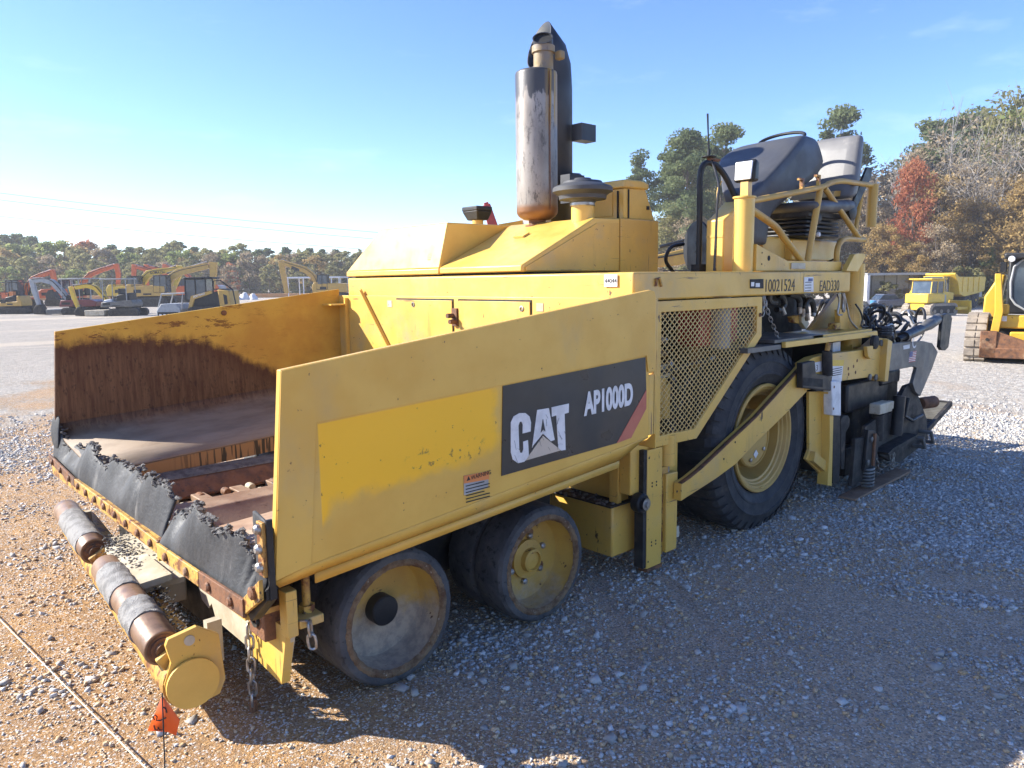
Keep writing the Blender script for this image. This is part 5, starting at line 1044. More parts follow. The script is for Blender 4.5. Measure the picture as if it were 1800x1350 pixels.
def cab_box(par, x0, x1, y0, y1, z0, z1, frame, slant=.15, glass=m_glass, roofm=None):
    B().prism([(x0, z0), (x1, z0), (x1, z1), (x0+slant, z1)], 'y', y0+.03, y1-.03).build('cab_glass', glass, par)
    b = B(); t = .045*(z1-z0)
    for y in (y0, y1-.06):
        for (a, c) in (((x0, z0), (x0+slant, z1)), ((x1, z0), (x1, z1)), ((x0, z0), (x1, z0)), ((x0+slant, z1), (x1, z1)), (((x0+x1)/2, z0), ((x0+x1)/2+slant*.3, z1))):
            b.bar((a[0], y+.03, a[1]), (c[0], y+.03, c[1]), .06, .07)
    b.build('cab_frame', frame, par)
    B().box(x0+slant-.1, x1+.06, y0-.02, y1+.02, z1, z1+.09).build('cab_roof', roofm or frame, par, bevel=.03)
def excavator(name, label, lat, dep, G, z=None, ry=0, group=None):
    e = thing(name, label, 'excavator', spot(lat, dep, z), RZ+ry, group); c = G['col']
    for o_ in G.get('tracks', []): track(e, *o_)
    if 'carry' in G: B().box(*G['carry']).build('undercarriage', m_dsteel, e)
    if 'house' in G:
        for nm, poly, ya, yb, m in G['house']:
            ho = B().prism(poly, 'y', ya, yb).build(nm, m, e, bevel=.04)
            if nm == 'house' and yb-ya > 1.3:
                xs = [p[0] for p in poly]; zs = [p[1] for p in poly]; x0, x1, z0, z1 = min(xs), max(xs), min(zs), max(zs); wd, hh_ = x1-x0, z1-z0
                B().box(x0+.08*wd, x0+.30*wd, ya-.015, ya+.01, z0+.30*hh_, z0+.62*hh_).build('side_vent', m_blk, ho)
                B().box(x0+.36*wd, x0+.60*wd, ya-.015, ya+.01, z0+.12*hh_, z0+.26*hh_).build('body_decal', m_blk, ho)
                B().tube([(x0+.1*wd, ya+.05, z1-.05), (x0+.1*wd, ya+.05, z1+.28), (x0+.42*wd, ya+.05, z1+.28), (x0+.42*wd, ya+.05, z1-.05)], .022, 6).build('hand_rail', m_blk, ho)
                B().tube([(x0+.18*wd, (ya+yb)/2, z1-.05), (x0+.18*wd, (ya+yb)/2, z1+.22)], .05, 8).build('exhaust_stub', m_rust, ho)
        if 'boom' in G and G.get('bw', .3) > .22:
            bp_ = [Vector((p[0], G.get('by', 0)-G.get('bw', .3)/2-.03, p[1]+.12)) for p in G['boom'][0]]
            B().tube(smooth_path(bp_, 4), .028, 6).build('boom_hose', m_hose, e)
    for a in G.get('cab', []): cab_box(e, *a)
    for a in G.get('canopy', []):
        x0, x1, y0, y1, z0, z1, m = a; 
        for x in (x0, x1):
            for y in (y0, y1): B().bar((x, y, z0), (x+.05*(1 if x == x0 else 0), y, z1), .045, .045).build('canopy_post', m, e)
        B().box(x0-.1, x1+.1, y0-.08, y1+.08, z1, z1+.07).build('canopy_roof', m, e, bevel=.02)
        B().box((x0+x1)/2-.2, (x0+x1)/2+.25, y0+.2, y1-.2, z0+.3, z0+.42).box((x0+x1)/2+.15, (x0+x1)/2+.28, y0+.2, y1-.2, z0+.4, z0+.95).build('seat', m_blk, e, bevel=.03)
    bw = G.get('bw', .3); yb = G.get('by', 0)
    if 'boom' in G: o = B().prism(beam_poly(*G['boom']), 'y', yb-bw/2, yb+bw/2).build('boom', c, e, bevel=.02)
    if 'stick' in G: B().prism(beam_poly(*G['stick']), 'y', yb-bw*.4, yb+bw*.4).build('stick', c, e, bevel=.02)
    for a, b_, r_ in G.get('rams', []):
        a = Vector((a[0], yb, a[1])); b_ = Vector((b_[0], yb, b_[1])); m = a.lerp(b_, .6)
        o = B().tube([a, m], r_, 10).build('ram_barrel', m_blk, e); B().tube([m, b_], r_*.55, 8).build('ram_rod', m_chr, e)
    if 'bucket' in G:
        x, z_, s = G['bucket']; P = [(x-.45*s, z_+.05*s), (x-.5*s, z_+.45*s), (x-.2*s, z_+.85*s), (x+.12*s, z_+.9*s), (x+.3*s, z_+.5*s), (x+.55*s, z_+.02*s)]
        B().prism(P, 'y', yb-.4*s, yb+.4*s).build('bucket', m_dsteel, e, bevel=.03)
        for k in range(4): B().prism([(x+.5*s, z_+.06*s), (x+.55*s, z_), (x+.68*s, z_-.02*s)], 'y', yb-.38*s+k*.22*s, yb-.30*s+k*.22*s).build('bucket_tooth', m_gsteel, e)
    if 'blade' in G: x0, x1, z0, z1, m = G['blade']; B().box(x0, x1, -.85, .85, z0, z1).box(x0, x1+.5, -.3, -.2, z0+.1, z0+.25).build('blade', m, e, bevel=.02)
    return e
dk = m_dsteel
# 1 small yellow digger cut by the left edge
k = 60/1330
excavator('mini_excavator', 'small golden mini excavator with a black canopy, cut off by the left edge', -38.9, 60, dict(col=m_yc, tracks=[(-1.27, 1.30, -.75, .35, .46, m_trk), (-1.27, 1.30, .45, .35, .46, m_trk)], carry=(-.6, .7, -.6, .6, .3, .6),
    house=[('house', [(-.95, .62), (.75, .62), (.78, .95), (.62, 1.42), (.45, 1.42), (.42, .98), (-.95, .92)], -.7, .7, m_yc), ('engine_cover', [(-.55, .98), (.4, .98), (.4, 1.5), (-.5, 1.3)], -.6, .6, m_blk)],
    canopy=[(-.95, .55, -.6, .6, .9, 2.42, m_blk)], boom=([(-1.0, .75), (-1.25, .95), (-1.75, 1.7), (-2.3, 2.0)], (.3, .35, .3, .25)), bw=.28, blade=(-2.3, -1.9, .05, .4, m_cream)))
B().box(-.2, .1, -.55, -.2, 1.35, 1.75).build('seat', m_orgl, bpy.data.objects['mini_excavator'])
# 2 red and grey digger with grey boom
excavator('mini_excavator', 'red mini excavator with a light grey boom, its bucket set down on the gravel', -33.0, 57, dict(col=m_gry, tracks=[(-.2, 2.5, -.9, .4, .5, m_trk), (-.2, 2.5, .5, .4, .5, m_trk)], carry=(.3, 1.9, -.7, .7, .3, .62),
    house=[('house', [(-.35, .60), (2.35, .60), (2.45, .95), (1.9, 1.12), (-.2, 1.08)], -.85, .85, m_dred), ('seat_cover', [(-.1, 1.1), (.35, 1.1), (.3, 1.5), (.0, 1.45)], -.4, .4, m_blk)],
    canopy=[(-.15, 1.15, -.7, .7, 1.05, 2.60, m_gry), (.55, 2.0, -.7, .7, 1.1, 2.62, m_gry)], boom=([(.0, .98), (-.55, 1.75), (-1.15, 2.42), (-1.9, 2.60), (-2.62, 2.52)], (.3, .42, .42, .34, .28)), stick=([(-2.70, 2.68), (-2.55, 1.7), (-2.30, .62)], (.34, .32, .22)), bw=.32,
    rams=[((-.3, .95), (-.85, 1.95), .07), ((-1.3, 2.72), (-2.6, 2.75), .06)], bucket=(-2.2, .02, .85), blade=(-1.35, -.25, .08, .42, m_gsteel)))
# 3 yellow digger with grey canopy
excavator('mini_excavator', 'bright yellow boomed mini excavator with grey canopy, nearest of the diggers on the left', -27.2, 53.5, dict(col=m_yb, tracks=[(-.75, 1.35, -.8, .36, .5, m_trk), (-.75, 1.35, .45, .36, .5, m_trk)], carry=(-.3, .9, -.6, .6, .3, .62),
    house=[('house', [(-1.25, .62), (.95, .62), (1.0, .85), (.9, 1.1), (-1.2, .95)], -.75, .75, m_gsteel), ('seat_box', [(-.3, 1.0), (.7, 1.0), (.7, 1.6), (-.2, 1.45)], -.5, .5, m_blk), ('fender', [(-1.15, .9), (-.5, .98), (-.55, 1.2), (-1.1, 1.1)], -.6, .6, m_wht)],
    canopy=[(-1.1, .55, -.65, .65, .95, 2.52, m_gry)], boom=([(-.95, .75), (-1.35, 1.35), (-1.85, 1.95), (-2.45, 2.12), (-3.30, 2.0)], (.3, .34, .36, .3, .26)), stick=([(-3.62, 2.08), (-3.45, 1.3), (-3.18, .45)], (.26, .28, .2)), bw=.26,
    rams=[((-1.05, .78), (-1.75, 1.65), .06), ((-2.1, 2.28), (-3.5, 2.2), .05)], bucket=(-3.0, .0, .75), blade=(-2.35, -1.0, .05, .42, m_cream)))
# 4 orange diggers behind
def orange(lat, dep, label, flip, tall=1., up=1.):
    f = -1 if flip else 1
    X_ = lambda pts: [(f*a*tall, b*up) for a, b in pts]
    G = dict(col=m_org, tracks=[(-1.9, 1.9, -1.2, .5, .8, m_trk), (-1.9, 1.9, .7, .5, .8, m_trk)], carry=(-.8, .8, -.9, .9, .4, .95),
        house=[('house', X_([(-2.1, .95), (1.2, .95), (1.2, 1.25), (.6, 1.4), (.5, 2.0), (-1.9, 2.0), (-2.15, 1.7)]), -1.15, 1.15, m_org), ('counterweight', X_([(-2.4, 1.0), (-2.1, 1.0), (-1.9, 1.95), (-2.3, 1.8)]), -1.1, 1.1, m_gry)],
        cab=[(-.4 if f > 0 else -.9, .9 if f > 0 else .4, -1.15, -.2, 1.35, 2.75, m_blk, .15)],
        boom=(X_([(1.1, 1.5), (1.5, 2.7), (2.3, 3.6), (3.4, 4.1), (4.6, 4.45)]), (.35, .5, .55, .45, .35)), stick=(X_([(4.75, 4.75), (4.9, 3.6), (4.75, 2.0)]), (.5, .45, .3)), bw=.42,
        rams=[(X_([(1.5, 1.6)])[0], X_([(2.2, 3.2)])[0], .1), (X_([(2.4, 3.95)])[0], X_([(4.6, 4.8)])[0], .09)], bucket=(f*4.6*tall, .8, 1.1))
    return excavator('excavator', label, lat, dep, G, group=None)
orange(-50.5, 78, 'orange excavator farthest left, partly hidden by the small golden digger', False, .80, .80)
orange(-47.6, 82, 'tall orange excavator whose bent arm rises above the red and grey digger', False, 1.14, .93)
orange(-40.3, 92, 'orange excavator behind, leftmost of the row of three raised orange arms', True, 1.02, .97)
orange(-37.5, 96, 'orange excavator behind, middle one of the row of three raised orange arms', True, 1.05) if False else orange(-41.5, 98, 'orange excavator behind, middle one of the row of three raised orange arms', True, 1.06, 1.0)
orange(-41.7, 104, 'orange excavator behind, right-hand one of the row of three raised orange arms', True, 1.10, 1.04)
# 5 yellow excavators with long booms
def bigyellow(name, label, lat, dep, m, boom, stick, cab, hx, text_=None, tw=None):
    G = dict(col=m, tracks=[(hx-.6, hx+3.0, -1.4, .6, .9, m_trk), (hx-.6, hx+3.0, .8, .6, .9, m_trk)], carry=(hx+.2, hx+2.2, -1, 1, .5, 1.05),
        house=[('house', [(hx-.3, 1.05), (hx+3.0, 1.05), (hx+3.0, 2.0), (hx+1.6, 2.1), (hx-.3, 2.0)], -1.3, 1.3, m), ('counterweight', [(hx-.85, 1.0), (hx-.25, 1.0), (hx-.25, 2.25), (hx-.7, 2.2), (hx-.95, 1.7)], -1.3, 1.3, m)], cab=[(*cab, -1.3, -.3, 1.4, 3.0, m_blk, .12)], boom=boom, stick=stick, bw=.5,
        rams=[((boom[0][1][0]-.3, boom[0][1][1]+.45), (boom[0][-1][0]-.2, boom[0][-1][1]+.42), .1)])
    e = excavator('excavator', label, lat, dep, G)
    if text_: text(text_, 'boom_lettering', m_blk, e, .42, (*tw[:1], -.262, tw[1]), tw[2], (0, 0, 1), .8, .008, depth=.004)
    return e
bigyellow('excavator', 'yellow excavator with dark block lettering on its boom, behind the grey canopy digger', -38.6, 80, m_yb, ([(-.35, 1.35), (-.2, 2.2), (.8, 3.3), (2.0, 3.55), (3.9, 3.75)], (.5, .75, .75, .6, .45)), ([(4.1, 4.1), (3.85, 3.0), (3.3, 1.8)], (.5, .55, .4)), (-1.0, .2), -2.2, 'KOMATSU', (1.05, 3.25, (1, 0, .06)))
bigyellow('excavator', 'golden yellow excavator with a long boom reaching right above the black skid steer', -34.5, 76, m_yc, ([(.2, 1.5), (.7, 2.8), (1.6, 3.35), (3.0, 3.65), (4.6, 3.95)], (.5, .75, .7, .65, .55)), ([(5.05, 4.3), (5.0, 3.2), (4.75, 1.6)], (.75, .6, .4)), (-.5, .8), -2.4, None)
e = bigyellow('excavator', 'golden yellow excavator standing alone by the white shelter, stick hanging down', -21.95, 88, m_yc, ([(-.2, 1.5), (-.6, 2.8), (-1.6, 3.65), (-3.0, 4.1), (-4.1, 4.5)], (.5, .7, .75, .65, .5)), ([(-4.3, 4.75), (-4.2, 3.4), (-3.9, 1.0)], (.7, .6, .4)), (-.1, 1.1), .3, None)
B().prism([(-3.2, 3.75), (-2.3, 3.45), (-2.25, 3.75), (-3.1, 4.1)], 'y', -.258, -.252).build('boom_panel', m_decal, e)
# 6 tracked loader with mulching head
asv = thing('compact_track_loader', 'black and gold compact track loader with a white mulching head, behind the hopper wing', 'track loader', spot(-19.5, 47.5), RZ)
track(asv, -.35, 1.95, -.95, .45, .72, m_trk); track(asv, -.35, 1.95, .5, .45, .72, m_trk)
B().prism([(-.3, .55), (1.9, .5), (2.15, 1.25), (1.7, 1.75), (.4, 1.35), (-.3, 1.0)], 'y', -.7, .7).build('body', m_blk, asv, bevel=.03)
B().prism([(1.65, .65), (2.3, .7), (2.25, 1.72), (1.55, 1.78)], 'y', -.85, .85).build('engine_hood', m_yc, asv, bevel=.05)
B().prism([(1.95, .85), (2.15, .9), (2.12, 1.4), (1.9, 1.5)], 'y', -.87, -.85).build('hood_grille', m_blk, asv)
cab_box(asv, -.55, .75, -.6, .6, 1.15, 2.42, m_blk, .05); B().box(-.55, 1.2, -.62, .62, 2.42, 2.55).build('roof', m_blk, asv, bevel=.03)
o = B().prism([(-.35, .55), (-.15, .55), (.1, 1.2), (1.2, 1.55), (1.15, 1.72), (-.1, 1.4)], 'y', -.82, -.66).build('lift_arm', m_yc, asv); o2 = B().prism([(-.35, .55), (-.15, .55), (.1, 1.2), (1.2, 1.55), (1.15, 1.72), (-.1, 1.4)], 'y', .66, .82).build('lift_arm', m_yc, asv)
B().tube([(1.25, -.7, 1.7), (1.3, -.7, 2.3), (1.7, -.7, 2.35), (2.45, -.7, 1.75), (2.6, -.7, .75), (2.3, -.7, .7)], .04, 8).tube([(1.3, -.7, 1.8), (2.4, -.7, 1.78)], .035, 8).build('guard_bar', m_blk, asv)
hdm = B().prism([(-2.2, .0), (-.75, .0), (-.75, .62), (-1.0, .95), (-1.9, .95), (-2.2, .5)], 'y', -1.0, .9).build('mulching_head', m_gry, asv, bevel=.03)
B().box(-2.1, -.85, -1.03, -1.0, .02, .45).build('drum_opening', m_dark, asv)
for kx in range(5): B().hexa([(-2.05+kx*.25, -1.08, .08), (-1.93+kx*.25, -1.08, .05), (-1.93+kx*.25, -1.02, .05), (-2.05+kx*.25, -1.02, .08), (-1.98+kx*.25, -1.08, .34), (-1.85+kx*.25, -1.08, .30), (-1.85+kx*.25, -1.02, .30), (-1.98+kx*.25, -1.02, .34)]).build('cutter_tooth', m_orgl if kx == 2 else m_wht, asv)
B().tube([(-2.15, -.9, .55), (-1.85, -.9, 1.55), (-.55, -.9, 1.6), (-.7, -.9, .6)], .05, 8).tube([(-2.15, .7, .55), (-1.85, .7, 1.55), (-.55, .7, 1.6)], .05, 8).tube([(-1.85, -.9, 1.55), (-1.85, .7, 1.55)], .05, 8).build('push_bar', m_gry, asv)
text('POSI-TRACK', 'arm_lettering', m_wht, asv, .17, (.05, -.823, 1.28), (1, 0, .31), (0, 0, 1), .8, .003)
# 7 shelter, truck, tarp heaps, far bank
sh = thing('open_shelter', 'long white flat-roofed open shelter far behind the lone excavator', 'shelter', spot(-28, 112), RZ)
B().box(-3.9, 3.6, -3, 3, 2.85, 3.05).build('roof', m_wht, sh)
for x in (-3.8, -1.6, .4, 2.4, 3.5):
    for y in (-2.9, 2.9): B().box(x-.06, x+.06, y-.06, y+.06, 0, 2.85).build('post', m_wht, sh)
tr = thing('pickup_truck', 'white and red truck parked beside the white shelter, peeping over the paver body', 'truck', spot(-23.4, 102), RZ)
B().prism([(-1.2, .5), (1.4, .5), (1.4, 1.1), (-1.2, 1.0)], 'y', -.9, .9).build('body', m_dred, tr, bevel=.08); B().prism([(-.9, 1.05), (1.2, 1.1), (.8, 1.75), (-.5, 1.75)], 'y', -.8, .8).build('cab', m_gry, tr, bevel=.08); B().prism([(-.7, 1.12), (.0, 1.12), (-.05, 1.6), (-.4, 1.6)], 'y', -.83, -.79).build('window', m_glass, tr)
for x in (-.75, .95): B().lathe([(.36, 0), (.36, .2), (.2, .22)], (x, -.75, .36), (0, -1, 0), 18, True).build('wheel', m_tyre2, tr)
for i, (lx, s, lab) in enumerate(((-36.4, .72, 'white wrapped heap on the far bank, the taller one left of the lone excavator'), (-35.2, .6, 'white wrapped heap on the far bank, the lower one nearer the lone excavator'))):
    b = B(); 
    b.lathe([(.0, 1.35*s), (.35*s, 1.25*s), (.6*s, .9*s), (.9*s, .5*s), (1.1*s, .1*s), (1.1*s, -.3)], (0, 0, 0), (0, 0, 1), 14); b.v = [tuple(Vector(v)*random.uniform(.85, 1.15)) for v in b.v]
    tag(b.build('wrapped_heap', m_wht, loc=spot(lx, 104)), lab, 'heap')
bank = B().prism([(-30, -.1), (30, -.1), (29, .55), (-28, .62)], 'y', 0, 3).build('soil_bank', MAT('orange_soil', (.46, .22, .08), (.40, .22, .10), 2, rough=.95, bump=.4, bsc=8), loc=spot(-48, 118)); bank.rotation_euler = (0, 0, RZ); bank['kind'] = 'structure'
# 8 red arm behind the hood and golden boom behind the deck
e = excavator('excavator', 'red excavator behind the paver hood, only its bent red arm showing beside the muffler', -1.4, 26, dict(col=m_red, tracks=[(-1.2, 1.2, -.8, .4, .6, m_trk), (-1.2, 1.2, .5, .4, .6, m_trk)], carry=(-.5, .5, -.6, .6, .3, .7), house=[('house', [(-1.1, .7), (1.0, .7), (1.0, 1.5), (-1.1, 1.6)], -.8, .8, m_red)],
    boom=([(.6, 1.3), (1.1, 2.4), (.9, 3.3), (.62, 4.25)], (.35, .4, .36, .26)), stick=([(.60, 4.32), (.80, 3.7), (1.15, 2.9)], (.16, .14, .14)), bw=.22), 0)
e = excavator('excavator', 'golden excavator mostly hidden behind the paver, its boom panel showing left of the operator station', 6.6, 27, dict(col=m_yc, tracks=[(-1.6, 1.6, -1.1, .5, .75, m_trk), (-1.6, 1.6, .6, .5, .75, m_trk)], carry=(-.7, .7, -.8, .8, .4, .85), house=[('house', [(-1.7, .85), (1.3, .85), (1.3, 1.6), (-1.7, 1.7)], -1.05, 1.05, m_yc)],
    boom=([(-1.6, 2.30), (-.8, 2.42), (.3, 2.65), (1.0, 2.9), (1.4, 2.6), (1.2, 1.5)], (.4, .5, .5, .42, .4, .4)), bw=.34, rams=[((-1.35, 2.82), (.8, 3.35), .06)]), 0)
o = B().prism([(-.42, 2.40), (-.30, 2.42), (.12, 2.49), (.42, 2.62), (.30, 2.76), (-.45, 2.66)], 'y', -.18, -.172).build('boom_panel', m_decal, e); B().prism([(-.44, 2.66), (-.40, 2.40), (-.36, 2.41), (-.38, 2.665)], 'y', -.185, -.181).build('panel_stripe', m_stripe, o)
text('CAT', 'panel_lettering', m_wht, o, .23, (-.28, -.185, 2.46), (1, 0, .18), (0, 0, 1), .85, .008, depth=.004)

# ------------------------------------------------------------------ right-hand side
# bulldozer seen from behind
dz = thing('bulldozer', 'yellow crawler bulldozer with boxy cab and pale track shoes, parked before the dump truck', 'bulldozer', spot(33.4, 60.5), RZ+R(26))
for y in (-1.25, .65): track(dz, -1.75, 1.6, y, .6, .95, m_steel_track)
B().prism([(-1.55, .45), (1.3, .45), (1.35, 1.3), (-1.6, 1.32)], 'y', -.62, .62).build('hull', m_yb, dz, bevel=.05)
B().prism([(-1.75, 1.0), (.3, 1.0), (.3, 1.75), (-1.72, 1.75)], 'y', -1.0, 1.0).build('fuel_tank', m_yb, dz, bevel=.08)
cab_box(dz, -1.2, .3, -.85, .85, 1.75, 2.72, m_yb, .1, roofm=m_yb); B().box(-1.4, .5, -1.0, 1.0, 2.82, 2.92).build('canopy', m_yb, dz, bevel=.03)
B().prism([(.3, 1.2), (2.0, 1.2), (2.0, 1.75), (.3, 1.95)], 'y', -.55, .55).build('bonnet', m_yb, dz, bevel=.05); B().tube([(1.1, 0, 1.8), (1.1, 0, 2.7)], .06, 10).build('exhaust', m_rust, dz)
B().prism([(2.5, .1), (2.7, .05), (2.75, .6), (2.65, 1.15), (2.55, 1.1), (2.6, .6)], 'y', -1.6, 1.6).build('blade', m_yb, dz); B().box(1.2, 2.55, -1.45, -1.25, .45, .65).build('push_arm', m_yb, dz); B().box(1.2, 2.55, 1.25, 1.45, .45, .65).build('push_arm', m_yb, dz)
B().prism([(.35, .9), (.9, .9), (.85, 1.6), (.4, 1.7)], 'y', -.7, -.56).build('side_door', m_gry, dz)
# articulated dump truck
dt = thing('dump_truck', 'yellow articulated dump truck with a tipping body and big black wheels, behind the bulldozer', 'dump truck', spot(44.9, 78), RZ+R(36))
wheels = [(-4.2, -1.25), (1.4, -1.25), (3.2, -1.25), (-4.2, .7), (1.4, .7), (3.2, .7)]
for x, y in wheels:
    o = B().lathe([(.45, .0), (.7, .02), (.82, .12), (.82, .48), (.7, .55)], (x, y, .82), (0, 1, 0), 28, True).build('wheel', m_tyre2, dt); B().lathe([(.45, -.01), (.40, .08), (.15, .05), (.12, -.04), (0, -.04)], (x, y, .82), (0, 1, 0), 22).build('rim', m_yb, o)
B().box(-4.6, 4.2, -.5, .5, .8, 1.25).build('chassis', m_blk, dt)
B().prism([(-6.2, .9), (-3.4, .9), (-3.4, 2.0), (-5.7, 2.0), (-6.25, 1.5)], 'y', -1.1, 1.1).build('bonnet', m_yb, dt, bevel=.1)
cab_box(dt, -3.6, -2.1, -.95, .95, 1.6, 3.25, m_yb, .15)
B().prism([(-1.4, 2.6), (-1.0, 1.5), (.2, 1.25), (3.2, 1.55), (4.6, 1.75), (4.75, 3.15), (4.5, 3.2), (-1.3, 3.25), (-2.1, 3.65), (-2.2, 3.5)], 'y', -1.45, 1.45).build('dump_body', m_yb, dt, bevel=.04)
for x in (-.4, .8, 2.0, 3.2): B().box(x-.08, x+.08, -1.5, -1.45, 1.7, 3.15).build('body_rib', m_yb, dt)
B().box(4.3, 4.9, -1.1, 1.1, 1.1, 1.9).build('fender', m_gry, dt)
# open trailer, car, barrel
tl = thing('open_container', 'grey open-sided container standing at the edge of the wood behind the car', 'container', spot(43.9, 84), RZ)
B().box(-5.2, 1.5, 1.2, 1.3, .2, 3.5).build('wall_panel', m_gry, tl); B().box(-5.2, -4.9, -1.2, 1.3, .2, 3.6).build('end_post', m_wht, tl); B().box(-5.2, 1.5, -1.2, 1.3, 3.5, 3.75).build('roof', m_gry, tl); B().box(-5.2, 1.5, -1.2, 1.3, .1, .35).build('floor', m_gsteel, tl)
for x in (-3.6, -2.2, -.8, .6): B().box(x-.05, x+.05, 1.15, 1.2, .35, 3.5).build('wall_rib', m_gsteel, tl)
car = thing('parked_car', 'dark grey-blue hatchback car parked in front of the grey container', 'car', spot(39.8, 80), RZ+R(10)); m_car = MAT('grey_blue_car_paint', (.10, .115, .16), rough=.3)
B().prism([(-1.9, .3), (1.9, .3), (2.0, .75), (1.2, .95), (.8, 1.0), (-1.75, .95), (-2.0, .7)], 'y', -.85, .85).build('body', m_car, car, bevel=.08); B().prism([(-1.7, .95), (.9, .98), (.2, 1.45), (-1.2, 1.48)], 'y', -.72, .72).build('cabin', m_glass, car, bevel=.06); B().prism([(-1.2, 1.45), (.2, 1.42), (.15, 1.52), (-1.1, 1.55)], 'y', -.70, .70).build('roof', m_car, car, bevel=.03)
for x in (-1.25, 1.3):
    for y in (-.88, .68): o = B().lathe([(.32, 0), (.32, .2)], (x, y, .32), (0, 1, 0), 20, True).build('wheel', m_tyre2, car); B().lathe([(.21, -.01), (.18, .02), (0, .0)], (x, y, .32), (0, 1, 0), 16).build('rim', m_chr, o)
brl = B().lathe([(0, 0), (.3, 0), (.32, .1), (.30, .3), (.32, .45), (.30, .6), (.32, .9), (.28, .95), (0, .95)], (0, 0, 0), (0, 0, 1), 20).build('barrel', m_blue, loc=spot(37.2, 78)); tag(brl, 'light blue plastic barrel beside the parked car', 'barrel')
rw = B().lathe([(.2, 0), (.42, .02), (.45, .1), (.42, .22), (.2, .25)], (0, 0, .45), (1, .3, 0), 20, True).build('loose_tyre', m_tyre2, loc=spot(36.4, 78.4)); tag(rw, 'black tyre left of the blue barrel', 'tyre')
# tracked loader cut by the right edge
ct = thing('compact_track_loader', 'yellow compact track loader with worn brown coupler, cut off by the right edge', 'track loader', spot(10.2, 15.3, 0), RZ-R(36)); m_ctl = MAT('worn_loader_yellow', (.66, .38, .03), (.58, .33, .04), 5, rough=.42, layers=[(RUST, 14, .66, .7, (1, 1, 1))])
def tloop(y0, wd, mat):                                  # tracks run along local y (machine faces us)
    o = bpy.data.objects.new('track', None); COL.objects.link(o); o.parent = ct
    prof = [(-.95, .1), (-.8, .0), (.9, .0), (1.15, .15), (1.2, .4), (1.0, .62), (.2, .85), (-.35, .92), (-.62, .85), (-.95, .45)]
    B().prism(prof, 'x', y0, y0+wd).build('track_belt', m_steel_track, o, bevel=.03)
    P = [Vector(p) for p in prof]; b = []
    for i in range(len(P)):
        a, c = P[i], P[(i+1) % len(P)]; n_ = max(1, int((c-a).length/.14))
        for q_ in range(n_):
            m = a.lerp(c, (q_+.5)/n_); t = (c-a).normalized(); nn = Vector((t.y, -t.x)); w_ = (c-a).length/n_*.40
            b.append([m-t*w_, m+t*w_, m+t*w_*.8+nn*.035, m-t*w_*.8+nn*.035])
    for q_ in b:
        for (xa, xb) in ((y0+.005, y0+wd*.48), (y0+wd*.53, y0+wd-.005)): B().prism([tuple(v) for v in q_], 'x', xa, xb).build('track_lug', m_steel_track, o)
tloop(-.80, .36, None); tloop(.68, .36, None)
B().box(-.56, .62, -.6, 1.2, .25, .8).build('chassis', m_blk, ct)
B().prism([(-.62, .55), (-.40, .55), (-.34, 1.0), (-.26, 1.7), (-.36, 1.7), (-.60, 1.25)], 'y', .35, 1.2).build('side_tower', m_ctl, ct, bevel=.03)
B().prism([(-.42, .16), (-.28, .16), (-.18, 1.0), (-.26, 1.72), (-.36, 1.72), (-.32, 1.0)], 'y', -.95, -.78).build('lift_arm', m_ctl, ct, bevel=.01)
B().prism([(.95, .16), (1.1, .16), (1.0, 1.0), (1.05, 1.72), (.95, 1.72), (.88, 1.0)], 'y', -.95, -.78).build('lift_arm', m_ctl, ct, bevel=.01)
B().box(-.30, 1.0, -.80, -.55, .66, .92).build('cowl', m_ctl, ct, bevel=.03); B().box(-.28, -.10, -.74, -.5, .92, 1.12).build('side_cowl', m_ctl, ct, bevel=.03)
B().box(-.28, -.12, -.815, -.80, .80, .90).build('white_label', m_wht, ct)
B().prism([(-.18, .92), (.95, .92), (.95, 2.05), (-.18, 2.05)], 'y', -.35, 1.0).build('cab', m_blk, ct, bevel=.04)
B().box(-.25, 1.05, -.55, 1.05, 2.0, 2.12).build('roof', m_blk, ct, bevel=.03)
dq_ = [(-.10, 1.25), (-.12, 1.55), (-.08, 1.85), (.05, 1.98), (.85, 1.98), (.85, 1.0), (.15, 1.0), (-.02, 1.12)]
B().prism(dq_, 'y', -.40, -.38).build('windscreen', m_glass, ct)
B().tube([(a, -.41, c) for a, c in dq_], .022, 8, closed=True).build('window_frame', m_gry, ct)
B().lathe([(.05, 0), (.06, .02), (.05, .05)], (-.12, -.56, 2.0), (0, -1, 0), 16, True).build('head_lamp', m_wht, ct); B().box(-.32, -.22, -.3, .0, 1.75, 1.95).build('side_lamp', m_blk, ct)
B().hexa([(-.52, -1.12, .10), (1.2, -1.12, .10), (1.2, -1.0, .10), (-.52, -1.0, .10), (-.50, -1.08, .62), (-.28, -1.08, .62), (-.28, -.98, .62), (-.50, -.98, .62)]).box(-.52, 1.2, -1.12, -1.0, .10, .30).box(-.52, -.24, -1.12, -1.0, .1, .62).build('coupler', m_rust, ct, bevel=.015)
B().lathe([(.03, 0), (.03, .01)], (-.40, -1.12, .46), (0, -1, 0), 12, True).build('coupler_bolt', m_dark, ct)
for x in (.1, .6): B().tube([(x, -.95, .35), (x+.3, -.95, .42)], .04, 10).build('coupler_ram', m_chr, ct)
B().box(-.05, .75, -.9, -.6, .42, .60).build('tilt_frame', m_ctl, ct, bevel=.02)
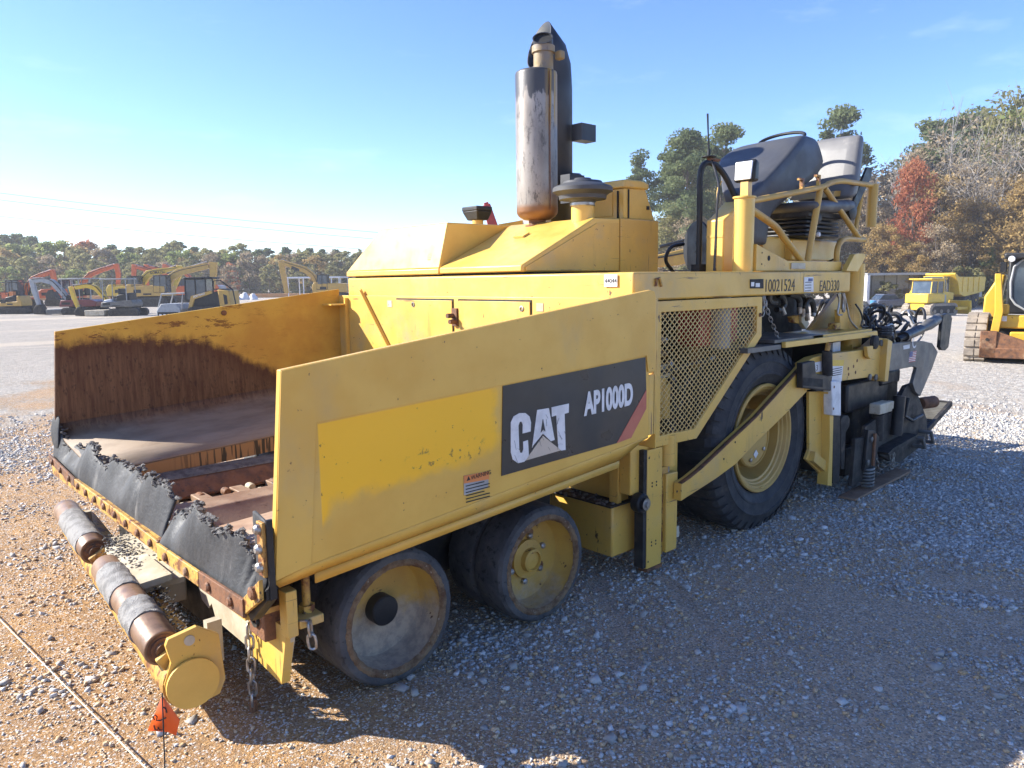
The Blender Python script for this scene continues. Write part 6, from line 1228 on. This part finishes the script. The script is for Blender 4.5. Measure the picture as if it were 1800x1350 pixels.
# overhead wires
m_wire = MAT('weathered_wire', (.16, .16, .165), rough=.6)
for i, (z0, z1, dd, lab) in enumerate(((30.5, 12.5, 128, 'uppermost of the faint overhead wires crossing the pale sky on the left'), (28.2, 11.6, 128.6, 'middle one of the faint overhead wires crossing the pale sky on the left'), (22.6, 10.2, 130, 'lowest of the faint overhead wires crossing the pale sky on the left'))):
    zl = [18.0, 16.9, 14.2][i]; zr = [7.7, 6.6, 5.2][i]
    P = [spot(-110+k_*11, dd, zl+(zr-zl)*((k_*11-24)/88)) for k_ in range(11)]; P = [p-Vector((0, 0, .9*math.sin(math.pi*q_/10))) for q_, p in enumerate(P)]
    tag(B().tube(P, .04, 5).build('power_line', m_wire), lab, 'power line')
# ------------------------------------------------------------------ trees
GREEN = attr_mat('pine_needles', [(0, (.075, .105, .05)), (.5, (.135, .17, .075)), (1, (.24, .26, .12))], .8, trans=.45)
OLIVE = attr_mat('olive_leaves', [(0, (.15, .15, .065)), (.5, (.25, .235, .10)), (1, (.38, .34, .15))], .8, trans=.5)
GOLD = attr_mat('golden_brown_leaves', [(0, (.24, .16, .07)), (.5, (.40, .28, .11)), (1, (.54, .38, .15))], .8, trans=.5)
REDL = attr_mat('red_maple_leaves', [(0, (.32, .085, .045)), (.5, (.42, .155, .08)), (1, (.48, .25, .12))], .8, trans=.5)
BROWN = attr_mat('dry_brown_leaves', [(0, (.22, .165, .10)), (.5, (.36, .28, .18)), (1, (.48, .38, .25))], .85, trans=.4)
LGREEN = attr_mat('bright_green_leaves', [(0, (.13, .17, .06)), (.5, (.23, .27, .085)), (1, (.37, .38, .14))], .8, trans=.5)
BARK = MAT('grey_brown_bark', (.13, .10, .08), (.08, .062, .05), 9, rough=.9, bump=.5, bsc=20, st=(1, 1, .2)); PALE = MAT('pale_bark', (.34, .31, .28), (.20, .18, .16), 6, rough=.9, st=(1, 1, .3))
def make_tree(seed, H, shape, leaves, lsz, mat, bark, clumps=60, trunk=.16, spread=.3, base=.3, twigs=0):
    rg = np.random.default_rng(seed); tb = B()
    bend = rg.normal(0, .02*H, 2); cl = lambda t: Vector((bend[0]*t*t, bend[1]*t*t, H*t))
    tb.tube([cl(t) for t in (0, .1, .3, .5, .7, .85, .97)], [trunk*1.3, trunk, trunk*.85, trunk*.66, trunk*.45, trunk*.25, .02], 7)
    cs = []
    for i in range(clumps):
        u = rg.random(); t = base+(1-base)*u; a = rg.uniform(0, 6.283)
        if shape == 'pine': rad = spread*H*(np.sin(math.pi*min(1, .15+.85*u))**.8)*(.35+.65*rg.random()) * (1 if rg.random() > .12 else 1.35)
        elif shape == 'round': rad = spread*H*math.sqrt(max(0, 1-(2*u-.9)**2/1.25))*(.25+.75*math.sqrt(rg.random()))
        else: rad = spread*H*(1-u)**.6*(.3+.7*rg.random())
        up_ = .10*H*rad/(spread*H) if shape != 'cone' else -.03*H
        p0 = cl(max(.08, t-.12 if shape != 'cone' else t)); p1 = cl(t)+Vector((math.cos(a)*rad, math.sin(a)*rad, rg.normal(0, .02*H))); cs.append((p1, u, rad))
        if i % 2 == 0 or twigs: tb.tube([p0, p0.lerp(p1, .55)+Vector((0, 0, up_*.4)), p1], [trunk*.28*(1-.6*u), trunk*.16*(1-.6*u), .012], 5, caps=False)
        for _ in range(twigs):
            e = p1+Vector(rg.normal(0, .07*H, 3))+Vector((0, 0, .05*H)); tb.tube([p0.lerp(p1, rg.uniform(.4, 1)), e], [.022, .006], 4, caps=False)
    n = leaves; idx = rg.integers(0, len(cs), n); C0 = np.array([list(c[0]) for c in cs])[idx]; hu = np.array([c[1] for c in cs])[idx]
    cr = H*(.055 if shape == 'pine' else .075 if shape == 'round' else .06)*rg.uniform(.6, 1.35, len(cs))[idx]
    d = rg.normal(0, 1, (n, 3)); d /= np.linalg.norm(d, axis=1)[:, None]; P = C0+d*(cr*rg.random(n)**.45)[:, None]*np.array([1.15, 1.15, .62 if shape == 'pine' else .8])
    a1 = rg.normal(0, 1, (n, 3)); a1 /= np.linalg.norm(a1, axis=1)[:, None]; a2 = np.cross(a1, rg.normal(0, 1, (n, 3))); a2 /= np.linalg.norm(a2, axis=1)[:, None]
    s = lsz*rg.uniform(.6, 1.3, n)[:, None]; v = np.stack([P-a1*s, P+a2*s*.55, P+a1*s, P-a2*s*.55], 1).reshape(-1, 3)
    me = bpy.data.meshes.new('crown'); me.vertices.add(4*n); me.vertices.foreach_set('co', v.ravel()); me.loops.add(4*n); me.loops.foreach_set('vertex_index', np.arange(4*n, dtype=np.int32)); me.polygons.add(n); me.polygons.foreach_set('loop_start', np.arange(n)*4); me.update()
    ctone = rg.uniform(.1, .9, len(cs))[idx]; at = me.attributes.new('tone', 'FLOAT', 'POINT'); at.data.foreach_set('value', np.repeat(np.clip(ctone*.6+rg.uniform(0, .4, n), 0, 1), 4).astype(np.float32)); me.materials.append(mat)
    o = tb.build('trunk', bark); tm = o.data; bpy.data.objects.remove(o); return tm, me
def plant(kind, name, lat, dep, sc, label, group, z=None, rz=None, cat='tree', wide=1.):
    e = thing(name, label, cat, spot(lat, dep, z), random.uniform(0, 6.28) if rz is None else rz, group); e.scale = (sc*wide, sc*wide, sc)
    for nm, m in zip(('trunk', 'crown'), kind):
        o = bpy.data.objects.new(nm, m); COL.objects.link(o); o.parent = e
    return e
pineA = make_tree(1, 20, 'pine', 15000, .19, GREEN, BARK, 60, .24, .20, .45); pineB = make_tree(2, 20, 'pine', 15000, .19, GREEN, BARK, 54, .24, .17, .38); pineC = make_tree(21, 20, 'pine', 9000, .19, GREEN, BARK, 34, .2, .15, .58)
oakA = make_tree(3, 15, 'round', 10000, .2, OLIVE, BARK, 90, .2, .30, .15); oakB = make_tree(4, 15, 'round', 9500, .2, GOLD, BARK, 90, .2, .28, .12); oakC = make_tree(5, 15, 'round', 8000, .18, BROWN, BARK, 80, .2, .28, .12, 1)
mapR = make_tree(6, 14, 'round', 9000, .19, REDL, BARK, 80, .17, .21, .2); bare = make_tree(7, 17, 'round', 900, .18, BROWN, PALE, 80, .16, .22, .3, 3); bare2 = make_tree(8, 17, 'round', 500, .18, BROWN, PALE, 70, .15, .17, .35, 3)
ced = make_tree(9, 7, 'cone', 5500, .2, LGREEN, BARK, 110, .12, .26, .05); bush = make_tree(10, 4, 'round', 3000, .2, OLIVE, BARK, 50, .06, .5, .05); yel = make_tree(11, 15, 'round', 6500, .24, LGREEN, BARK, 80, .2, .27, .2)
K = 1/1330
def P_(kind, name, px, top, dep, label, group=None, hh=20., wide=1.):
    dep = dep+20 if px > 1100 else dep
    hz_ = 510-(px+328)*.01313; lat = (px-900)*K*dep; g = spot(lat, dep).z; H_ = 1.70+(hz_-top)*K*dep-g
    return plant(kind, name, lat, dep, H_/hh, label, group, wide=wide)
GR = 'trees of the wood on the right'
# named trees of the wood on the right
P_(pineA, 'pine_tree', 1203, 243, 74, 'tall pine with a ragged crown leaning out left of the operator station'); P_(pineB, 'pine_tree', 1262, 240, 78, 'tall dense pine directly left of the black operator console'); P_(pineC, 'pine_tree', 1122, 292, 86, 'small lone pine top just right of the yellow control cabinet')
P_(pineA, 'pine_tree', 1228, 256, 90, 'pine between the two tallest pines left of the operator console'); P_(pineB, 'pine_tree', 1172, 300, 92, 'shorter pine at the left flank of the pines beside the operator station'); P_(pineB, 'pine_tree', 1635, 262, 96, 'green pine behind the red maple and the bare trees'); P_(pineA, 'pine_tree', 1752, 246, 96, 'green pine behind the yellow-green tree near the right edge')
P_(pineB, 'pine_tree', 1462, 212, 84, 'tall pine rising between the console and the seat back'); P_(pineA, 'pine_tree', 1690, 210, 88, 'tallest dark pine behind the bare trees above the bulldozer', wide=1.25); P_(pineB, 'pine_tree', 1618, 232, 92, 'dark pine left of the bare purple-grey treetop', wide=1.2)
P_(mapR, 'maple_tree', 1594, 290, 70, 'bright red maple above the bulldozer', None, 14, .62); P_(ced, 'cedar_tree', 1730, 440, 68, 'bright green young cedar right of the dump truck', None, 7, 1.0)
P_(bare, 'bare_tree', 1655, 203, 80, 'bare tree with a purple-grey top above the red maple', None, 17); P_(bare2, 'bare_tree', 1560, 290, 78, 'bare tree just left of the red maple', None, 17); P_(bare, 'bare_tree', 1700, 245, 72, 'pale trunked bare tree above the dump truck', None, 17); P_(bare2, 'bare_tree', 1745, 260, 70, 'slender bare tree with a leaning pale trunk right of the dump truck', None, 17)
P_(yel, 'oak_tree', 1752, 222, 82, 'yellow-green leafy tree near the right edge of the wood', None, 15); P_(oakA, 'oak_tree', 1792, 196, 80, 'tall olive tree cut off by the right edge', None, 15); P_(bare, 'bare_tree', 1785, 205, 74, 'bare branched tree in front of the olive tree at the right edge', None, 17)
WHERE = ['right of the yellow cabinet', 'behind the golden boom panel', 'behind the hose reel', 'left of the grab rail', 'behind the work lamp', 'behind the steering console', 'behind the console and rail', 'behind the seat cushion', 'behind the seat back', 'right of the seat back', 'tall one left of the red maple', 'low one left of the red maple', 'directly behind the red maple', 'right of the red maple', 'behind the bare pale trunk', 'above the dump truck', 'low one above the bulldozer', 'above the compact track loader cab', 'at the right edge over the loader', 'left of the yellow-green tree', 'low one below the red maple', 'behind the slender bare tree', 'highest one behind the red maple', 'beyond the right edge', 'tall one beyond the right edge']
for i, (k_, nm, px, top, dep, hh) in enumerate(((oakC, 'oak_tree', 1165, 400, 82, 15), (oakA, 'oak_tree', 1190, 370, 80, 15), (oakC, 'oak_tree', 1225, 385, 73, 15), (oakA, 'oak_tree', 1250, 330, 85, 15), (oakC, 'oak_tree', 1285, 360, 76, 15), (oakC, 'oak_tree', 1330, 350, 80, 15), (oakB, 'oak_tree', 1375, 380, 76, 15), (oakC, 'oak_tree', 1420, 340, 82, 15), (oakB, 'oak_tree', 1465, 350, 79, 15), (oakC, 'oak_tree', 1515, 330, 76, 15), (oakC, 'oak_tree', 1545, 310, 84, 15), (oakB, 'oak_tree', 1545, 400, 68, 15), (oakC, 'oak_tree', 1590, 340, 82, 15),
    (oakB, 'oak_tree', 1640, 320, 76, 15), (oakC, 'oak_tree', 1675, 300, 80, 15), (oakB, 'oak_tree', 1700, 360, 70, 15), (oakC, 'oak_tree', 1640, 400, 66, 15), (oakB, 'oak_tree', 1765, 320, 70, 15), (oakB, 'oak_tree', 1800, 330, 66, 15), (oakC, 'oak_tree', 1735, 330, 76, 15), (oakB, 'oak_tree', 1600, 430, 66, 15), (oakA, 'oak_tree', 1720, 270, 86, 15), (oakC, 'oak_tree', 1610, 270, 90, 15), (oakB, 'oak_tree', 1835, 300, 70, 15), (oakC, 'oak_tree', 1850, 230, 78, 15))):
    P_(k_, nm, px, top, dep, {id(oakC): 'dry brown leaved tree of the wood, ', id(oakB): 'golden brown leaved tree of the wood, ', id(oakA): 'olive green leaved tree of the wood, '}[id(k_)]+WHERE[i], 'mixed trees of the wood on the right', hh)
for px, wh in zip((1555, 1590, 1640, 1690, 1720, 1755, 1785, 1170, 1215, 1260, 1500), ['left of the bulldozer', 'below the red maple', 'behind the bulldozer cab', 'behind the dump truck body', 'behind the green cedar', 'right of the green cedar', 'behind the loader cab', 'right of the yellow cabinet', 'behind the hose reel', 'behind the lamp column', 'behind the seat base']): P_(bush, 'bush', px, 478+random.uniform(-14, 18), 63+random.uniform(0, 5), 'low olive undergrowth bush at the wood edge '+wh, 'undergrowth bushes along the wood', 4, 1.2)
# treeline on the left
lowA = make_tree(31, 14, 'round', 2600, .42, OLIVE, BARK, 50, .2, .34, .02); lowB = make_tree(32, 14, 'round', 2400, .42, GOLD, BARK, 50, .2, .32, .02); lowC = make_tree(33, 14, 'round', 2400, .42, BROWN, BARK, 50, .2, .32, .02); lowG = make_tree(34, 14, 'round', 2600, .42, LGREEN, BARK, 50, .2, .36, .02); lowP = make_tree(35, 16, 'pine', 2200, .42, GREEN, BARK, 36, .2, .20, .30); lowR = make_tree(36, 14, 'round', 2200, .42, REDL, BARK, 44, .2, .3, .1)
KN = {'o': (lowA, 'oak_tree', 14, 'olive leaved tree in the far treeline on the left', 'olive trees of the far treeline'), 'g': (lowB, 'oak_tree', 14, 'golden brown tree in the far treeline on the left', 'golden trees of the far treeline'), 'b': (lowC, 'oak_tree', 14, 'dull brown tree in the far treeline on the left', 'brown trees of the far treeline'), 'l': (lowG, 'oak_tree', 14, 'yellow-green tree in the far treeline on the left', 'yellow-green trees of the far treeline'), 'p': (lowP, 'pine_tree', 16, 'dark pine standing above the far treeline on the left', 'pines of the far treeline')}
for k_, px, top, dep in (('p', 4, 415, 165), ('o', 22, 432, 150), ('p', 28, 416, 170), ('l', 45, 432, 148), ('p', 52, 414, 172), ('p', 70, 418, 170), ('g', 20, 440, 142), ('l', 112, 426, 150), ('o', 85, 436, 155), ('g', 128, 428, 158), ('o', 140, 440, 146), ('p', 208, 432, 168), ('b', 172, 432, 160), ('g', 150, 436, 150), ('b', 192, 440, 148), ('o', 160, 450, 142), ('p', 240, 436, 170), ('o', 215, 444, 150), ('l', 235, 446, 146), ('o', 262, 440, 152), ('p', 300, 434, 170), ('o', 318, 430, 155), ('o', 285, 442, 148), ('l', 330, 442, 146), ('p', 330, 428, 172), ('g', 345, 444, 152), ('p', 352, 436, 170), ('o', 372, 442, 150), ('b', 385, 448, 146), ('o', 400, 444, 155), ('o', 430, 434, 152), ('l', 418, 446, 148), ('b', 445, 446, 146), ('p', 462, 440, 170), ('p', 482, 438, 172), ('b', 470, 452, 148), ('p', 513, 436, 170), ('g', 500, 450, 146), ('b', 525, 448, 150), ('p', 550, 438, 168), ('o', 545, 446, 150), ('p', 575, 440, 170), ('o', 570, 448, 148), ('g', 560, 452, 145), ('p', 600, 440, 168), ('b', 592, 446, 150), ('o', 612, 446, 148), ('p', 630, 448, 166), ('o', 640, 448, 150), ('b', 655, 450, 148), ('o', 60, 455, 138), ('b', 100, 452, 140), ('o', 250, 462, 138), ('o', 340, 460, 138), ('b', 300, 462, 140), ('b', 410, 468, 138), ('o', 480, 468, 138), ('o', 530, 470, 138), ('o', 590, 470, 138), ('g', -20, 430, 150), ('o', -70, 432, 150), ('p', -110, 420, 168), ('l', -150, 434, 148), ('b', -200, 436, 152), ('p', 700, 440, 168), ('o', 760, 446, 150), ('b', 830, 446, 152), ('p', 900, 436, 168), ('o', 980, 440, 150), ('o', 180, 460, 138), ('o', 5, 452, 138), ('b', 640, 465, 138)):
    kd, nm, hh, lb_, gr_ = KN[k_]; P_(kd, nm, px, top, dep, lb_, gr_, hh, random.uniform(1.0, 1.25))
P_(lowR, 'maple_tree', 168, 426, 156, 'russet maple in the far treeline left of the orange arms', None, 14); P_(lowR, 'maple_tree', 412, 464, 140, 'small red tree in the far treeline between the long boom and the lone excavator', None, 14, .9); P_(lowG, 'bush', 22, 470, 132, 'bright green bush at the left end of the far treeline', None, 14, 1.4); P_(lowG, 'bush', 142, 475, 132, 'bright green bush behind the tall orange excavator', None, 14, 1.4)
# the dense far-off edge of the wood behind the treeline reads as one mass
n = 18000; la = rng.uniform(-230, 28, n); de = rng.uniform(174, 186, n); zz = rng.random(n)**.8*(7.6+1.2*np.sin(la*.35)+.8*np.sin(la*.9+1))
P = np.array([list(spot(a, d, 0)) for a, d in zip(la, de)]); P[:, 2] = zz
a1 = rng.normal(0, 1, (n, 3)); a1 /= np.linalg.norm(a1, axis=1)[:, None]; a2 = np.cross(a1, rng.normal(0, 1, (n, 3))); a2 /= np.linalg.norm(a2, axis=1)[:, None]
v = np.stack([P-a1*.8, P+a2*.5, P+a1*.8, P-a2*.5], 1).reshape(-1, 3); me = bpy.data.meshes.new('far_wood'); me.vertices.add(4*n); me.vertices.foreach_set('co', v.ravel()); me.loops.add(4*n); me.loops.foreach_set('vertex_index', np.arange(4*n, dtype=np.int32)); me.polygons.add(n); me.polygons.foreach_set('loop_start', np.arange(n)*4); me.update()
at = me.attributes.new('tone', 'FLOAT', 'POINT'); at.data.foreach_set('value', np.repeat(rng.random(n), 4).astype(np.float32)); me.materials.append(OLIVE)
fwd = bpy.data.objects.new('far_wood', me); COL.objects.link(fwd); fwd['kind'] = 'stuff'; fwd['label'] = 'dense dull green wood edge behind the far treeline on the left'; fwd['category'] = 'wood'
MIXL = attr_mat('mixed_autumn_leaves', [(0, (.10, .12, .055)), (.3, (.20, .20, .09)), (.55, (.32, .25, .12)), (.8, (.40, .29, .17)), (1, (.44, .24, .12))], .85, trans=.45)
n = 34000; la = rng.uniform(14, 130, n); de = rng.uniform(112, 124, n); pxs = 900+la/de*1330
top = np.interp(pxs, [1100, 1160, 1250, 1330, 1400, 1480, 1560, 1640, 1720, 1800, 2000], [420, 385, 350, 330, 320, 325, 315, 285, 270, 265, 260])+12*np.sin(la*.9)+9*np.sin(la*2.3+1)
zt = 1.7+(487-top)/1330*de; P = np.array([list(spot(a, d)) for a, d in zip(la, de)]); P[:, 2] += rng.random(n)**.85*(zt+1.7)
cl_ = np.sin(la*.55+P[:, 2]*.5)*.5+np.sin(la*1.3-P[:, 2]*.9+2)*.5
a1 = rng.normal(0, 1, (n, 3)); a1 /= np.linalg.norm(a1, axis=1)[:, None]; a2 = np.cross(a1, rng.normal(0, 1, (n, 3))); a2 /= np.linalg.norm(a2, axis=1)[:, None]
v = np.stack([P-a1*.38, P+a2*.24, P+a1*.38, P-a2*.24], 1).reshape(-1, 3); me = bpy.data.meshes.new('deep_wood'); me.vertices.add(4*n); me.vertices.foreach_set('co', v.ravel()); me.loops.add(4*n); me.loops.foreach_set('vertex_index', np.arange(4*n, dtype=np.int32)); me.polygons.add(n); me.polygons.foreach_set('loop_start', np.arange(n)*4); me.update()
at = me.attributes.new('tone', 'FLOAT', 'POINT'); at.data.foreach_set('value', np.repeat(np.clip(.5+.32*cl_+rng.normal(0, .16, n), 0, 1), 4).astype(np.float32)); me.materials.append(MIXL)
fwd = bpy.data.objects.new('deep_wood', me); COL.objects.link(fwd); fwd['kind'] = 'stuff'; fwd['label'] = 'dense mixed autumn wood behind the single trees on the right'; fwd['category'] = 'wood'
# woods that close the lot behind the paver and outside the picture read as one mass

# ------------------------------------------------------------------ dusty air over the lot
hm = bpy.data.materials.new('dusty_air'); hm.use_nodes = True; ht = hm.node_tree; ht.nodes.remove(ht.nodes['Principled BSDF'])
pvn = ht.nodes.new('ShaderNodeVolumePrincipled'); pvn.inputs['Density'].default_value = .0007; pvn.inputs['Color'].default_value = (.93, .92, .90, 1); pvn.inputs['Anisotropy'].default_value = .2
ht.links.new(pvn.outputs[0], ht.nodes['Material Output'].inputs['Volume'])
B().box(-1000, 1000, -1000, 1000, -3.2, 30).build('haze', hm, kind='stuff')
